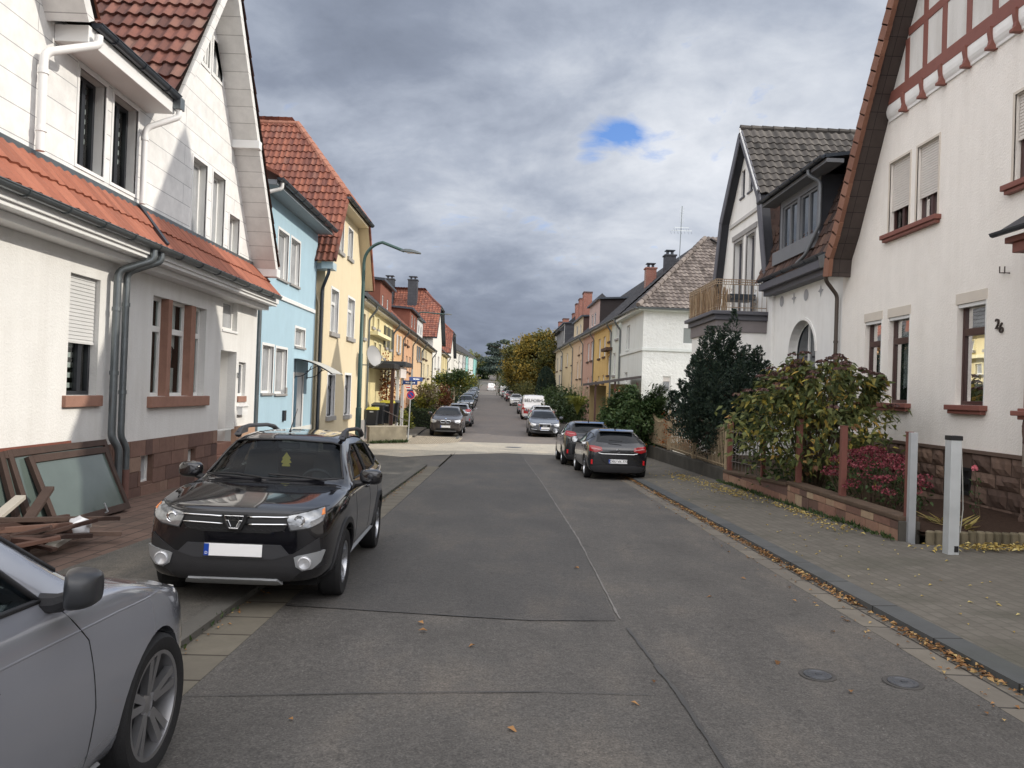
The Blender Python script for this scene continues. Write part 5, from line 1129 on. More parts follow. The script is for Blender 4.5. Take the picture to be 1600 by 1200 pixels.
    # grey gabled roof rising behind the terrace
    h = thing('slate_gable_house', 'tall dark slate gable rising behind the right-hand terrace', 'house', (14,100,0)); d = ray(941,458)*98; x, zt = d.x, CAMH+d.z
    MB().prism([(x-5.5,98,zt-5),(x+5.5,98,zt-5),(x,98,zt)], (0,10,0)).build('roof', SLATE, h); MB().box(x-5,x+5,98.1,107,0,zt-5).build('wall', plain('grey_back_wall', (.2,.2,.2), .9), h)
right_side()

# ------------------------------------------------------------------ vehicles (built in their own space: front axle at x=0, nose towards +x, left side +y)
RUBBER = plain('tyre_rubber', (.018,.018,.019), .75, 0, .3, .2, 20, .2, 90); TRIM = plain('black_plastic_trim', (.022,.022,.024), .55, 0, .4, .15, 8, .15, 120)
ALLOY = plain('alloy', (.42,.43,.45), .28, .9, .5, .1); CHROME = plain('chrome', (.75,.76,.78), .08, 1.0, .5, .03); ALLOY_D = plain('dark_alloy', (.06,.062,.068), .35, .6, .5, .15)
CARGLASS = glassmat('car_glass', (.5,.57,.58), .5); TINT = panemat('dark_car_glass', (.008,.01,.012), .03); TINT.node_tree.nodes['Principled BSDF'].inputs['Specular IOR Level'].default_value = .4; LENS = plain('headlamp_lens', (.55,.56,.58), .1, .35, .8, .35, 9); REDL = plain('tail_lens', (.3,.012,.015), .15, 0, .7, .3, 12)
WELL = plain('wheel_well', (.012,.012,.012), .95, 0, .1, .1); CABIN = plain('cabin_trim', (.06,.064,.07), .8, 0, .3, .2); PLATE = plain('plate_white', (.9,.9,.9), .35, 0, .5, .03); EUBLUE = plain('plate_blue', (.01,.06,.36), .35, 0, .5, .05); SILVERP = plain('satin_silver_plastic', (.3,.31,.32), .4, .3, .5, .08); BLACK = plain('black', (.012,.012,.013), .5, 0, .4, .1); AMBER = plain('amber_lens', (.7,.22,.05), .2, 0, .6, .1)
def section(W, zb, zs, zr, zt, yr, flare=0.0):
    h_ = zs-zb
    return [(0,zb),(.78*W,zb),(.945*W,zb+.07),(.985*W+flare*.5,zb+.30*h_),(W+flare*.4,zb+.60*h_),(.985*W,zb+.80*h_),(.955*W,zs-.012),(.925*W,zs+.012),((.925*W+yr)/2+.012,zs+(zr-zs)*.52),(yr,zr),(yr*.86,zr+.66*(zt-zr)),(yr*.45,zt-.004),(0,zt)]
def loft(stations, sub=2):
    """stations: (x, section, slant) from nose to tail -> closed smooth body mesh"""
    m = MB(); K = len(stations[0][1]); N2 = 2*K-2
    for x, s, sl in stations:
        zm = (s[0][1]+s[-1][1])/2
        ring = [(x+sl*(z-zm), y, z) for y, z in s]+[(x+sl*(z-zm), -y, z) for y, z in s[-2:0:-1]]
        m.v += ring
    for i in range(len(stations)-1):
        for k in range(N2): a, b = i*N2+k, i*N2+(k+1)%N2; m.f.append((a, b, b+N2, a+N2)); m.m.append(0)
    for base in (0, (len(stations)-1)*N2):
        for k in range(K-1):
            l0, l1 = base+k, base+k+1; r0, r1 = base+(N2-k)%N2, base+(N2-k-1)
            if k == 0: m.f.append((l0, l1, r1)); 
            elif k == K-2: m.f.append((l0, l1, r0))
            else: m.f.append((l0, l1, r1, r0))
            m.m.append(0)
    me = bpy.data.meshes.new('tmp'); me.from_pydata(m.v, [], m.f); ob = bpy.data.objects.new('tmp', me); COL.objects.link(ob)
    bm = bmesh.new(); bm.from_mesh(me); bmesh.ops.recalc_face_normals(bm, faces=bm.faces); bm.to_mesh(me); bm.free()
    if sub: md = ob.modifiers.new('s', 'SUBSURF'); md.levels = sub; md.render_levels = sub
    me2 = bpy.data.meshes.new_from_object(ob.evaluated_get(bpy.context.evaluated_depsgraph_get())); bpy.data.objects.remove(ob); return me2
def boolean(me, cutter_mb, mats):
    """cut a mesh by a closed mesh; the cut surface takes the cutter's material index"""
    ob = bpy.data.objects.new('tmp', me); COL.objects.link(ob)
    cm = bpy.data.meshes.new('cut'); cm.from_pydata([tuple(v) for v in cutter_mb.v], [], cutter_mb.f)
    bm = bmesh.new(); bm.from_mesh(cm); bmesh.ops.recalc_face_normals(bm, faces=bm.faces); bm.to_mesh(cm); bm.free()
    me.materials.clear(); cm.materials.clear()
    for k in mats: me.materials.append(k); cm.materials.append(k)
    cm.polygons.foreach_set('material_index', cutter_mb.m)
    co = bpy.data.objects.new('cut', cm); COL.objects.link(co)
    md = ob.modifiers.new('b', 'BOOLEAN'); md.operation = 'DIFFERENCE'; md.object = co; md.solver = 'EXACT'; md.use_self = True
    try: md.material_mode = 'INDEX'
    except Exception: pass
    r_ = bpy.data.meshes.new_from_object(ob.evaluated_get(bpy.context.evaluated_depsgraph_get())); bpy.data.objects.remove(ob); bpy.data.objects.remove(co); return r_
class Skin:
    """projects flat outlines on to the body surface"""
    def __init__(s, me):
        s.b = BVHTree.FromPolygons([v.co for v in me.vertices], [tuple(p.vertices) for p in me.polygons])
    def hit(s, a, b, ax, off):
        if ax == 'x+': o, d = V((6,a,b)), V((-1,0,0))
        elif ax == 'x-': o, d = V((-9,a,b)), V((1,0,0))
        elif ax == 'y+': o, d = V((a,3,b)), V((0,-1,0))
        elif ax == 'y-': o, d = V((a,-3,b)), V((0,1,0))
        else: o, d = V((a,b,4)), V((0,0,-1))
        h, n, i, t = s.b.ray_cast(o, d)
        if h is None:
            q = o+d*(3 if ax[0] == 'y' else 6 if ax == 'x+' else 4); h, n, i, t = s.b.find_nearest(q)
            o2 = V(h)
        if n.dot(d) > 0: n = -n
        return h+n*off
    def patch(s, m, pts, ax, off=.004, step=.05, mi=0, skirt=True):
        P = [V(p) for p in pts]; Q = []
        for i in range(len(P)):
            a, b = P[i], P[(i+1)%len(P)]; n = max(1, int((b-a).length/step)); Q += [a.lerp(b, k/n) for k in range(n)]
        n = len(Q); x0, x1 = min(p.x for p in Q), max(p.x for p in Q); y0, y1 = min(p.y for p in Q), max(p.y for p in Q); E = []
        x = x0+step*.5
        while x < x1:
            y = y0+step*.5
            while y < y1: E.append(V((x+.0007*math.sin(y*90), y))); y += step
            x += step
        r_ = delaunay_2d_cdt(Q+E, [(i,(i+1)%n) for i in range(n)], [], 1, 1e-5)
        vs = [s.hit(p.x, p.y, ax, off) for p in r_[0]]; m.add(vs, r_[2], mi)
        if skirt:
            a = [s.hit(p.x, p.y, ax, off) for p in Q]; b = [s.hit(p.x, p.y, ax, -.012) for p in Q]
            m.add(a+b, [(i,(i+1)%n,n+(i+1)%n,n+i) for i in range(n)], mi)
        return m
    def line(s, m, pts, ax, r=.004, off=.0, step=.06, closed=False, mi=0):
        P = [V(p) for p in pts]; 
        if closed: P.append(P[0])
        Q = []
        for a, b in zip(P, P[1:]): n = max(1, int((b-a).length/step)); Q += [a.lerp(b, k/n) for k in range(n)]
        Q.append(P[-1]); m.tube([s.hit(p.x, p.y, ax, off) for p in Q], r, 5, mi, cap=True); return m
def wheel(par, c, side, Rr, w, rimr, spokes, rim=ALLOY, style=0, back=ALLOY_D):
    """wheel with its outer face on the `side` (+1/-1) y side"""
    c = V(c); ax = V((0,side,0)); h = w/2
    pr = [(rimr,-h*.9),(rimr+.012,-h),(Rr*.93,-h),(Rr*.985,-h*.8),(Rr,-h*.55),(Rr,h*.55),(Rr*.985,h*.8),(Rr*.93,h),(rimr+.012,h),(rimr-.004,h*.92)]
    wh = MB().lathe(pr, c, ax, 40); 
    for k in range(3): z = (-.3+.3*k)*w; wh.lathe([(Rr+.001,z-.006),(Rr+.002,z),(Rr+.001,z+.006)], c, ax, 40)
    wo = wh.build('wheel', RUBBER, par, smooth=True, local=True)
    m = MB().lathe([(rimr-.004,h*.92),(rimr-.022,h*.9),(rimr-.03,h*.55),(rimr-.035,-h*.5)], c, ax, 40)
    def P(r, a, d): return c+ax*d+V((math.cos(a)*r, 0, math.sin(a)*r))
    for k in range(spokes):
        a0 = 2*math.pi*k/spokes+.3
        if style == 1:     # split five-spoke
            for s_ in (-1, 1):
                aa = a0+s_*.10; ab = a0+s_*.26
                pts = [P(.04,a0-s_*.15,h*.66),P(.062,a0+s_*.45,h*.66),P(rimr-.015,a0+s_*.25,h*.86),P(rimr-.015,a0+s_*.07,h*.86)]; pts = pts if s_ > 0 else pts[::-1]
                m.prism(pts, ax*-.035)
        else:
            wd = .055; pts = [P(.05,a0-.5,h*.6),P(.05,a0+.5,h*.6),P(rimr-.02,a0+wd/rimr*.85,h*.8),P(rimr-.02,a0-wd/rimr*.85,h*.8)]; m.prism(pts, ax*-.04)
    m.lathe([(0,h*.68),(.035,h*.67),(.06,h*.55),(.065,h*.3)], c, ax, 20)
    ro = m.build('rim', rim, wo, local=True, bevel=0, smooth=True)
    MB().lathe([(0,-h*.2),(rimr-.03,-h*.2)], c, ax, 24).lathe([(0.02,h*.1),(rimr*.62,h*.1),(rimr*.62,-h*.2)], c, ax, 24).build('brake_disc', back, wo, local=True)
def mirror(par, x, y, z, s, mat, size=1.0, glass=CHROME, fold=0.0):
    """door mirror: rounded shell on a short foot; s = side"""
    me = loft([(.075*size,[(0,-.05),(.03,-.05),(.055,-.035),(.06,-.01),(.06,.01),(.055,.035),(.03,.05),(0,.05)],0),(.05*size,[(0,-.075),(.06,-.075),(.098,-.055),(.108,-.02),(.108,.02),(.098,.05),(.06,.07),(0,.07)],0),(-.01,[(0,-.085),(.07,-.085),(.112,-.065),(.122,-.02),(.122,.025),(.112,.06),(.07,.08),(0,.08)],0),(-.055*size,[(0,-.08),(.07,-.08),(.11,-.06),(.118,-.02),(.118,.02),(.11,.058),(.07,.076),(0,.076)],0)], 2)
    me.transform(Matrix.Translation((x,y,z)) @ Matrix.Rotation((-.12-fold)*s*-1 if fold else -.12*s,4,'Z') @ Matrix.Diagonal((1,size,size,1))); me.materials.clear(); me.materials.append(mat); me.polygons.foreach_set('use_smooth',[True]*len(me.polygons)); me.name = 'mirror'
    o = bpy.data.objects.new('mirror', me); COL.objects.link(o); o.parent = par
    m = MB().tube([(x+.02,y-s*.25*size,z-.085*size),(x+.01,y-s*.1*size,z-.07*size),(x,y-s*.02,z-.04*size)], .03, 8, radii=[.045,.035,.03]); m.build('mirror_foot', TRIM, o, local=True, smooth=True)
    if not fold: MB().lathe([(0,0),(.09,0)], (x-.062*size,y,z-.002), (-1,0,0), 20).build('mirror_glass', glass, o, local=True)
def text_local(par, s, size, o, xd, yd, mat, depth=.002, name='lettering'): return text_mesh(name, s, size, basis(o, xd, yd), mat, par, depth, local=True)
def plate(par, x, z, face, txt=None, y=0.0, w=.52, blank=False):
    """number plate facing +1 (nose) or -1 (tail)"""
    m = MB().box(x-.006,x+.006,y-w/2,y+w/2,z-.056,z+.056); p = m.build('licence_plate', PLATE, par, local=True, bevel=.003)
    e = x+face*.007; yl = -w/2 if face > 0 else w/2; 
    a, b = sorted((y+yl, y+yl+(.045 if face > 0 else -.045))); MB().box(min(x,e+face*.001),max(x,e+face*.001),a,b,z-.054,z+.054).build('euro_band', EUBLUE, p, local=True)
    xd = V((0,face,0)); text_local(p, 'D', .035, (e+face*.002, (a+b)/2, z-.03), xd, (0,0,1), PLATE)
    if txt: text_local(p, txt, .095, (e+face*.001, y+(.02 if face > 0 else -.02), z), xd, (0,0,1), BLACK)
    MB().box(x-face*.004-.004,x+face*-.004+.004,y-w/2-.01,y+w/2+.01,z-.078,z-.054).build('plate_holder', TRIM, p, local=True)
def car(S, pmat, name='parked_car', interior=True, sub=2):
    """S: dictionary of proportions. returns root, skin"""
    L_, W, H, wb, fo = S['L'], S['W']/2, S['H'], S['wb'], S['fo']; zb = S.get('zb',.2); xt = fo-L_; Rr = S['R']
    zf, zc, xc_, r0, r1, xg, zt, b0, b1 = (S[k] for k in ('zf','zc','xc','r0','r1','xg','zt','b0','b1'))
    yr = S.get('yr',.66)*W; st = []; fl = S.get('flare',0)
    def hood(x, k, zbot, top, sl=0, sh=.0, yw=.8): st.append((x, section(W*k, zbot, top-.05-sh, top-.018, top, W*k*yw), sl))
    nk = S.get('nk',(.60,.79,.90,.965)); hood(fo, nk[0], zb+.14, zf-.10, S.get('sl',-.0), .02, .8); hood(fo-.035, nk[1], zb+.06, zf-.045, 0, .02, .8); hood(fo-.12, nk[2], zb+.02, zf-.005, 0, .0); hood(fo-.34, nk[3], zb, zf+.03, 0, .0)
    t = lambda x: zf+.03+(zc-zf-.03)*((fo-.34-x)/(fo-.34-xc_))
    hood(-.02, 1.0, zb, t(-.02)+.012, 0, .0); hood((xc_)*.55-.01, 1.0, zb, t(xc_*.55)+.014)
    def cab(x, top, rail, belt, k=1.0, yw=None, f=0): st.append((x, section(W*k, zb, belt, rail, top, yw if yw else yr, f), 0))
    cab(xc_+.06, zc-.004, zc-.03, b0-.01, 1, W*.80); cab(xc_-.05, zc+.035, zc+.01, b0, 1, W*.79)
    xm = (xc_+r0)/2; zm = zc+(H-zc)*.56; cab(xm, zm, zm-.045, b0+(b1-b0)*.06, 1, (W*.79+yr)/2+.01)
    cab(r0+.07, H-.075, H-.14, b0+(b1-b0)*.15); cab(r0-.12, H-.028, H-.095, b0+(b1-b0)*.22); cab(r0-.6, H, H-.07, b0+(b1-b0)*.4); cab((r0-.6+r1)/2, H-.004, H-.075, b0+(b1-b0)*.65, 1, yr*.99); cab(r1+.22, H-.035, H-.105, b0+(b1-b0)*.85, .995, yr*.97); cab(r1, H-.075, H-.15, b1, .985, yr*.95)
    xh = (r1+xg)/2; zh = zt+(H-.075-zt)*.52; cab(xh, zh, zh-.05, b1+.0, .972, yr*.97+.02)
    cab(xg, zt, zt-.03, zt-.055, .955, W*.76)
    xe = xt+.06
    if xg-xe > .25: cab((xg+xe)/2, zt-.01, zt-.035, zt-.06, .95, W*.76)
    cab(xe+.02, zt-.04, zt-.075, zt-.1, .925, W*.74); cab(xt+.03, zt-.09, zt-.13, zt-.16, .84, W*.68); st.append((xt, section(W*.68, zb+.16, zt-.24, zt-.2, zt-.16, W*.55), 0))
    me = loft(st, sub); sk = Skin(me); body = me; mats = [pmat, WELL, TRIM]
    # wheel arches
    m = MB()
    for x in (0, -wb):
        for s in (1, -1): m.lathe([(0,0),(Rr+S.get('arch',.05),0),(Rr+S.get('arch',.05),.5),(0,.5)], (x, s*(W-.27), Rr), (0,s,0), 36, 1)
    m2 = MB(); m2.v, m2.f, m2.m = m.v, m.f, m.m
    body = boolean(me, m2, mats)
    if interior:
        ci = []; ins = .05; base = min(b0,b1)-.38
        def ic(x, top, rail, k=1.0, yw=None): ci.append((x, [(0,base),(.80*W,base),(.86*W*k,base+.1),(.87*W*k,b0-.06),(((yw or yr)-ins),rail),((yw or yr)*.5,top-.005),(0,top)], 0))
        ic(xc_-.12, zc-.03, zc-.05, 1, W*.76); ic(xm, zm-ins-.015, zm-.09, 1, (W*.79+yr)/2); ic(r0-.05, H-.1, H-.15); ic(r0-.6, H-.055, H-.12); ic(r1+.15, H-.095, H-.16); ic(r1-.02, H-.15, H-.2); ic(xg+.06, max(zt-.0,base+.3), max(zt-.04,base+.26), 1, W*.74)
        cme = loft(ci, 0); k = MB(); k.v = [tuple(v.co) for v in cme.vertices]; k.f = [tuple(p.vertices) for p in cme.polygons]; k.m = [1]*len(k.f); body = boolean(body, k, mats)
        cut = MB()
        for poly in S['sidewin']: cut.prism([(x, -2, z) for x, z in poly], (0,4,0), 2)
        cut2 = MB(); ws = S['screen']; cut2.prism([(xm-.1 if False else r0-.45, y, z) for y, z in ws], (3.2,0,0), 2)
        rs = S.get('rearwin')
        body = boolean(body, cut, mats); body = boolean(body, cut2, mats)
        if rs: c3 = MB(); c3.prism([(r1+.4, y, z) for y, z in rs], (-3.2,0,0), 2); body = boolean(body, c3, mats)
    root = thing(name, 'car', 'car'); ORG[root] = V((0,0,0))
    body.name = 'body'; body.materials.clear()
    for k in mats: body.materials.append(k)
    body.polygons.foreach_set('use_smooth', [True]*len(body.polygons))
    try: body.set_sharp_from_angle(angle=R(32))
    except Exception: pass
    bo = bpy.data.objects.new('body', body); COL.objects.link(bo); bo.parent = root
    gm = CARGLASS if interior else S.get('glass', TINT); off = -.006 if interior else .004
    sk.patch(MB(), S['screen'], 'x+', off, .06, skirt=False).build('windscreen', gm, root, smooth='all', local=True)
    if S.get('rearwin'): sk.patch(MB(), S['rearwin'], 'x-', off, .06, skirt=False).build('rear_window', TINT if not interior else S.get('rglass', gm), root, smooth='all', local=True)
    for s in ('y+','y-'):
        for poly in S['sidewin']:
            w = sk.patch(MB(), poly, s, off, .07, skirt=False).build('side_window', gm, root, smooth='all', local=True)
            sk.line(MB(), poly, s, .011, .001, closed=True).build('window_seal', TRIM, w, smooth='all', local=True)
        m = MB()
        for ln in S.get('seams', ()): sk.line(m, ln, s, .0045, -.0015)
        if m.v: m.build('door_seam', BLACK, bo, local=True)
        for hx, hz in S.get('handles', ()):
            q = sk.hit(hx, hz, s, .018); sd_ = 1 if s == 'y+' else -1; m = MB().tube([q+V((-.1,-sd_*.012,0)), q+V((-.08,0,.004)), q+V((.06,0,.006)), q+V((.09,-sd_*.012,.004))], .013, 8); m.build('door_handle', pmat, bo, smooth='all', local=True)
    sk.line(MB(), S['screen'], 'x+', .012, .0, closed=True).build('windscreen_seal', TRIM, root, smooth='all', local=True)
    for x in (0, -wb):
        for s in (1, -1): wheel(root, (x, s*(W-S.get('tw',.21)/2-.015), Rr), s, Rr, S.get('tw',.21), S['rim'], S.get('spokes',5), S.get('rimmat',ALLOY), S.get('style',0))
    for s in (1, -1): mirror(root, S['mx'], s*(W+S.get('mo',.1)), S['mz'], s, S.get('mirmat',pmat), S.get('ms',1.0), fold=S.get('fold',0))
    MB().box(xt+.15,fo-.25,-W*.8,W*.8,zb-.02,zb+.1).build('underbody', WELL, root, local=True)
    if interior:
        m = MB(); zs_ = base
        for s in (1,-1):
            y = s*W*.45
            m.box(xc_-.95,xc_-.5+.02,y-.23,y+.23,zs_-.02,zs_+.14); m.hexa([(xc_-1.02,y-.22,zs_+.1),(xc_-.88,y-.22,zs_+.1),(xc_-.88,y+.22,zs_+.1),(xc_-1.02,y+.22,zs_+.1),(xc_-1.25,y-.19,zs_+.68),(xc_-1.14,y-.19,zs_+.68),(xc_-1.14,y+.19,zs_+.68),(xc_-1.25,y+.19,zs_+.68)]); m.box(xc_-1.28,xc_-1.18,y-.12,y+.12,zs_+.70,zs_+.88)
        m.box(xc_-2.0,xc_-1.75,-W*.72,W*.72,zs_+.05,zs_+.62); m.build('seats', CABIN, root, local=True, bevel=.03)
        m = MB().prism([(xc_-.1,-W*.8,zs_+.02),(xc_-.45,-W*.8,zs_+.08),(xc_-.4,-W*.8,b0-.07),(xc_-.28,-W*.8,b0-.02),(xc_-.05,-W*.78,b0-.02)], (0,W*1.6,0)); d = m.build('dashboard', CABIN, root, local=True, bevel=.03)
        c = V((xc_-.52, W*.42, b0-.02)); ax = V((-.9,0,.42)).normalized(); a = V((0,1,0)); b = ax.cross(a)
        m = MB().tube([c+(a*math.cos(t*.2618)+b*math.sin(t*.2618))*.18 for t in range(25)], .017, 8); m.tube([c-a*.17, c, c+a*.17], .02, 6); m.tube([c, c+V((.2,0,-.06))], .035, 8); m.build('steering_wheel', CABIN, root, local=True, smooth='all')
        m = MB().box(r0+.02,r0+.06,-.12,.12,H-.2,H-.13); m.build('rear_view_mirror', CABIN, root, local=True, bevel=.015)
    return root, sk, bo
def arch_trim(root, S, sk, mat=TRIM, w=.06, x0=0):
    W, Rr = S['W']/2, S['R']; ra = Rr+S.get('arch',.05)
    for x in (0,-S['wb']):
        for s in ('y+','y-'):
            pts = [(x+(ra+.002)*math.cos(t), Rr+(ra+.002)*math.sin(t)) for t in [math.pi*(k/16)*1.12-.19 for k in range(17)]]+[(x+(ra+w)*math.cos(t), Rr+(ra+w)*math.sin(t)) for t in [math.pi*(k/16)*1.12-.19 for k in range(17)][::-1]]
            sk.patch(MB(), pts, s, .018, .05).build('wheel_arch_trim', mat, root, smooth=True, local=True)
def mir(pts): return [(-y,z) for y,z in pts][::-1]
def place(root, x, y, heading, label, cat='car', grp=None, roll=0.0, z=None, scale=1.0):
    root.scale = (scale,)*3
    """heading: +1 drives away from the viewer (+Y), -1 comes towards; x,y = middle of the front axle"""
    rz = R(90) if heading > 0 else R(-90); root.location = (x, y, g(y)+.005 if z is None else z); s = (g(y+1)-g(y-1))/2*heading
    root.rotation_euler = (roll, -math.atan(s), rz); root['label'] = label; root['category'] = cat
    if grp: root['group'] = grp
    return root
GC = 'cars parked along the street'
# --- the black off-road car facing the viewer
def duster():
    P = paint('black_car_paint', (.006,.006,.008), 0, .10)
    S = dict(L=4.32, W=1.80, H=1.60, wb=2.67, fo=.83, R=.34, zb=.24, zf=.97, zc=1.09, xc=-.42, r0=-1.12, r1=-2.9, xg=-3.32, zt=1.08, b0=1.04, b1=1.13, yr=.69, flare=.035, arch=.055, tw=.22, rim=.215, spokes=5, mx=-.78, mz=1.14, ms=1.08,
        screen=[(-.73,1.13),(-.3,1.11),(.3,1.11),(.73,1.13),(.60,1.46),(.5,1.49),(0,1.505),(-.5,1.49),(-.60,1.46)], rearwin=[(-.6,1.14),(.6,1.14),(.53,1.44),(-.53,1.44)],
        sidewin=[[(-.80,1.11),(-1.62,1.12),(-1.62,1.46),(-1.42,1.46),(-1.16,1.38)],[(-1.70,1.12),(-2.42,1.15),(-2.42,1.44),(-1.70,1.46)],[(-2.5,1.17),(-2.86,1.22),(-2.78,1.40),(-2.5,1.435)]],
        seams=[[(-.62,.5),(-.60,.9),(-.66,1.06)],[(-1.66,.42),(-1.66,1.1)],[(-.62,.5),(-.7,.42),(-2.2,.42),(-2.3,.6)],[(-2.46,1.1),(-2.42,.9),(-2.3,.72)]], handles=[(-1.5,.96),(-2.28,.98)])
    r, sk, bo = car(S, P); arch_trim(r, S, sk)
    sk.patch(MB(), [(-.53,.55),(.53,.55),(.75,.70),(.76,.60),(.80,.44),(.62,.40),(.5,.30),(-.5,.30),(-.62,.40),(-.80,.44),(-.76,.60),(-.75,.70)], 'x+', .012, .06).build('lower_bumper', TRIM, r, smooth=True, local=True)
    sk.patch(MB(), [(-.5,.545),(-.42,.63),(.42,.63),(.5,.545),(.36,.5),(-.36,.5)], 'x+', .016, .05).build('bumper_insert', plain('dark_grey_plastic', (.035,.036,.04), .5), r, smooth=True, local=True)
    gr = sk.patch(MB(), [(-.50,.86),(-.44,.77),(-.3,.735),(.3,.735),(.44,.77),(.50,.86),(.48,.91),(-.48,.91)], 'x+', .008, .05).build('grille', BLACK, r, smooth=True, local=True)
    m = MB()
    for zz in (.755,.79): 
        for k in range(14):
            y = -.42+k*.065; q = sk.hit(y, zz, 'x+', .012); m.tube([q+V((0,-.027,0)), q+V((0,0,.015)), q+V((0,.027,0))], .004, 4)
    m.build('grille_mesh', TRIM, gr, local=True)
    for zz, a in ((.875,.475),(.815,.465)):
        for s in (1,-1): sk.line(MB(), [(s*.10,zz-.004),(s*a,zz+.006)], 'x+', .009, .016).build('grille_bar', CHROME, gr, smooth='all', local=True)
    # the maker's shield: a chrome goblet on a dark plinth
    x0 = sk.hit(0,.84,'x+',.018).x; f = Fr((x0,0,0),(0,1,0),(1,0,0))
    em = MB().prism([f.p(u,0,z) for u,z in ((-.115,.91),(.115,.91),(.105,.84),(.06,.755),(-.06,.755),(-.105,.84))], (.022,0,0)).build('emblem', BLACK, gr, local=True, bevel=.008)
    k = MB(); A = [(-.088,.893),(.088,.893),(.082,.86),(.042,.772),(-.042,.772),(-.082,.86)]; B = [(-.045,.842),(.045,.842),(.022,.796),(-.022,.796)]
    for q in ([(-.088,.893),(.088,.893),(.078,.848),(-.078,.848)],[(-.079,.85),(-.047,.85),(-.02,.79),(-.046,.779)],[(.079,.85),(.047,.85),(.02,.79),(.046,.779)],[(-.046,.782),(.046,.782),(.038,.768),(-.038,.768)]): k.prism([f.p(u,.022,z) for u,z in q], (.012,0,0))
    k.build('emblem_chrome', CHROME, em, local=True, bevel=.004); text_local(em, 'DACIA', .034, f.p(0,.036,.871), (0,1,0), (0,0,1), BLACK)
    for s in (1,-1):
        o = [(s*.50,.765),(s*.46,.86),(s*.47,.895),(s*.63,.925),(s*.755,.955),(s*.775,.90),(s*.76,.845),(s*.66,.79)]
        if s < 0: o = o[::-1]
        hl = sk.patch(MB(), o, 'x+', .014, .035).build('headlight', plain('clear_lens', (.3,.31,.32), .06, .55, 1.0, .75, 16), r, smooth=True, local=True); sk.line(MB(), o, 'x+', .007, .014, closed=True).build('lamp_rim', TRIM, hl, local=True)
        for dy, rr in ((.575,.05),):
            q = sk.hit(s*dy,.855,'x+',.004); MB().lathe([(rr*.55,.010),(rr*.62,.014),(rr*.9,.012),(rr,.016),(rr*1.05,.010)], q, (1,0,0), 24).build('reflector', CHROME, hl, local=True, smooth=True)
        q = [(s*.748,.90),(s*.768,.905),(s*.757,.945),(s*.745,.935)]; q = q if s > 0 else q[::-1]; sk.patch(MB(), q, 'x+', .02, .03).build('indicator', AMBER, hl, local=True)
        o = [(s*.545,.525),(s*.58,.54),(s*.79,.585),(s*.76,.48),(s*.70,.42),(s*.62,.405),(s*.565,.44)]
        fg = sk.patch(MB(), o, 'x+', .024, .04).build('fog_lamp_bezel', SILVERP, r, smooth=True, local=True); q = sk.hit(s*.64,.475,'x+',.02)
        MB().lathe([(.052,.03),(.06,.026),(.066,.012),(.062,.0)], q, (1,0,s*.0), 24).lathe([(0,.012),(.052,.022)], q, (1,0,0), 20).build('fog_lamp', LENS, fg, local=True, smooth=True)
    sk.patch(MB(), [(-.44,.285),(-.40,.325),(.40,.325),(.44,.285),(.3,.26),(-.3,.26)], 'x+', .035, .05).build('skid_plate', SILVERP, r, smooth=True, local=True)
    plate(r, sk.hit(0,.575,'x+',.02).x, .575, 1, None, .0)
    m = MB()
    for s in (1,-1): pass
    for s in (1,-1):
        y = s*.60; m = MB(); pts = [(-1.12,y*1.01,1.535),(-1.26,y,1.605),(-1.5,y*.99,1.632),(-2.3,y*.98,1.625),(-2.62,y*.97,1.595),(-2.8,y*.96,1.53)]; m.tube(pts, .022, 8, radii=[.04,.03,.024,.024,.03,.04]); m.hexa([(-1.04,y-.035,1.535),(-1.04,y+.035,1.535),(-1.36,y+.035,1.56),(-1.36,y-.035,1.56),(-1.22,y-.025,1.615),(-1.22,y+.025,1.615),(-1.42,y+.025,1.638),(-1.42,y-.025,1.638)]); m.build('roof_rail', plain('grey_roof_rail', (.05,.05,.055), .4, .4), r, smooth=True, local=True)
    MB().tube([(-1.3,-.05,1.585),(-1.32,-.05,1.62),(-1.62,-.05,1.86)], .004, 6, radii=[.016,.007,.003]).build('aerial', BLACK, r, local=True)
    m = MB()
    for y0, y1, z1 in ((.55,-.06,1.16),(-.12,-.64,1.15)): m.tube([sk.hit(y0,1.105,'x+',.015), sk.hit((y0+y1)/2,1.125,'x+',.022), sk.hit(y1,z1-.02,'x+',.015)], .011, 6)
    m.build('wiper', BLACK, r, local=True); sk.patch(MB(), [(-.46,.86),(-.64,.55),(.64,.55),(.46,.86),(.0,.87)][0:0] or [(-.5,.93),(.5,.93),(.66,1.0),(-.66,1.0)], 'x+', -.003, .1)
    m = MB(); sk.line(m, [(.62,.80-.2),(.60,.4),(.40,.52)][0:0] or [(.47,.9),(.5,.93),(.78,.965)], 'x+', .004, -.001); sk.line(m, [(-.47,.9),(-.5,.93),(-.78,.965)], 'x+', .004, -.001); m.build('bonnet_seam', BLACK, bo, local=True)
    # sill strip
    for s in ('y+','y-'): sk.patch(MB(), [(-.42,.30),(-2.25,.30),(-2.25,.37),(-.42,.37)], s, .02, .1).build('side_sill', SILVERP, r, smooth=True, local=True)
    # little yellow tree-shaped air freshener on the mirror
    t = MB().prism([(-.98,.0+dy,1.29+dz) for dy, dz in ((-.012,-.09),(-.045,-.09),(-.045,-.07),(-.03,-.06),(-.06,-.045),(-.035,-.005),(-.05,.0),(0,.07),(.05,0),(.035,-.005),(.06,-.045),(.03,-.06),(.045,-.07),(.045,-.09))], (.008,0,0)); af = t.build('air_freshener', plain('yellow_card', (.8,.62,.12), .7), None)
    place(r, -2.30, 7.36, -1, 'black off-road car parked facing the viewer with roof rails and a blanked plate', 'car', GC, roll=R(-.8), scale=.935); r.rotation_euler.z += R(2.2)
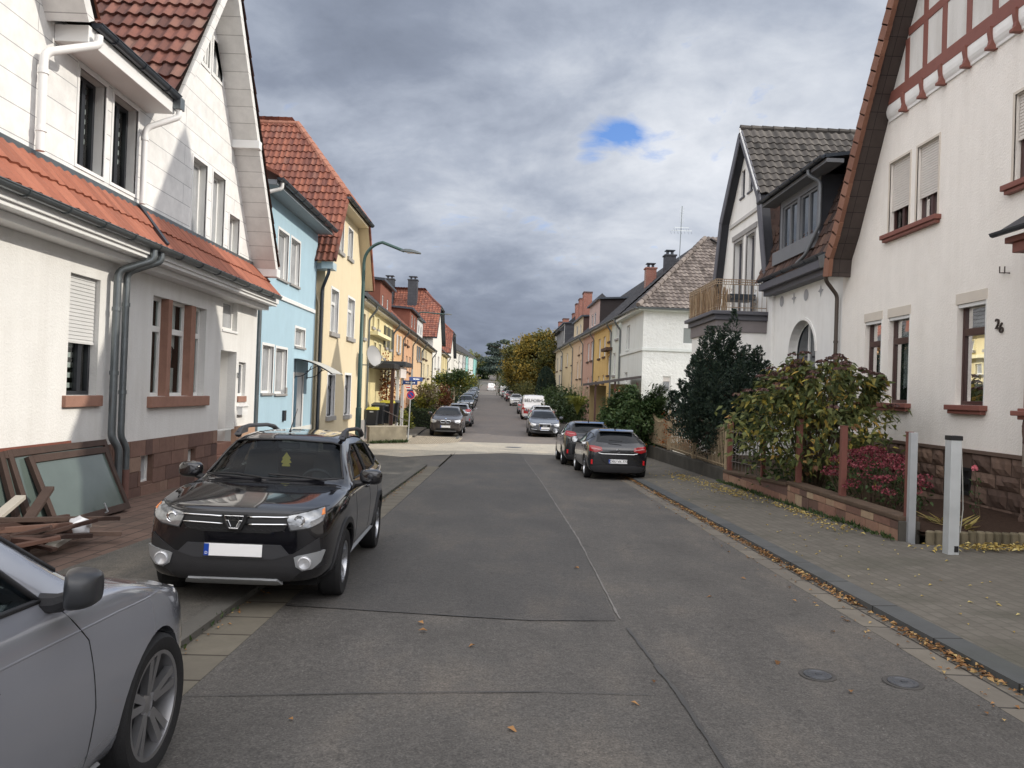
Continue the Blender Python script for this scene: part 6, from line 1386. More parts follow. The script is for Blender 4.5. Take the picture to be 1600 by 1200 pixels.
    bpy.context.view_layer.update(); af.matrix_world = r.matrix_world.copy(); tag(af, 'yellow tree-shaped air freshener hanging behind the black car\'s windscreen', 'air freshener')
duster()
# --- the silver-grey hatchback cut by the left edge
def silver():
    P = paint('silver_grey_paint', (.345,.36,.405), .45, .16)
    S = dict(nk=(.5,.66,.79,.93), L=4.30, W=1.79, H=1.61, wb=2.64, fo=.78, R=.335, zb=.17, zf=.80, zc=1.06, xc=-.52, r0=-1.36, r1=-2.85, xg=-3.3, zt=1.04, b0=.985, b1=1.08, yr=.67, arch=.03, tw=.225, rim=.255, spokes=5, style=1, mx=-.88, mz=1.10, ms=.88, fold=1.25, mo=.06, rimmat=plain('machined_dark_alloy', (.33,.33,.34), .3, .8), mirmat=plain('black_mirror_shell', (.03,.032,.036), .32, 0, .5, .1), sl=.05,
        screen=[(-.72,1.11),(0,1.08),(.72,1.11),(.60,1.45),(.5,1.49),(0,1.505),(-.5,1.49),(-.60,1.45)], rearwin=[(-.56,1.1),(.56,1.1),(.5,1.37),(-.5,1.37)],
        sidewin=[[(-.90,1.05),(-1.85,1.07),(-1.85,1.485),(-1.58,1.48),(-1.26,1.385)],[(-1.93,1.07),(-2.6,1.10),(-2.72,1.25),(-2.4,1.45),(-1.93,1.485)]],
        seams=[[(-.62,.30),(-.60,.55),(-.66,.84),(-.80,.99)],[(-1.89,.3),(-1.89,1.04)],[(-.62,.3),(-2.1,.3),(-2.25,.5)]], handles=[(-1.33,.83),(-2.4,.92)])
    r, sk, bo = car(S, P)
    for s in ('y+','y-'):
        m = MB(); sk.line(m, [(.15,.86),(-.4,.885),(-1.2,.90),(-2.6,.95)], s, .010, -.007); m.build('shoulder_crease', P, bo, smooth='all', local=True)
        sk.patch(MB(), [(-.40,.2),(-2.25,.2),(-2.2,.26),(-.42,.25)], s, .012, .1).build('side_sill', SILVERP, r, smooth=True, local=True)
    for s in (1,-1):
        o = [(s*.45,.60),(s*.42,.68),(s*.55,.73),(s*.68,.76),(s*.69,.70),(s*.6,.62)]; o = o if s > 0 else o[::-1]; sk.patch(MB(), o, 'x+', .008, .04).build('headlight', LENS, r, smooth=True, local=True)
    sk.patch(MB(), [(-.4,.62),(.4,.62),(.42,.5),(.3,.42),(-.3,.42),(-.42,.5)], 'x+', .008, .05).build('grille', BLACK, r, smooth=True, local=True)
    plate(r, sk.hit(0,.42,'x+',.02).x, .40, 1); 
    place(r, -2.50, 3.72, 1, 'silver grey hatchback cut off by the left edge, black mirror and dark spoked wheel', 'car', GC); r.rotation_euler.z += R(.4)
silver()
# --- generic front and rear ends for the other cars
def front_end(r, sk, S, kind, txt=None):
    W, zf, zb, fo = S['W']/2, S['zf'], S['zb'], S['fo']; z1, z0 = zf-.07, zf-.2
    for s in (1,-1):
        o = [(s*W*.56,z0+.02),(s*W*.53,z1-.01),(s*W*.70,z1+.02),(s*W*.86,z1+.05),(s*W*.89,z0+.05),(s*W*.75,z0-.02)]; sk.patch(MB(), o if s > 0 else o[::-1], 'x+', .01, .05).build('headlight', LENS, r, smooth=True, local=True)
    if kind == 'kidney':
        for s in (1,-1):
            o = [(s*.03,z0-.01),(s*.02,z1-.01),(s*.24,z1-.015),(s*.27,z1-.07),(s*.22,z0-.01)]; o = o if s > 0 else o[::-1]
            k = sk.patch(MB(), o, 'x+', .012, .05).build('kidney_grille', BLACK, r, smooth=True, local=True); sk.line(MB(), o, 'x+', .014, .014, closed=True).build('grille_frame', CHROME, k, local=True)
        sk.patch(MB(), [(-.6,zb+.05),(.6,zb+.05),(.55,zb+.1),(-.55,zb+.1)], 'x+', .02, .06).build('skid_plate', SILVERP, r, smooth=True, local=True); q = sk.hit(0,zf+.0,'x+',.0); MB().lathe([(0,.012),(.04,.008),(.045,0)], q, (1,0,.6), 16).build('emblem', plain('blue_white_roundel', (.3,.4,.6), .3), r, local=True)
    elif kind == 'single':
        o = [(-.25,zb+.22),(.25,zb+.22),(.31,z0-.06),(.33,z1-.0),(-.33,z1-.0),(-.31,z0-.06)]; k = sk.patch(MB(), o, 'x+', .01, .05).build('grille', BLACK, r, smooth=True, local=True); sk.line(MB(), o, 'x+', .02, .014, closed=True).build('grille_frame', CHROME, k, local=True)
        m = MB(); x = sk.hit(0,z1-.07,'x+',.03).x
        for i in range(4): y = -.1+i*.066; m.tube([(x,y+.045*math.cos(t*.5236),z1-.07+.045*math.sin(t*.5236)) for t in range(13)], .008, 5)
        m.build('emblem_rings', CHROME, k, local=True)
        for s in (1,-1):
            o = [(s*.42,zb+.16),(s*.42,zb+.3),(s*.8,zb+.34),(s*.78,zb+.2)]; sk.patch(MB(), o if s > 0 else o[::-1], 'x+', .008, .06).build('air_intake', BLACK, r, smooth=True, local=True); sk.line(MB(), [(s*.44,zb+.24),(s*.76,zb+.27)], 'x+', .014, .01).build('intake_trim', CHROME, r, local=True)
    else:
        sk.patch(MB(), [(-.42,z0+.03),(.42,z0+.03),(.45,z1-.03),(-.45,z1-.03)], 'x+', .01, .06).build('grille', BLACK, r, smooth=True, local=True)
    sk.patch(MB(), [(-.55,zb+.1),(.55,zb+.1),(.5,zb+.22),(-.5,zb+.22)], 'x+', .008, .06).build('air_intake', BLACK, r, smooth=True, local=True)
    zp = {'single': zb+.33}.get(kind, zb+.31); plate(r, sk.hit(0,zp,'x+',.02).x, zp, 1, txt)
def rear_end(r, sk, S, txt=None, zl=None, spoiler=True):
    W, zt, zb = S['W']/2, S['zt'], S['zb']; zl = zl or zt-.22
    for s in (1,-1):
        o = [(s*W*.50,zl+.03),(s*W*.52,zl+.12),(s*W*.75,zl+.16),(s*W*.90,zl+.17),(s*W*.90,zl+.02),(s*W*.72,zl-.02)]; tl = sk.patch(MB(), o if s > 0 else o[::-1], 'x-', .012, .05).build('tail_light', REDL, r, smooth=True, local=True); sk.line(MB(), [(s*W*.56,zl+.06),(s*W*.84,zl+.09)], 'x-', .012, .012).build('lamp_strip', plain('pale_lens', (.6,.35,.35), .2, 0, .6, .1), tl, local=True)
        o = [(s*W*.80,zb+.24),(s*W*.80,zb+.37),(s*W*.85,zb+.37),(s*W*.85,zb+.24)]; sk.patch(MB(), o if s > 0 else o[::-1], 'x-', .012, .05).build('reflector', plain('bright_red_reflector', (.6,.015,.02), .2, 0, .7, .1), r, local=True)
    sk.patch(MB(), [(-W*.8,zb+.03),(W*.8,zb+.03),(W*.86,zb+.18),(W*.5,zb+.22),(-W*.5,zb+.22),(-W*.86,zb+.18)], 'x-', .01, .07).build('lower_bumper', TRIM, r, smooth=True, local=True)
    plate(r, sk.hit(0,zb+.33,'x-',.02).x, zb+.33, -1, txt)
    sk.line(MB(), [(-W*.62,zl-.03),(-W*.5,zl-.055),(W*.5,zl-.055),(W*.62,zl-.03)], 'x-', .006, .0).build('tailgate_crease', CHROME if txt else BLACK, r, local=True)
    q = sk.hit(0,zl+.03,'x-',.006); MB().lathe([(.045,.0),(.05,.008),(.055,0)], q, (-1,0,0), 18).build('emblem', CHROME, r, local=True)
    x1 = S['r1']; m = MB().prism([(x1+.12,-W*.58,S['H']-.055),(x1+.12,W*.58,S['H']-.055),(x1-.12,W*.54,S['H']-.095),(x1-.12,-W*.54,S['H']-.095)], (0,0,.03)); m.build('roof_spoiler', S['pm'], r, local=True, bevel=.01)
    MB().tube([(x1+.25,0,S['H']-.03),(x1+.12,0,S['H']+.06)], .018, 6, radii=[.025,.008]).build('aerial', BLACK, r, local=True)
    MB().prism([(x1-.36,-.12,zt+.07),(x1-.33,.25,zt+.1),(x1-.33,.25,zt+.115),(x1-.36,-.12,zt+.085)], (-.02,0,0)).build('rear_wiper', BLACK, r, local=True)
def spec(**k):
    S = dict(L=4.06, W=1.76, H=1.44, wb=2.54, fo=.82, R=.315, zb=.19, zf=.80, zc=1.0, xc=-.45, r0=-1.2, r1=-2.78, xg=-3.12, zt=1.0, b0=.95, b1=1.04, yr=.66, arch=.035, tw=.2, rim=.215, spokes=5, mx=-.85, mz=1.04); S.update(k); W, H, zt, b0, b1 = S['W']/2, S['H'], S['zt'], S['b0'], S['b1']
    S['screen'] = [(-W*.8,S['zc']+.04),(0,S['zc']+.015),(W*.8,S['zc']+.04),(W*.68,H-.14),(W*.56,H-.105),(0,H-.09),(-W*.56,H-.105),(-W*.68,H-.14)]
    S['rearwin'] = [(-W*.68,zt+.05),(-W*.3,zt+.03),(W*.3,zt+.03),(W*.68,zt+.05),(W*.6,H-.13),(W*.45,H-.115),(-W*.45,H-.115),(-W*.6,H-.13)]
    xm, f = S['xc']-.42, S['r1']; mid = (S['r0']+f)/2-.02
    S['sidewin'] = [[(xm,b0+.06),(mid+.04,b0+.07),(mid+.04,H-.14),(S['r0']-.25,H-.14),(S['r0']+.05,H-.2)],[(mid-.04,b0+.07),(f+.12,b1+.05),(f-.05,b1+.15),(f+.2,H-.17),(mid-.04,H-.14)]]
    S['seams'] = [[(S['xc']-.15,.35),(S['xc']-.13,.7),(S['xc']-.3,b0)],[(mid,.35),(mid,b0+.04)],[(S['xc']-.15,.35),(-S['wb']+.5,.35),(-S['wb']+.3,.6),(f+.15,b1)]]; S['handles'] = [(mid+.2,b0-.07),(f+.3,b1-.1)]
    return S
PC = {k: paint('car_paint_'+k, c, m, .2) for k, c, m in (('black',(.008,.009,.012),0),('brown',(.05,.043,.042),.3),('grey',(.11,.12,.14),.45),('white',(.7,.7,.69),0),('darkred',(.09,.03,.035),.2),('silver',(.35,.37,.4),.5),('blue',(.03,.06,.12),.3),('green',(.012,.022,.02),.1),('red',(.35,.02,.02),0))}
def recolor(root, old, new):
    for ch in root.children_recursive:
        for sl in ch.material_slots:
            if sl.material == old: sl.link = 'OBJECT'; sl.material = new
def other_cars():
    S = spec(pm=PC['black'], H=1.43, R=.33, rim=.235); r, sk, bo = car(S, PC['black'], interior=False); rear_end(r, sk, S, 'DEU VK 777'); corsa = r
    place(r, 3.10, 23.95, 1, 'black hatchback seen from behind, parked half on the right pavement, rear plate 777', 'car', GC, scale=.97); r.rotation_euler.z += R(.8)
    S = spec(L=4.4, W=1.80, H=1.52, wb=2.62, fo=.88, zf=.85, zc=1.04, zt=1.08, b0=1.0, b1=1.1, r1=-3.0, xg=-3.32, pm=PC['black'], mz=1.1, R=.33); r, sk, bo = car(S, PC['black'], interior=False); rear_end(r, sk, S, None, 1.0); front_end(r, sk, S, 'plain'); hatch = r; hsk = S
    place(r, 2.92, 29.1, 1, 'dark hatchback with red tail lights parked just ahead of the black hatchback', 'car', GC)
    S = spec(L=4.48, W=1.80, H=1.56, wb=2.76, fo=.84, zf=.93, zc=1.1, zt=1.1, b0=1.06, b1=1.14, r1=-3.05, xg=-3.4, zb=.22, R=.35, pm=PC['brown'], mz=1.15, mx=-.92); r, sk, bo = car(S, PC['brown'], interior=False); front_end(r, sk, S, 'kidney', 'HOM X 1'[0:0] or None); rear_end(r, sk, S); suv = r
    place(r, -3.08, 41.9, -1, 'dark brown off-road car with twin kidney grille beyond the side street on the left', 'car', GC, scale=1.0)
    S = spec(L=4.92, W=1.85, H=1.46, wb=2.84, fo=.95, zf=.82, zc=1.0, r0=-1.35, r1=-3.3, xg=-3.75, zt=1.02, b0=.95, b1=1.02, pm=PC['grey'], R=.33); r, sk, bo = car(S, PC['grey'], interior=False); front_end(r, sk, S, 'single'); rear_end(r, sk, S); estate = r
    place(r, 2.34, 43.9, -1, 'grey estate car with a tall framed grille facing the viewer on the right', 'car', GC)
    S = spec(L=3.7, W=1.68, H=1.5, wb=2.4, fo=.7, zf=.86, zc=1.03, r1=-2.55, xg=-2.8, zt=1.0, b0=.98, b1=1.06, pm=PC['white'], R=.3, rim=.2); r, sk, bo = car(S, PC['white'], interior=False, sub=1); front_end(r, sk, S, 'plain'); rear_end(r, sk, S); small = r
    place(r, xc(95)+2.1, 95.7, -1, 'small white hatchback facing the viewer on the right, beyond the signwritten van', 'car', GC)
    # vans
    S = spec(L=5.0, W=1.92, H=1.95, wb=3.0, fo=.9, zf=1.0, zc=1.2, xc=-.25, r0=-.95, r1=-3.75, xg=-3.95, zt=1.15, b0=1.1, b1=1.12, yr=.86, pm=PC['white'], R=.33, mz=1.25, mx=-.6)
    S['sidewin'] = [[(-.62,1.17),(-1.5,1.18),(-1.5,1.72),(-1.2,1.74),(-.98,1.7)]]; S['seams'] = [[(-1.55,.4),(-1.55,1.8)],[(-2.7,.4),(-2.7,1.8)]]; S['handles'] = [(-1.4,1.05)]; rw = S['rearwin']; S['rearwin'] = None
    r, sk, bo = car(S, PC['white'], interior=False, sub=1); front_end(r, sk, S, 'plain'); W = S['W']/2
    for s in (1,-1):
        o = [(s*W*.8,.8),(s*W*.8,1.25),(s*W*.92,1.25),(s*W*.92,.8)]; sk.patch(MB(), o if s > 0 else o[::-1], 'x-', .012, .08).build('tail_light', REDL, r, local=True)
    plate(r, sk.hit(0,.55,'x-',.02).x, .55, -1); van = r
    place(r, -3.35, 199, 1, 'white van driving away in the middle of the far road', 'van', 'white vans on the far street', scale=1.05)
    v2 = copy_tree(van); place(v2, xc(152)+2.3, 152, 1, 'white van parked on the right beyond the white hatchbacks', 'van', 'white vans on the far street', scale=1.05)
    b = copy_tree(van); b.name = 'parked_van'; place(b, xc(64)+2.35, 66.0, 1, 'white and red van with black lettering on its back, parked on the right', 'van', GC, scale=1.05)
    x = sk.hit(0,1.45,'x-',.012).x-.01; text_local(b, 'BELFOR', .34, (x-.03,.18,1.5), (0,-1,0), (0,0,1), BLACK, .004)
    m = MB(); c = (x-.03,-.52,1.52)
    m.lathe([(0,.0),(.05,.0)], c, (-1,0,0), 16)
    for s in (1,-1): m.tube([(x-.03,-.52+s*(.06+.06*math.cos(t)),1.52+.12*math.sin(t)) for t in [(-1.1+.22*k) for k in range(11)]], .014, 5)
    m.build('emblem', BLACK, b, local=True)
    m = MB(); 
    for s in ('y+','y-'): sk.patch(m, [(-4.0,.45),(-1.6,.45),(-1.0,.5),(-.6,.95),(-1.6,1.0),(-2.0,1.25),(-2.3,1.0),(-2.8,1.35),(-3.2,1.05),(-3.7,1.3),(-4.0,1.1)], s, .006, .12)
    m.build('red_flames', PC['red'], b, local=True); sk.patch(MB(), [(-.8,.5),(.8,.5),(.8,.95),(.3,.8),(.1,1.1),(-.2,.85),(-.5,1.2),(-.8,.9)], 'x-', .007, .1).build('red_flames', PC['red'], b, local=True)
    def put(src, old, col, x, y, hd, lab, sc_=1.0):
        o = copy_tree(src); recolor(o, PC[old], PC[col]); place(o, x, y, hd, lab, 'car', GC, scale=sc_); return o
    L_ = lambda y: xc(y)-3.75
    put(hatch, 'black', 'white', xc(53)+2.3, 55, 1, 'white hatchback between the grey estate car and the signwritten van')
    put(small, 'white', 'silver', xc(72)+2.2, 75.5, 1, 'silver small car hidden in front of the signwritten van')
    put(hatch, 'black', 'silver', -2.95, 53.5, 1, 'silver blue car with a red tail light right behind the brown off-road car')
    put(estate, 'grey', 'green', L_(78), 79, -1, 'blackish green estate car, third in the left-hand row')
    put(hatch, 'black', 'blue', L_(88), 88, -1, 'dark blue hatchback, fourth in the left-hand row'); put(small, 'white', 'silver', L_(97), 97, -1, 'silver small car, fifth in the left-hand row'); put(estate, 'grey', 'silver', L_(107), 107, -1, 'silver estate car, sixth in the left-hand row')
    put(hatch, 'black', 'grey', L_(117), 117, -1, 'grey hatchback, seventh in the left-hand row'); put(small, 'white', 'white', L_(127), 127, -1, 'white small car, eighth in the left-hand row'); put(suv, 'brown', 'blue', L_(138), 138, -1, 'dark blue off-road car, ninth in the left-hand row'); put(hatch, 'black', 'silver', L_(150), 150, -1, 'silver hatchback at the far end of the left-hand row')
    put(hatch, 'black', 'darkred', xc(113)+2.2, 116, 1, 'dark red hatchback seen from behind on the right'); put(small, 'white', 'white', xc(123)+2.2, 126, 1, 'white small car seen from behind, just past the dark red hatchback'); put(hatch, 'black', 'silver', xc(137)+2.2, 139, 1, 'silver hatchback just before the parked white van'); put(suv, 'brown', 'black', xc(172)+2.3, 174, 1, 'black off-road car beyond the parked white van')
other_cars()

# ------------------------------------------------------------------ plants
RN = random.Random(11)
def rdir(r=RN):
    while True:
        v = V((r.uniform(-1,1), r.uniform(-1,1), r.uniform(-1,1)))
        if .05 < v.length < 1: return v.normalized()
def leaf(m, p, d, n, L_, w, mi=0, fold=.15):
    """pointed leaf: p base, d direction, n face normal"""
    s = d.cross(n); s = s.normalized() if s.length > 1e-4 else V((1,0,0)); q = n*(w*fold)
    m.add([p, p+d*L_*.38+s*w*.5+q, p+d*L_*.42, p+d*L_*.38-s*w*.5+q, p+d*L_-n*L_*.08], ((0,2,1),(1,2,4),(0,3,2),(2,3,4)), mi)
def tuft(m, p, L_, w, mi=0, r=RN):
    d = rdir(r); n = rdir(r); s = d.cross(n).normalized(); m.add([p-d*L_*.5, p+s*w*.5, p+d*L_*.5, p-s*w*.5], ((0,1,2,3),), mi)
def cloud(m, c, rad, n, L_, w, clumps=40, spread=.22, hollow=.55, mi=(0,), r=RN, keep=None, leafy=False):
    """leaf clumps spread through an uneven ellipsoid"""
    c = V(c); cs = []
    for k in range(clumps):
        d = rdir(r); t = hollow+(1-hollow)*r.random()**.6; wob = 1+.18*noise.noise(d*2.1+c); cs.append((c+V((d.x*rad[0],d.y*rad[1],d.z*rad[2]))*t*wob, r.choice(mi)))
    sp = spread*max(rad)
    for i in range(n):
        q, k = r.choice(cs); p = q+V((r.gauss(0,sp),r.gauss(0,sp),r.gauss(0,sp*.8)))
        if keep and not keep(p): continue
        if leafy: d = (rdir(r)+V((0,0,-.5))+(p-c).normalized()*.6).normalized(); leaf(m, p, d, (rdir(r)+V((0,0,1.2))).normalized(), L_*r.uniform(.6,1.25), w*r.uniform(.7,1.2), k)
        else: tuft(m, p, L_*r.uniform(.6,1.4), w*r.uniform(.6,1.3), k, r)
BARK = plain('bark', (.07,.05,.035), .95, 0, .1, .35, 9, .8, 30); STEM = plain('brown_stems', (.1,.075,.05), .9, 0, .2, .3, 10)
def branches(m, base, top, n, r0, spread, r=RN, up=.6):
    base, top = V(base), V(top); m.tube([base, base.lerp(top,.5)+V((r.uniform(-.1,.1),r.uniform(-.1,.1),0)), top], r0, 7, radii=[r0, r0*.75, r0*.4])
    for k in range(n):
        t = .3+.65*k/max(1,n-1); p = base.lerp(top, t); a = r.uniform(0, 6.28); l = spread*r.uniform(.5,1); e = p+V((math.cos(a)*l, math.sin(a)*l, l*up)); m.tube([p, p.lerp(e,.5)+V((0,0,-l*.06)), e], r0*.4, 5, radii=[r0*.45, r0*.3, r0*.1])
G_DARK = leafmat('dark_conifer', [(0,(.012,.023,.018)),(.5,(.02,.038,.027)),(.85,(.034,.056,.036)),(1,(.06,.08,.045))], .08, .6)
G_BROWNIN = leafmat('dead_inner_needles', [(0,(.03,.022,.015)),(1,(.05,.04,.025))], .05)
G_JUN = leafmat('juniper', [(0,(.03,.06,.02)),(.6,(.06,.105,.035)),(1,(.11,.15,.055))], .15); G_IVY = leafmat('ivy', [(0,(.012,.035,.014)),(.7,(.025,.06,.022)),(1,(.06,.095,.04))], .15, .35, .5)
G_SHRUB = leafmat('autumn_shrub', [(0,(.06,.082,.03)),(.4,(.105,.13,.045)),(.74,(.165,.18,.058)),(.86,(.24,.22,.07)),(.93,(.42,.34,.06)),(.985,(.42,.25,.07)),(1,(.25,.13,.09))], .3)
G_UMB = leafmat('dried_flower_heads', [(0,(.05,.022,.02)),(.6,(.1,.05,.045)),(1,(.19,.115,.1))], .1); G_PINK = leafmat('magenta_flowers', [(0,(.09,.018,.026)),(.5,(.2,.035,.05)),(1,(.3,.085,.1))], .2)
G_GREEN = leafmat('green_leaves', [(0,(.025,.05,.018)),(.6,(.05,.085,.028)),(1,(.09,.12,.045))], .25); G_HEDGE = leafmat('hedge_leaves', [(0,(.018,.035,.014)),(.7,(.035,.058,.02)),(1,(.06,.085,.03))], .15)
G_OCH = leafmat('ochre_foliage', [(0,(.09,.075,.02)),(.35,(.17,.14,.03)),(.7,(.27,.195,.036)),(1,(.42,.28,.05))], .3); G_OLV = leafmat('olive_foliage', [(0,(.05,.058,.02)),(.6,(.10,.105,.03)),(1,(.17,.15,.042))], .25)
G_ORNG = leafmat('orange_leaves', [(0,(.2,.055,.015)),(.6,(.38,.12,.035)),(1,(.48,.22,.07))], .3); G_LIME = leafmat('yellow_green_leaves', [(0,(.09,.11,.02)),(.6,(.2,.22,.04)),(1,(.36,.33,.07))], .35); G_BLUE = leafmat('blue_grey_conifer', [(0,(.05,.07,.062)),(.7,(.09,.12,.10)),(1,(.15,.18,.15))], .1)
G_FALL = leafmat('fallen_leaf_litter', [(0,(.12,.06,.025)),(.4,(.26,.13,.05)),(.75,(.4,.22,.09)),(1,(.45,.33,.14))], .1, .7); G_YEL = leafmat('yellow_fallen_leaves', [(0,(.3,.2,.06)),(.6,(.48,.36,.1)),(1,(.55,.46,.2))], .15, .7)
def plant(name, label, cat, c, grp=None): return thing(name, label, cat, c, grp)
def simple_shrub(name, label, cat, c, rad, n, L_, w, mat, clumps=40, grp=None, spread=.2, stems=5, hollow=.5, leafy=False, keep=None):
    """c = base point on the ground"""
    t = plant(name, label, cat, c, grp); m = MB(); cloud(m, (c[0],c[1],c[2]+rad[2]*.95), rad, n, L_, w, clumps, spread, hollow, leafy=leafy, keep=keep); m.build('foliage', mat, t, recalc=False)
    if stems:
        m = MB()
        for k in range(stems): a = 6.28*k/stems; m.tube([(c[0]+.05*math.cos(a),c[1]+.05*math.sin(a),c[2]), (c[0]+rad[0]*.5*math.cos(a),c[1]+rad[1]*.5*math.sin(a),c[2]+rad[2]*1.3)], .02, 5, radii=[.03,.008])
        m.build('stems', STEM, t)
    return t
def conifer_shrub():
    c = V((6.25,21.9,-.25)); t = plant('conifer_shrub', 'big dark green conifer with several pointed tips in front of the balcony house', 'conifer', c); m = MB(); r = random.Random(21)
    lead = []
    for k in range(38):
        a = r.uniform(0,6.28); d = r.uniform(0,1)**.6; x, y = c.x+math.cos(a)*1.35*d, c.y+math.sin(a)*1.4*d; hgt = (4.35-1.9*d**1.5)*r.uniform(.84,1.02)
        if k == 0: x, y, hgt = c.x+.15, c.y-.2, 4.6
        lead.append((x, y, hgt, .34+.25*(1-d)))
    for x, y, hgt, w in lead:
        out = V((x-c.x, y-c.y, 0))*.18
        for i in range(1150):
            z = r.random()**.8; rad = w*(1-z)**.55*(.75+.5*math.sin(z*23+x*7)); a = r.uniform(0,6.28); rr = rad*r.uniform(.55,1.05); p = V((x+math.cos(a)*rr, y+math.sin(a)*rr, c.z+.9+z*(hgt-.9)))+out*z
            d = (V((math.cos(a),math.sin(a),.9))+rdir(r)*.5).normalized(); n = rdir(r); s = d.cross(n).normalized(); L_ = r.uniform(.07,.14); ww = r.uniform(.01,.022); m.add([p, p+d*L_*.6+s*ww, p+d*L_, p+d*L_*.6-s*ww], ((0,1,2,3),), 0)
    cloud(m, (c.x,c.y,c.z+1.7), (1.05,1.2,1.3), 12000, .1, .03, 80, .12, .75)
    m.build('foliage', G_DARK, t, recalc=False); m = MB(); cloud(m, (c.x,c.y,c.z+1.5), (.75,.9,1.1), 2500, .12, .05, 40, .2, .2); m.build('inner_foliage', G_BROWNIN, t, recalc=False)
    m = MB(); branches(m, c, (c.x,c.y,c.z+3.2), 12, .11, .9); m.build('trunk', BARK, t)
def autumn_shrub():
    c = V((6.5,16.0,.0)); t = plant('autumn_shrub', 'broad shrub with yellowing leaves and dried brown flower heads before the right house', 'shrub', c); r = random.Random(4); m = MB(); st = MB(); fl = MB()
    for k in range(64):
        a = r.uniform(0,6.28); sp = r.uniform(.25,1.0); ex, ey = math.cos(a)*1.6*sp, math.sin(a)*2.0*sp; hz = 2.72-1.0*sp*sp+r.uniform(-.15,.12)
        P = [c+V((ex*.1,ey*.1,0)), c+V((ex*.45,ey*.45,hz*.55)), c+V((ex*.82,ey*.82,hz*.92)), c+V((ex,ey,hz))]; st.tube(P, .015, 5, radii=[.02,.014,.009,.005])
        for i in range(56):
            s = r.uniform(.22,1)**.7; j = min(2,int(s*3)); p = P[j].lerp(P[j+1], s*3-j)+rdir(r)*r.uniform(.02,.2)
            d = (V((ex,ey,0)).normalized()*.8+rdir(r)*.9+V((0,0,-.65))).normalized(); leaf(m, p, d, (V((0,0,1))+rdir(r)*.7).normalized(), r.uniform(.12,.24), r.uniform(.065,.11))
        e = P[3]+V((0,0,.07))
        for q in range(46):
            b = rdir(r); b.z = abs(b.z)*.5; tuft(fl, e+V((b.x*.11,b.y*.11,b.z*.09-.01)), .06, .04, 0, r)
        st.tube([P[3], e], .004, 4)
    cloud(m, (c.x-.1,c.y,1.2), (1.45,1.75,1.0), 2200, .17, .085, 80, .12, .55, leafy=True)
    m.build('leaves', G_SHRUB, t, recalc=False); fl.build('flower_heads', G_UMB, t, recalc=False); st.build('stems', STEM, t)
def flower_bed():
    c = V((6.55,13.45,.0)); t = plant('flowering_shrub', 'low shrub with faded magenta flower heads behind the garden wall', 'shrub', c); r = random.Random(8); m = MB(); f = MB(); st = MB()
    for k in range(85):
        a = r.uniform(0,6.28); d = r.random()**.5; x, y = c.x+math.cos(a)*.75*d, c.y+math.sin(a)*1.35*d; z = .98-.55*d*d+r.uniform(-.1,.08); st.tube([(c.x+(x-c.x)*.6,c.y+(y-c.y)*.6,0),(x,y,z)], .006, 4)
        for i in range(38): b = rdir(r); b.z = b.z*.5+.2; tuft(f, V((x,y,z))+V((b.x*.12,b.y*.12,b.z*.09)), .045, .035, 0, r)
        for i in range(9): p = V((x,y,z-.1-r.random()*.4))+rdir(r)*.1; leaf(m, p, (rdir(r)+V((0,0,-.2))).normalized(), (V((0,0,1))+rdir(r)*.6).normalized(), r.uniform(.07,.13), .055)
    f.build('flowers', G_PINK, t, recalc=False); m.build('leaves', G_GREEN, t, recalc=False); st.build('stems', STEM, t)
    q = V((7.6,12.1,0)); t = plant('rose_bush', 'single pink rose on a thin stem before the stone plinth', 'rose', q); MB().tube([q, q+V((-.05,0,.5)), q+V((-.1,.02,.85))], .007, 5).build('stems', STEM, t); m = MB()
    for k in range(30): d = rdir(r); tuft(m, q+V((-.1,.02,.87))+d*.035, .05, .045, 0, r)
    m.build('flower', plain('rose_petals', (.7,.2,.24), .6), t, recalc=False); m = MB()
    for k in range(30): leaf(m, q+V((-.08,0,r.uniform(.2,.7)))+rdir(r)*.08, rdir(r), V((0,0,1)), .07, .035)
    m.build('leaves', G_GREEN, t, recalc=False)
    q = V((6.7,11.35,.02)); t = plant('perennial', 'drooping yellowing perennial in the dark mulch by the thick post', 'plant', q); m = MB()
    for k in range(46): a = r.uniform(0,6.28); d = V((math.cos(a),math.sin(a),r.uniform(.1,.9))).normalized(); leaf(m, q+d*.08+V((0,r.uniform(-.4,.4),0)), d, V((0,0,1)), r.uniform(.2,.38), .07)
    m.build('leaves', leafmat('yellowing_perennial', [(0,(.12,.13,.04)),(.5,(.3,.24,.07)),(1,(.45,.34,.14))], .3), t, recalc=False)
    t = struct(MB().quad((5.95,10.75,.055),(8.54,10.75,.075),(8.54,14.5,.075),(5.95,14.5,.055)).build('bark_mulch', plain('bark_mulch', (.045,.028,.02), .95, 0, .1, .6, 18, 1.0, 35)))
def hedge(name, label, x0, x1, y0, y1, z0, z1, mat, n, cat='hedge', L_=.1):
    c = ((x0+x1)/2,(y0+y1)/2,z0); t = plant(name, label, cat, c); m = MB(); r = RN
    for i in range(n):
        f = r.choice('xxyyzz'); x, y, z = r.uniform(x0,x1), r.uniform(y0,y1), r.uniform(z0,z1)
        if f == 'x': x = r.choice((x0,x1))
        elif f == 'y': y = y0
        else: z = z1
        tuft(m, V((x,y,z))+rdir(r)*.06, L_*r.uniform(.6,1.4), L_*.6, 0, r)
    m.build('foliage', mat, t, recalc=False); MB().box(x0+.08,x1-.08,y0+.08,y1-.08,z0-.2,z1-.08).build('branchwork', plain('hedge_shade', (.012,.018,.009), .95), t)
    return t
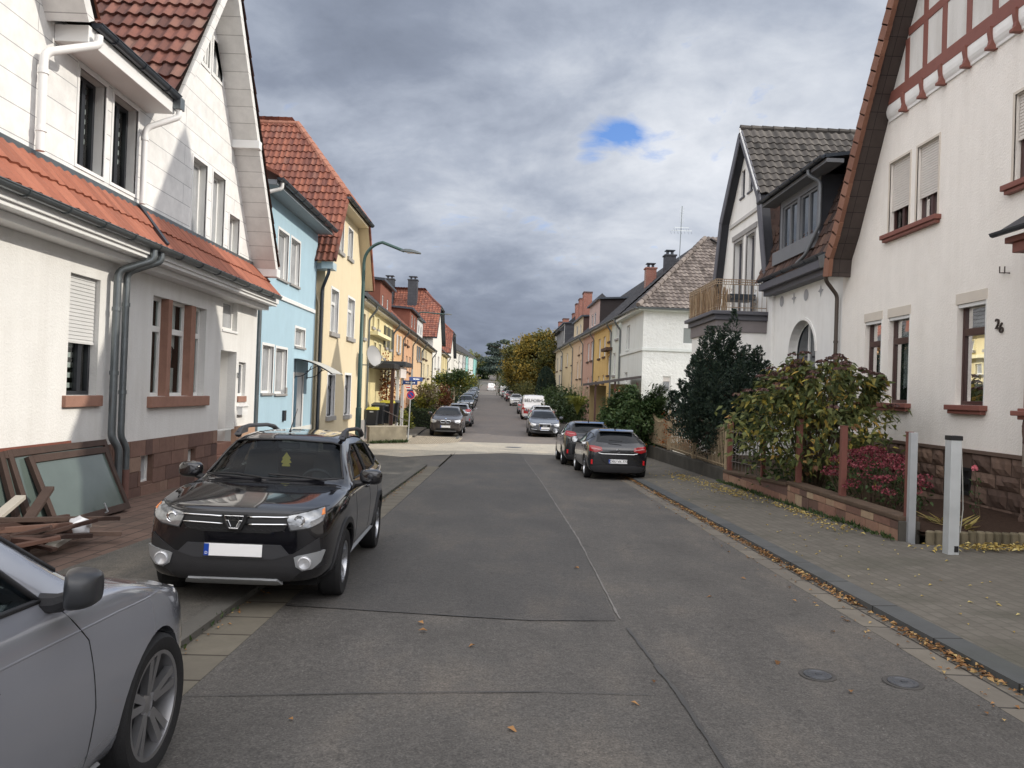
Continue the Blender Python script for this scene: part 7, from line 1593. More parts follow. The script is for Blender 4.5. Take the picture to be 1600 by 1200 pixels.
def tree(name, label, base, hgt, crown, rad, n, L_, mats, clumps=60, trunk=.15, spread=.16, hollow=.5, grp=None, tmat=BARK, cat='tree', lean=(0,0)):
    b = V(base); t = plant(name, label, cat, b, grp); c = b+V((lean[0],lean[1],crown)); m = MB(); mats = mats if isinstance(mats, list) else [mats]; cloud(m, c, rad, n, L_, L_*.65, clumps, spread, hollow, tuple(range(len(mats)))); m.build('crown', mats, t, recalc=False)
    m = MB(); branches(m, b-V((0,0,.2)), c+V((0,0,rad[2]*.4)), 9, trunk, max(rad)*.6); m.build('trunk', tmat, t)
def layered(name, label, base, hgt, w, mat, tiers, n, L_):
    b = V(base); t = plant(name, label, 'tree', b); m = MB(); r = random.Random(5)
    for k in range(tiers):
        z = hgt*(.28+.72*k/(tiers-1)); ww = w*(1-.6*(k/(tiers-1))**1.6)*r.uniform(.75,1.15); ox, oy = r.uniform(-.25,.25)*w, r.uniform(-.25,.25)*w
        for j in range(3): cloud(m, b+V((ox+r.uniform(-.5,.5)*ww, oy, z+r.uniform(-.3,.3))), (ww*.75, ww*.6, hgt*.028), n//tiers//3, L_, L_*.5, 14, .09, .1)
    m.build('crown', mat, t, recalc=False); m = MB(); branches(m, b, b+V((0,0,hgt*.97)), 14, .35, w*.7, up=.1); m.build('trunk', BARK, t)
def at(px, py, Y): d = ray(px, py)*Y; return V((d.x, Y, CAMH+d.z))
def plants():
    conifer_shrub(); autumn_shrub(); flower_bed()
    # ivy hanging over the railing
    t = plant('ivy', 'dark green ivy spilling over the cream iron fence', 'ivy', (5.95,22.5,.2)); m = MB(); cloud(m, (6.0,23.0,1.15), (.35,1.9,.75), 1600, .11, .09, 60, .1, .4, leafy=True, keep=lambda p: p.z > .35+.25*abs(p.y-21.5)*(.8 if p.y > 21.5 else .9)); m.build('leaves', G_IVY, t, recalc=False)
    # juniper with layered fans
    b = V((5.6,30.9,-.4)); t = plant('juniper', 'spreading green juniper behind the far end of the cream fence', 'conifer', b); m = MB(); r = random.Random(9)
    for k in range(34):
        a = r.uniform(0,6.28); l = r.uniform(.5,1.5); z = 1.5+r.uniform(0,1.3)*(1.25-l/1.6); e = b+V((math.cos(a)*l, math.sin(a)*l, z+.45))
        for i in range(300): s = r.random()**.7; p = b+V((0,0,z*.75))+(e-b-V((0,0,z*.75)))*s+V((r.gauss(0,.13),r.gauss(0,.13),r.gauss(0,.05))); d = (V((math.cos(a),math.sin(a),.25))+rdir(r)*.7).normalized(); leaf(m, p, d, V((0,0,1)), .19, .06)
    cloud(m, b+V((-.3,-.2,1.25)), (1.2,1.25,1.1), 11000, .16, .08, 80, .12, .55); m.build('foliage', G_JUN, t, recalc=False); m = MB(); branches(m, b, b+V((0,0,1.9)), 10, .09, 1.0); m.build('trunk', BARK, t)
    simple_shrub('orange_shrub', 'small orange leaved shrub glowing behind the cream fence', 'shrub', (6.3,27.5,-.1), (.6,.8,.75), 1200, .08, .05, G_ORNG, 40)
    simple_shrub('low_greenery', 'fresh green ground plants at the foot of the autumn shrub', 'plant', (6.3,16.8,0), (.4,1.5,.28), 900, .1, .06, G_GREEN, 40, leafy=True, stems=0)
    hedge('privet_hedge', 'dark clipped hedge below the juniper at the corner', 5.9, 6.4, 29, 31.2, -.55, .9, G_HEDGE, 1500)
    # far right
    t = thing('autumn_tree', 'large ochre and olive tree hanging over the right of the far street', 'tree', at(832,612,114)*1, 'autumn trees on the right'); m = MB(); cc = at(842,570,114); cloud(m, cc, (3.5,4.5,4.7), 17000, .4, .28, 110, .11, .5, (0,0,0,1)); m.build('crown', [G_OCH, G_OLV], t, recalc=False); m = MB(); branches(m, at(842,614,114), at(842,560,114), 10, .22, 3); m.build('trunk', BARK, t)
    tree('autumn_tree', 'narrower golden tree at the street side of the ochre tree', at(808,613,124), 9, 4.6, (2.0,2.6,4.0), 9500, .36, [G_OCH, G_OCH, G_OLV], 60, grp='autumn trees on the right')
    tree('autumn_tree', 'olive green tree between the ochre tree and the terrace end', at(862,612,108), 9, 3.6, (1.8,2.5,3.7), 7000, .34, [G_OLV, G_OLV, G_OCH], 60, grp='autumn trees on the right')
    b = at(852,622,93); t = thing('cypress', 'dark columnar cypress in front of the ochre tree', 'conifer', b); m = MB()
    for k in range(5200): z = RN.random(); a = RN.uniform(0,6.28); rr = 1.25*(1-z**2.2)**.6*RN.uniform(.75,1.02)*(.88+.2*math.sin(a*5+z*4)); p = b+V((math.cos(a)*rr, math.sin(a)*rr, .1+z*3.5)); d = (V((math.cos(a)*.3,math.sin(a)*.3,1))+rdir()*.3).normalized(); s = d.cross(rdir()).normalized(); m.add([p, p+d*.15+s*.035, p+d*.34, p+d*.15-s*.035], ((0,1,2,3),))
    m.build('foliage', G_DARK, t, recalc=False); MB().tube([b-V((0,0,.3)), b+V((0,0,3))], .1, 6, radii=[.14,.04]).build('trunk', BARK, t)
    layered('cedar', 'tall flat-tiered blue green cedar closing the far end of the street', at(777,600,255), 14, 6.2, G_BLUE, 9, 12000, .8)
    for k, (px_, py_, Y, hh, w, mt, lab) in enumerate(((748,600,300,11,6,G_OLV,'olive tree at the far left end of the street'),(735,596,315,12,6,G_LIME,'yellowish tree behind the turquoise end house'),(762,598,330,10,6,G_OLV,'dull green tree just left of the far cedar'),(793,600,270,9,5,G_OLV,'olive tree just right of the far cedar'),(803,604,235,8,4.5,G_HEDGE,'dark green tree right of the cedar, above the parked vans'),(755,601,262,7,3.5,G_HEDGE,'dark low tree left of the cedar foot'),(776,597,345,9,8,G_HEDGE,'dark tree mass behind the cedar trunk'),(787,600,290,8,6,G_OLV,'olive bush right behind the cedar'),(768,600,300,7,4,G_HEDGE,'dark bush left behind the cedar'))):
        b = at(px_,py_,Y); tree('far_tree', lab, b, hh, hh*.55, (w*.62,w*.62,hh*.5), 1500, .7, [mt], 40, .3, .14, .45, 'trees at the far end of the street')
    # front gardens on the right
    hs = [(870,30,4.2,58,1.3,.9,G_HEDGE,'rounded hedge shrub beside the concrete planter'),(0,0,5.4,63,1.2,1.1,G_GREEN,'light green shrub behind the pampas grass'),(0,0,5.2,70,1.3,1.0,G_HEDGE,'dark garden shrub in front of the pink terrace'),(0,0,4.9,78,1.2,1.2,G_GREEN,'green garden shrub in front of the peach terrace'),(0,0,4.8,86,1.1,1.0,G_HEDGE,'low dark shrub just before the cypress'),(0,0,2.9,104,1.6,1.3,G_OLV,'sprawling olive hedge under the ochre tree'),(0,0,1.9,128,1.8,1.8,G_HEDGE,'dark hedge below the golden tree'),(0,0,.9,150,2.0,2.6,G_HEDGE,'dark tall shrub beside the parked white van'),(0,0,.2,172,2.2,3.0,G_OLV,'olive shrub beyond the parked white van')]
    for _, _, x, y, w, hh, mt, lab in hs: simple_shrub('garden_shrub', lab, 'shrub', (x,y,g(y)+.1), (w,w*1.6,hh), 2200, .24, .16, mt, 44, 'shrubs in the right front gardens', stems=3)
    # pampas grass
    b = at(902,648,52); t = plant('pampas_grass', 'pampas grass with pale plumes before the pink terrace', 'grass', b); m = MB(); f = MB(); r = random.Random(2)
    for k in range(260): a = r.uniform(0,6.28); l = r.uniform(.7,1.3); m.add([b, b+V((math.cos(a)*l*.4-.01,math.sin(a)*l*.4,l)), b+V((math.cos(a)*l*.85,math.sin(a)*l*.85,l*.9)), b+V((math.cos(a)*l*.4+.03,math.sin(a)*l*.4,l))], ((0,1,2,3),))
    for k in range(15):
        a = r.uniform(0,6.28); e = b+V((math.cos(a)*r.uniform(.1,.75),math.sin(a)*.4,r.uniform(1.1,1.7))); m.tube([b,e], .006, 4)
        for i in range(60): s = r.random(); leaf(f, e+V((math.cos(a)*.05*s,0,s*.5))+rdir(r)*.05*(1-s*.6), (V((0,0,1))+rdir(r)*.6).normalized(), rdir(r), .12, .03)
    m.build('blades', G_LIME, t, recalc=False); f.build('plumes', leafmat('pampas_plumes', [(0,(.4,.33,.22)),(1,(.62,.54,.4))], .3), t, recalc=False)
    # left front gardens
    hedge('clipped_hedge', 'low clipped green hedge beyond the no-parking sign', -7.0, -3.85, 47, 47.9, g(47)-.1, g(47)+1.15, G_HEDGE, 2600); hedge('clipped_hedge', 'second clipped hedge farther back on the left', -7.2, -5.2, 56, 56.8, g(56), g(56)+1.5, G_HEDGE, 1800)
    tree('ornamental_tree', 'slender tree with orange autumn leaves by the street name sign', (-6.3,41.5,g(41)+.1), 4, 2.6, (.65,.8,1.7), 1000, .13, [G_ORNG], 60, .05, .12, .35)
    tree('ornamental_tree', 'pale beige leaved little tree behind the clipped hedge', (-5.0,50,g(50)+.1), 4, 1.9, (.8,.9,1.0), 1500, .17, [leafmat('beige_leaves', [(0,(.16,.13,.07)),(1,(.34,.3,.2))], .3), G_LIME], 45, .05)
    tree('ornamental_tree', 'russet brown leaved shrub tree right of the beige one', (-4.9,58,g(58)+.1), 4, 1.5, (.95,1.0,1.05), 1900, .18, [leafmat('russet_leaves', [(0,(.09,.035,.018)),(1,(.2,.085,.04))], .2)], 45, .06)
    tree('young_tree', 'young pale barked tree with yellow green leaves above the parked row', (-4.55,69,g(69)+.1), 5, 3.0, (1.7,1.6,.75), 2200, .26, [G_LIME, G_GREEN], 50, .09, tmat=plain('pale_bark', (.5,.46,.36), .9, 0, .2, .2, 8), lean=(.1,0))
    for lab, x, y, w, hh, mt in (('bright olive conifer shrub behind the rubbish bins', -6.1,45.3,.75,1.5,G_LIME),('dark round yew shrub between sign and hedge',-5.4,48.6,.7,1.1,G_DARK),('tall green shrub behind the beige tree',-6.0,55,1.2,1.8,G_GREEN),('olive shrub before the white gable house',-5.9,64,1.5,1.7,G_OLV),('green shrub left of the pale barked tree',-6.6,72,1.7,2.1,G_GREEN),('dark green shrub right of the pale barked tree',-5.6,80,1.4,1.7,G_HEDGE),('green shrub in front of the second red roofed house',-6.6,92,2.0,2.2,G_OLV),('dark shrub beside the parked row, mid distance',-6.4,104,1.6,2.0,G_HEDGE),('olive shrub before the white terraces',-7.4,122,2.2,2.4,G_OLV),('green shrub before the grey terrace',-8.2,145,2.4,2.6,G_GREEN),('dark shrub before the turquoise house',-8.8,170,2.6,3.0,G_HEDGE),('olive shrub at the end of the left gardens',-9.6,205,3.0,3.6,G_OLV)):
        simple_shrub('garden_shrub', lab, 'shrub', (x,y,g(y)+.05), (w*.8,w*1.1,hh*.33), 1900, .13+w*.08, .09+w*.06, mt, 44, 'shrubs in the left front gardens', stems=3)
    # leaf litter
    r = random.Random(31); m = MB(); m2 = MB()
    def flat(mm, x, y, z, s, curl=.35): a = r.uniform(0,6.28); d = V((math.cos(a),math.sin(a),r.uniform(-curl,curl))).normalized(); leaf(mm, V((x,y,z)), d, (V((0,0,1))+rdir(r)*curl).normalized(), s, s*.6, 0, .3)
    for k in range(2300):
        y = 2.5+30*r.random()**1.5; x = 3.58-abs(r.gauss(0,.035)); den = noise.noise(V((0,y*.9,0)))
        if den < -.25 and r.random() < .8: continue
        flat(m, x, y, g(y)+.008+r.uniform(0,.035), r.uniform(.03,.075))
    for k in range(420): y = 2.5+28*r.random(); flat(m, 3.6-r.random()**2*.5, y, g(y)+.012, r.uniform(.025,.055), .15)
    for k in range(300): y = 4+19*r.random(); flat(m, -2.26+abs(r.gauss(0,.05)), y, g(y)+.01, r.uniform(.02,.05), .2)
    tag(m.build('gutter_leaf_litter', G_FALL, None, recalc=False), 'brown and tan fallen leaves lying along the kerbs', 'leaf litter', None, 'stuff')
    for cx_, cy_, sx, sy, n in ((5.25,17.6,.3,1.6,330),(5.45,14.2,.14,1.3,150),(6.9,10.3,.9,.2,420),(8.1,10.25,.5,.18,200),(5.0,20.8,.35,1.5,160),(5.3,12.2,.2,.8,60)):
        for k in range(n):
            x, y = r.gauss(cx_,sx*.6), r.gauss(cy_,sy*.6)
            if 3.9 < x < (5.66 if y > 10.9 else 8.5): flat(m2, x, y, g(y)+.075+.07*(x-3.86)/1.9+r.uniform(.0,.03), r.uniform(.04,.085))
    for k in range(240): x, y = r.uniform(3.9,5.6), 4+24*r.random(); flat(m2, x, y, g(y)+.076+.07*(x-3.86)/1.9, r.uniform(.03,.06), .12)
    tag(m2.build('pavement_leaf_litter', G_YEL, None, recalc=False), 'yellow fallen leaves drifted along the garden wall and pavement', 'leaf litter', None, 'stuff')
    # moss and weeds at the wall foot
    m = MB()
    for k in range(900): y = 10.9+9*r.random(); p = V((5.66-abs(r.gauss(0,.05)), y, g(y)+.15)); leaf(m, p, (V((-.4,0,1))+rdir(r)*.7).normalized(), rdir(r), r.uniform(.03,.11)*(1+noise.noise(V((y,3,0)))), .03)
    for k in range(260): y = 4.5+18*r.random(); p = V((-2.29+r.gauss(0,.02), y, g(y)+.01)); leaf(m, p, (V((.3,0,1))+rdir(r)*.8).normalized(), rdir(r), r.uniform(.03,.07), .02)
    for k in range(500): a = r.random(); p = V((-5.9+1.5*a, 34.5+1.4*a-.2+r.gauss(0,.06), g(35)+.03)); leaf(m, p, (V((0,-.2,1))+rdir(r)*.7).normalized(), rdir(r), r.uniform(.08,.2), .05)
    tag(m.build('kerb_weeds', G_GREEN, None, recalc=False), 'small weeds and moss at wall feet and kerbs', 'weeds', None, 'stuff')
    for k, (px_, py_) in enumerate(((662,977),(668,988),(792,1140),(1245,942),(1113,934),(1022,1070),(458,1128),(985,1100),(742,1010),(1157,905),(1305,990),(905,890),(1215,1035),(1330,1085))):
        d = ray(px_,py_); tt = (0-CAMH)/(d.z+.023); x, y = d.x*tt, tt; mm = MB(); flat(mm, x, y, g(y)+.014, r.uniform(.045,.08), .22); o = base_at(mm.build('fallen_leaf', G_FALL, None, recalc=False), (x,y,g(y))); tag(o, 'single dry leaf lying on the open asphalt of the roadway', 'leaf', 'single leaves on the roadway')
plants()

# ------------------------------------------------------------------ walls, fences, posts, street furniture
CONC = plain('weathered_concrete', (.075,.07,.06), .95, 0, .2, .55, 2.2, .5, 30); CONC_L = plain('pale_concrete', (.34,.31,.25), .9, 0, .2, .35, 3, .4, 30); RUSTP = plain('rust_red_post', (.17,.065,.05), .6, .1, .4, .2, 9, .2, 60)
IRONC = plain('cream_rusty_iron', (.36,.28,.18), .75, .1, .3, .4, 9, .3, 70); GALV = plain('galvanised_post', (.42,.44,.46), .45, .4, .4, .15, 6, .1); LAMPG = plain('lamp_green', (.035,.075,.065), .45, .2, .5, .12, 5)
def front_walls():
    fw = Fr((5.72,0,0),(0,1,0),(-1,0,0)); zt = lambda u: .22 if u < 15.3 else .20-.045*(u-15.3)
    t = thing('garden_wall', 'low sandstone block wall with a flat capping and rust red posts', 'wall', (5.8,13,g(13)+.1)); 
    stones(t, fw, 10.95, 15.3, lambda u: g(u)+.1, .16, SAND_BRT, 'masonry', 3, .28, .55, .02, .014, thick=.2)
    MB().box(5.7,6.0,10.95,15.32,.16,.235).build('capping', plain('mossy_capping', (.1,.07,.05), .95, 0, .2, .4, 5, .5), t, bevel=.02); MB().fbox(Fr((0,10.95,0),(1,0,0),(0,-1,0)), 5.70, 6.0, -.02, .03, g(11)+.05, .17).build('end_stone', CONC, t, bevel=.015)
    t = thing('garden_wall', 'older sloping sandstone wall between the block wall and the concrete wall', 'wall', (5.8,17.5,g(17)+.1)); m = MB()
    for a, b in zip(frange(15.32,19.75,.74), frange(15.32,19.75,.74)[1:]):
        za, zb = zt(a), zt(b); m.hexa([(5.72,a+.006,g(a)),(5.72,b-.006,g(b)),(6.0,b-.006,g(b)),(6.0,a+.006,g(a)),(5.72,a+.006,za-.07),(5.72,b-.006,zb-.07),(6.0,b-.006,zb-.07),(6.0,a+.006,za-.07)])
    stones(t, fw, 15.33, 19.75, lambda u: g(u)+.1, -.06, SAND_BRT, 'masonry', 2, .5, 1.0, .02, .012, thick=.2); m.build('upper_course', SAND_ISL, t, recalc=True)
    MB().hexa([(5.69,15.33,zt(15.33)-.07),(5.69,19.75,zt(19.75)-.07),(6.02,19.75,zt(19.75)-.07),(6.02,15.33,zt(15.33)-.07),(5.69,15.33,zt(15.33)),(5.69,19.75,zt(19.75)),(6.02,19.75,zt(19.75)),(6.02,15.33,zt(15.33))]).build('capping', MATS['mossy_capping'], t, bevel=.015)
    t = thing('concrete_wall', 'dark stained concrete wall under the cream iron fence', 'wall', (5.85,26,g(26))); m = MB(); ys = frange(19.77,32.6,2.1)
    for a, b in zip(ys, ys[1:]): m.hexa([(5.74,a+.004,g(a)-.1),(5.74,b-.004,g(b)-.1),(6.0,b-.004,g(b)-.1),(6.0,a+.004,g(a)-.1),(5.74,a+.004,.0-.008*(a-20)),(5.74,b-.004,.0-.008*(b-20)),(6.0,b-.004,.0-.008*(b-20)),(6.0,a+.004,.0-.008*(a-20))])
    m.build('wall', CONC, t, bevel=.01)
    # iron fence: panels with hanging-garland top rails between spiked posts
    t = thing('iron_fence', 'cream painted iron fence with sagging curved top rails and spiked posts', 'fence', (5.86,26,0)); x = 5.86; P = [19.95,23.45,27.0,30.4,32.5]
    for k, y in enumerate(P):
        m = MB().box(x-.06,x+.06,y-.06,y+.06,-.02,1.12); m.box(x-.075,x+.075,y-.075,y+.075,.3,.36); m.box(x-.07,x+.07,y-.07,y+.07,1.12,1.17)
        if k > 1: m.hexa([(x-.06,y-.06,1.17),(x+.06,y-.06,1.17),(x+.06,y+.06,1.17),(x-.06,y+.06,1.17),(x-.02,y-.02,1.45),(x+.02,y-.02,1.45),(x+.02,y+.02,1.45),(x-.02,y+.02,1.45)]); m.tube([(x,y,1.45),(x,y,1.62)], .02, 6, radii=[.025,.006])
        m.build('fence_post', IRONC, t, bevel=.006)
    for a, b in zip(P, P[1:]):
        m = MB(); sag = lambda s: 1.14-.26*math.sin(math.pi*s)
        if b > 32: sag = lambda s: 1.14-.12*math.sin(math.pi*s)
        m.tube([(x,a+(b-a)*k/14,sag(k/14)) for k in range(15)], .018, 6); m.tube([(x,a,.09),(x,b,.08)], .017, 6); n = int((b-a)/.135)
        for k in range(1,n):
            s = k/n; y = a+(b-a)*s; z1 = sag(s)+.07; m.tube([(x,y,.02),(x,y,z1),(x,y,z1+.07)], .01, 5, radii=[.011,.011,.002])
        m.build('fence_panel', IRONC, t, smooth=True)
    t = thing('iron_railing', 'plain dark iron railing of thin bars between two rust red posts', 'fence', (5.86,18.5,.1)); m = MB().tube([(5.86,17.2,.32),(5.86,19.6,.25)], .014, 5); m.tube([(5.86,17.2,1.0),(5.86,19.6,1.0)], .014, 5)
    for k in range(9): m.tube([(5.86,17.35+k*.27,.08),(5.86,17.35+k*.27,1.1)], .009, 5)
    m.build('bars', plain('dark_iron', (.13,.11,.1), .7, .2), t)
    def post(x, y, z0, z1, w, mats, lab, cap=None):
        t = thing('post', lab, 'post', (x,y,z0), 'posts along the right garden wall'); MB().box(x-w/2,x+w/2,y-w/2,y+w/2,z0,z1).build('shaft', mats, t, bevel=.008)
        MB().box(x-w/2-.006,x+w/2+.006,y-w/2-.006,y+w/2+.006,z1,z1+.02).build('cap', cap or mats, t, bevel=.004); return t
    post(5.86,19.72,.0,1.33,.12,RUSTP,'rust red post where the cream fence meets the railing'); post(5.86,17.2,.0,1.06,.09,RUSTP,'short rust red post half hidden by the autumn shrub'); post(5.86,15.12,.2,1.46,.1,RUSTP,'rust red post at the step of the garden wall'); post(5.86,13.15,.2,1.42,.1,RUSTP,'rust red post in front of the magenta flowers')
    t = post(5.84,10.98,.1,1.43,.075,RUSTP,'slim post, one face grey and the other rust red, at the wall end'); MB().box(5.80,5.90,10.86,10.935,g(11)+.1,1.44).build('grey_upright', GALV, t, bevel=.004)
    x, y, z = 5.9, 10.0, g(10)+.12; t = thing('gate_post', 'thick pale grey metal post with a dark cap standing on the pavement', 'post', (x,y,z)); MB().box(x-.07,x+.07,y-.07,y+.07,z,z+1.52).build('shaft', plain('grey_painted_steel', (.45,.47,.475), .55, .2, .4, .3, 2.5, .2), t, bevel=.006)
    MB().box(x-.076,x+.08,y-.076,y+.076,z+1.50,z+1.56).build('cap', BLACK, t, bevel=.006); MB().box(x+.005,x+.06,y-.075,y-.066,z+.05,z+.13).build('black_patch', BLACK, t); MB().box(x-.2,x+.2,y-.2,y+.2,z-.06,z+.012).build('base_plate', CONC, t, bevel=.01)
    MB().tube([(x+.1,y,z+1.5),(x+.13,y,z+1.0),(x+.16,y+.02,z+.6),(x+.12,y,z+.3)], .007, 5).build('cable', plain('pale_cable', (.4,.4,.37), .6), t)
    t = thing('palisade_edging', 'low edging of mossy half-round palisades before the mulch bed', 'edging', (7.2,10.72,.0)); m = MB(); r = random.Random(3); xx = 6.02
    while xx < 8.6: h_ = .07+r.uniform(-.012,.012); m.tube([(xx,10.7+r.uniform(-.008,.008),-.22),(xx,10.7,h_),(xx,10.7,h_+.02)], .058, 10, radii=[.058,.058,.045]); xx += .118
    m.build('palisades', islandmat('mossy_palisade', [(0,(.1,.085,.055)),(1,(.2,.17,.115))], .95, .5, 25, .35), t)
def lamp(px, Y, base, zt, armx, zarm, lab):
    d = ray(px, 500)*Y; x = d.x; t = thing('street_lamp', lab, 'street lamp', (x,Y,base), 'street lamps on the left pavement')
    MB().tube([(x,Y,base),(x,Y,base+1.6),(x,Y,base+1.62),(x,Y,base+3.4),(x,Y,base+3.42),(x,Y,zt)], .08, 12, radii=[.095,.095,.075,.075,.062,.055]).build('pole', LAMPG, t, smooth=True)
    m = MB(); n = 8; arc = [(x+.75*(1-math.cos(k/n*1.35)), Y, zt+.72*math.sin(k/n*1.35)) for k in range(n+1)]; arc.append((armx-.5, Y, zarm-.06)); m.tube(arc, .045, 8, radii=[.052]*len(arc)); m.build('arm', LAMPG, t, smooth=True)
    hd = MB(); dz = (zarm-arc[-2][2])/(armx-arc[-2][0])*.6; pts = []
    for k, (w, th) in enumerate(((.05,.05),(.13,.09),(.16,.1),(.15,.075),(.09,.04))): xx = armx-.62+k*.17; zz = zarm-.07+dz*.17*k; pts.append([(xx,Y-w,zz),(xx,Y+w,zz),(xx,Y+w*.8,zz+th),(xx,Y-w*.8,zz+th)])
    for a, b in zip(pts, pts[1:]): hd.hexa(a[::1]+b)
    hd.build('lamp_head', plain('lamp_grey', (.1,.115,.12), .45, .3), t, bevel=.008); MB().box(armx-.4,armx-.05,Y-.1,Y+.1,zarm-.09+dz*.3,zarm-.072+dz*.3).build('diffuser', plain('lamp_glass', (.5,.52,.52), .2, 0, .6), t)
def furniture():
    front_walls()
    lamp(565.5, 25.6, g(25.6)+.1, 5.95, -3.0, 6.45, 'nearest curved green street lamp beside the yellow house'); lamp(648, 62, g(62)+.1, 7.3, -4.5, 7.95, 'middle street lamp among the left front gardens'); lamp(690, 104, g(104)+.1, 8.6, xc(104)-5.9, 9.2, 'farthest street lamp, before the second red roof')
    # satellite dish on the end of the yellow house
    c = V((-5.62,32.55,3.12)); t = thing('satellite_dish', 'grey satellite dish on a bracket at the end of the yellow house', 'satellite dish', (-6.2,32.6,2.9)); nrm = V((.86,-.5,.22)).normalized(); dish(t, c, nrm, .45, plain('dish_grey', (.3,.3,.3), .5, 0, .4, .08)); 
    MB().tube([(-6.24,32.6,2.75),(-5.75,32.7,2.75),(-5.7,32.72,3.15)], .025, 8).build('bracket', ZINC, t); b = c+V((0,0,-.5)); e = c+nrm*.72+V((0,0,-.28)); m = MB().tube([b, b.lerp(e,.6)+V((0,0,-.04)), e], .02, 6); m.build('feed_arm', ZINC, t); MB().tube([e+V((0,0,-.02)), e-nrm*.12+V((0,0,.06))], .045, 8).build('receiver', MATS['dish_grey'], t)
    # signs on one post
    x, y = -4.53, 37.2; z = g(y)+.02; t = thing('sign_post', 'slim grey post carrying a round no-parking sign and blue street name plates', 'sign', (x,y,z)); MB().tube([(x-.05,y,z),(x+.03,y,2.75)], .032, 8).build('pole', GALV, t, smooth=True)
    f = (x+.02,y-.05,1.5); sg = MB().lathe([(0,.012),(.15,.012),(.15,.0)], f, (0,-1,0), 28).build('no_parking_sign', EUBLUE, t, smooth=True); REDS = plain('sign_red', (.55,.02,.025), .4)
    m = MB().lathe([(.14,.014),(.195,.014),(.2,.0),(.14,.0)], f, (0,-1,0), 28); m.beam((f[0]-.1,y-.064,1.6),(f[0]+.1,y-.064,1.4), .045, .004, (0,1,0)); m.build('red_ring', REDS, sg, smooth=True); MB().lathe([(.195,.006),(.212,.006)], f, (0,-1,0), 28).build('white_rim', PLATE, sg)
    for (a, b_, zz, lab) in ((V((-.38,-.1,0)),V((.3,.12,0)),2.1,'street_name_plate'),(V((-.05,-.3,0)),V((.5,.55,0)),2.28,'street_name_plate')):
        p, q = V((x,y,zz))+a, V((x,y,zz))+b_; m = MB().beam(p, q, .02, .2); o = m.build(lab, plain('name_plate_blue', (.02,.05,.17), .4), t, bevel=.004)
        d = (q-p).normalized(); nn = d.cross(V((0,0,1))).normalized(); mid = (p+q)/2+nn*.012
        for k in range(5): MB().beam(mid+d*(-.22+k*.095), mid+d*(-.22+k*.095+(.05 if k % 2 else .07)), .003, .05+.02*(k%2)).build('lettering', PLATE, o)
    m = MB().box(x-.24,x+.0,y-.07,y-.05,1.78,1.94); o = m.build('supplementary_plate', PLATE, t); MB().box(x-.22,x-.02,y-.072,y-.0705,1.83,1.89).build('red_band', REDS, o); MB().box(x-.18,x+.13,y-.06,y-.045,1.68,1.77).build('small_blue_plate', MATS['name_plate_blue'], t)
    # give way sign turned to the side street
    x, y = 5.0, 33.6; t = thing('give_way_sign', 'red and white triangular sign seen nearly edge-on at the side street corner', 'sign', (x,y,g(y))); MB().tube([(x,y,g(y)),(x,y,2.1)], .03, 8).build('pole', GALV, t)
    f = Fr((x-.05,y-.05,0),(.13,-.99,0),(-.99,-.13,0)); o = MB().prism([f.p(-.45,0,2.1),f.p(.45,0,2.1),f.p(0,0,1.32)], f.N*.012).build('triangle', REDS, t); MB().prism([f.p(-.29,.013,2.0),f.p(.29,.013,2.0),f.p(0,.013,1.52)], f.N*.002).build('white_field', PLATE, o)
    # rubbish bins
    def rbin(px, py, Y, s, lid, lab):
        p = at(px, py, Y); x, y, z = p; t = thing('wheelie_bin', lab, 'rubbish bin', p, 'rubbish bins by the side street'); w0, w1, h_ = .22*s, .28*s, .92*s
        MB().hexa([(x-w0,y-w0,z+.05),(x+w0,y-w0,z+.05),(x+w0,y+w0*1.2,z+.05),(x-w0,y+w0*1.2,z+.05),(x-w1,y-w1,z+h_),(x+w1,y-w1,z+h_),(x+w1,y+w1*1.25,z+h_),(x-w1,y+w1*1.25,z+h_)]).build('body', plain('bin_grey', (.02,.022,.026), .5, 0, .4, .1), t, bevel=.02)
        MB().hexa([(x-w1*1.07,y-w1*1.1,z+h_),(x+w1*1.07,y-w1*1.1,z+h_),(x+w1*1.07,y+w1*1.4,z+h_),(x-w1*1.07,y+w1*1.4,z+h_),(x-w1*1.0,y-w1*1.0,z+h_+.05),(x+w1*1.0,y-w1*1.0,z+h_+.05),(x+w1*.95,y+w1*1.3,z+h_+.13),(x-w1*.95,y+w1*1.3,z+h_+.13)]).build('lid', lid, t, bevel=.015)
        for s_ in (-1,1): MB().lathe([(.0,-.025),(.09,-.025),(.1,0),(.09,.025),(0,.025)], (x+s_*w0*.95,y+w0*1.25,z+.1), (1,0,0), 16).build('wheel', RUBBER, t, smooth=True)
        MB().box(x-.1*s,x+.1*s,y-w1*1.02,y-w1*.96,z+h_*.86,z+h_*.93).build('label', GALV, t)
    YL = plain('yellow_lid', (.5,.44,.05), .45); GL = plain('grey_lid', (.07,.075,.08), .5)
    rbin(581,668,36.6,.92,YL,'small rubbish bin with a bright yellow lid, in front'); rbin(590,664,37.5,1.05,GL,'rubbish bin with a dark grey lid between the yellow lidded ones'); rbin(604,663,38.2,1.15,YL,'large rubbish bin with a yellow lid beside the wall stub'); rbin(613,660,39.3,1.1,GL,'grey lidded bin mostly hidden behind the large yellow lidded one')
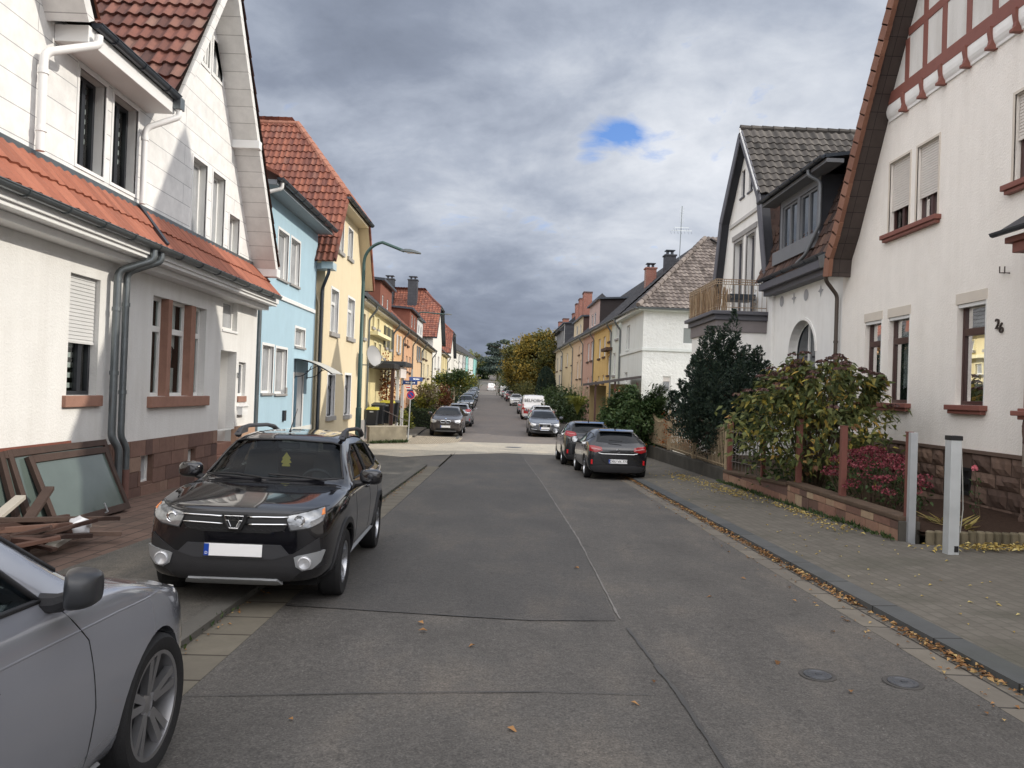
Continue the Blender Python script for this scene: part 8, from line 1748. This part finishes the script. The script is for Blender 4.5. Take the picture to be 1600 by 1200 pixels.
    # wall stub and steps at the corner
    t = thing('wall_stub', 'short weathered concrete wall end at the corner, in front of the bins', 'wall', (-5.1,35.2,g(35))); MB().hexa([(-6.0,34.6,-.9),(-4.5,36.0,-.9),(-4.62,36.15,-.9),(-6.12,34.75,-.9),(-6.0,34.6,.02),(-4.5,36.0,.02),(-4.62,36.15,.02),(-6.12,34.75,.02)]).build('wall', plain('mossy_concrete', (.22,.195,.145), .95, 0, .2, .6, 2.5, .5, 25), t, bevel=.02); MB().hexa([(-6.05,34.55,.02),(-4.45,36.03,.02),(-4.65,36.2,.02),(-6.2,34.75,.02),(-6.05,34.55,.07),(-4.45,36.03,.07),(-4.65,36.2,.07),(-6.2,34.75,.07)]).build('coping', CONC_L, t, bevel=.01)
    t = thing('planter_block', 'low dark stone block at the end of the left pavement', 'stone block', (-5.2,27,g(27))); MB().box(-5.9,-4.75,26.4,27.3,g(27),g(27)+.36).build('block', plain('dark_stone_block', (.06,.06,.058), .9, 0, .2, .3, 4, .4), t, bevel=.02); MB().box(-5.92,-4.72,26.37,27.33,g(27)+.36,g(27)+.42).build('top_slab', plain('stone_slab', (.12,.12,.115), .9, 0, .2, .3, 4, .4), t, bevel=.012)
    # entrance with canopy, steps and railing on the first terraced house
    t = thing('entrance_porch', 'entrance with dark flat canopy, white sign board and railed steps beside the dish', 'porch', (-6.4,38.6,g(38))); F_ = Fr((-6.6,37,0),(-.0144,1,0),(1,.0144,0)); m = MB().fbox(F_, .2, 4.2, .0, 1.25, 2.75, 3.0); m.build('canopy', plain('black_canopy', (.02,.02,.022), .5), t, bevel=.02); m = MB().fbox(F_, 2.2, 5.2, .1, 1.55, 2.95, 3.18); m.build('canopy_roof', ZINC_D, t, bevel=.02)
    MB().fbox(F_, 2.4, 4.9, 1.2, 1.3, 2.35, 2.9).build('sign_board', plain('white_sign_board', (.66,.6,.57), .6), t); 
    for u in (.5, 2.6, 4.8): MB().fbox(F_, u, u+.16, 1.05, 1.2, -.6, 2.75).build('column', WHITE_WOOD if u > 1 else BROWN_FR, t)
    m = MB()
    for k in range(4): m.fbox(F_, .4+.0*k, 2.4, .0, 2.0-.3*k, -.75+.18*k, -.57+.18*k)
    m.build('steps', CONC_L, t); m = MB()
    for k in range(6): m.tube([F_.p(.45,2.0-.32*k,-.7+.18*min(k,4)), F_.p(.45,2.0-.32*k,.2+.16*min(k,4))], .014, 5)
    m.tube([F_.p(.45,2.0,.2),F_.p(.45,.4,.85)], .02, 6); m.build('railing', plain('dark_iron', (.13,.11,.1)), t)
    # carport and planter by the corner house
    t = thing('carport', 'wooden carport with a dark sloping roof and tan panels by the corner house', 'carport', (6.1,44.5,g(44))); m = MB().prism([(4.85,43.2,2.35),(7.7,43.2,2.85),(7.7,47.5,2.85),(4.85,47.5,2.35)], (0,0,.14)); m.build('roof', plain('carport_roof', (.05,.042,.042), .7), t)
    TAN = plain('tan_boards', (.33,.25,.13), .8, 0, .3, .2, 3, .3)
    for x in (5.15, 6.25, 7.5): MB().box(x-.05,x+.05,43.35,43.45,-.7,2.6).build('carport_post', BROWN_FR, t)
    MB().box(5.2,6.2,46.8,46.86,-.5,2.4).build('panel', TAN, t); MB().box(6.3,7.5,45.6,45.66,-.5,2.5).build('panel', TAN, t)
    t = thing('block_planter', 'planter wall of pale hollow concrete blocks beside the grey estate car', 'planter', (5.0,41.8,g(42))); m = MB()
    for k in range(5):
        for r_ in range(3): xx = 4.0+k*.52+(.26 if r_ % 2 else 0); m.box(xx+.006,xx+.514,41.4,41.65,g(42)+r_*.26,g(42)+r_*.26+.25)
    m.build('blocks', CONC_L, t, bevel=.008); MB().box(4.05,6.9,41.66,43.0,g(42),g(42)+.7).build('earth_fill', EARTH, t); m = MB()
    for k in range(4): m.lathe([(.075,0),(.0,.001)], (4.3+k*.42,41.397,g(42)+.66), (0,-1,0), 12)
    m.build('block_hollow', BLACK, t)
    # torn-out windows and timber on the pavers
    OLDB = plain('old_brown_timber', (.055,.035,.028), .7, 0, .3, .3, 8, .3); OLDR = plain('old_red_timber', (.14,.045,.03), .7, 0, .3, .3, 8, .3); OLDG = plain('grey_green_pane', (.085,.11,.10), .12, 0, .8, .3, 2)
    def oldwin(y0, y1, x0, z0, hgt, lean, mat, lab, mull=False, yaw=0.0):
        t = thing('old_window', lab, 'window', (x0,(y0+y1)/2,z0), 'torn-out windows leaning on the wall'); ux = V((yaw,1,0)).normalized(); up = V((-lean,0,hgt)); n = ux.cross(up.normalized()).normalized()
        if n.x < 0: n = -n
        L_ = y1-y0; O = V((x0,y0,z0)); p = lambda a, b, d: O+ux*a+up*b+n*d; m = MB(); w = .085; wb = w/hgt
        def bar(a0,a1,b0,b1): m.hexa([p(a0,b0,0),p(a1,b0,0),p(a1,b1,0),p(a0,b1,0),p(a0,b0,.06),p(a1,b0,.06),p(a1,b1,.06),p(a0,b1,.06)])
        bar(0,w,0,1); bar(L_-w,L_,0,1); bar(w,L_-w,0,wb); bar(w,L_-w,1-wb,1)
        if mull: bar(L_*.5-.04,L_*.5+.04,wb,1-wb)
        m.build('frame', mat, t, bevel=.006); MB().quad(p(w,wb,.03),p(L_-w,wb,.03),p(L_-w,1-wb,.03),p(w,1-wb,.03)).build('pane', OLDG, t); MB().tube([p(L_*.62,.03,.06),p(L_*.62,.03,.1),p(L_*.6,.16,.12)], .012, 6).build('window_handle', GALV, t)
    zf = lambda y: g(y)+.115
    oldwin(9.75,11.55,-5.62,zf(10.5),.9,.40,OLDB,'front dark brown sash with a large dirty pane leaning by the downpipe',yaw=.03); oldwin(9.45,11.7,-5.74,zf(10.5),1.0,.36,OLDB,'dark brown sash directly behind the large dirty pane',yaw=.02); oldwin(8.9,10.9,-5.88,zf(10),1.02,.26,OLDR,'reddish brown window with a centre bar, nearest the stone plinth',True); oldwin(9.3,11.2,-5.8,zf(10),.98,.3,OLDB,'dark frame squeezed between the reddish window and the brown sashes')
    r = random.Random(17); PL = islandmat('broken_timber', [(0,(.028,.018,.015)),(.5,(.06,.032,.025)),(.8,(.11,.055,.04)),(.93,(.2,.15,.12)),(1,(.42,.4,.35))], .8, .4, 25, .3)
    for k in range(24):
        y, x = 7.6+r.uniform(0,1.4), -5.1+r.uniform(-.4,.25); a = r.uniform(-.5,.5)+(1.3 if k % 3 else .3); L_ = r.uniform(.6,1.3); z = zf(y)+.03+.25*r.random()*(1-abs(k-13)/28); d = V((math.sin(a)*.6,math.cos(a)*.9,r.uniform(-.1,.16))).normalized(); c = V((x,y-.1,z+.04)); w, h_ = r.uniform(.05,.11), r.uniform(.03,.06)
        m = MB().beam(c-d*L_/2, c+d*L_/2, w, h_); o = base_at(m.build('plank', PL, None, bevel=.004), c); tag(o, 'broken window timber lying in the heap on the pavers', 'plank', 'heap of broken timber')
    for (a, b, mt, lab) in ((V((-5.5,7.8,.42)),V((-4.85,9.8,.14)),OLDB,'long dark beam lying across the top of the timber heap'),(V((-5.3,8.6,.2)),V((-5.6,9.6,.52)),OLDB,'brown plank sticking up from the heap against the sashes'),(V((-4.75,8.2,.1)),V((-4.9,9.2,.16)),plain('white_plank', (.4,.37,.32), .7),'whitish plank on the street side of the heap'),(V((-5.5,8.3,.28)),V((-5.7,9.2,.46)),plain('white_plank', (.5,.5,.5)),'white strip poking out near the wall side of the heap')):
        o = base_at(MB().beam(a+V((0,0,zf(9))), b+V((0,0,zf(9))), .11, .05).build('plank', mt, None, bevel=.005), a); tag(o, lab, 'plank', 'heap of broken timber')
    c = V((-4.75,8.75,zf(9)+.22)); m = MB(); me = loft([(-.1,[(0,-.12),(.06,-.11),(.1,-.03),(.08,.06),(0,.1)],0),(0,[(0,-.15),(.1,-.13),(.14,-.02),(.1,.1),(0,.13)],.2),(.1,[(0,-.1),(.07,-.1),(.08,0),(.05,.07),(0,.1)],0)],2)
    for v in me.vertices: v.co += V(noise.noise_vector(v.co*14))*.03
    me.materials.clear(); me.materials.append(plain('white_plastic_bag', (.62,.63,.65), .3, 0, .5, .1)); me.polygons.foreach_set('use_smooth',[True]*len(me.polygons)); o = bpy.data.objects.new('plastic_bag', me); COL.objects.link(o); o.location = c; tag(o, 'crumpled white plastic bag on the timber heap', 'bag')
furniture()
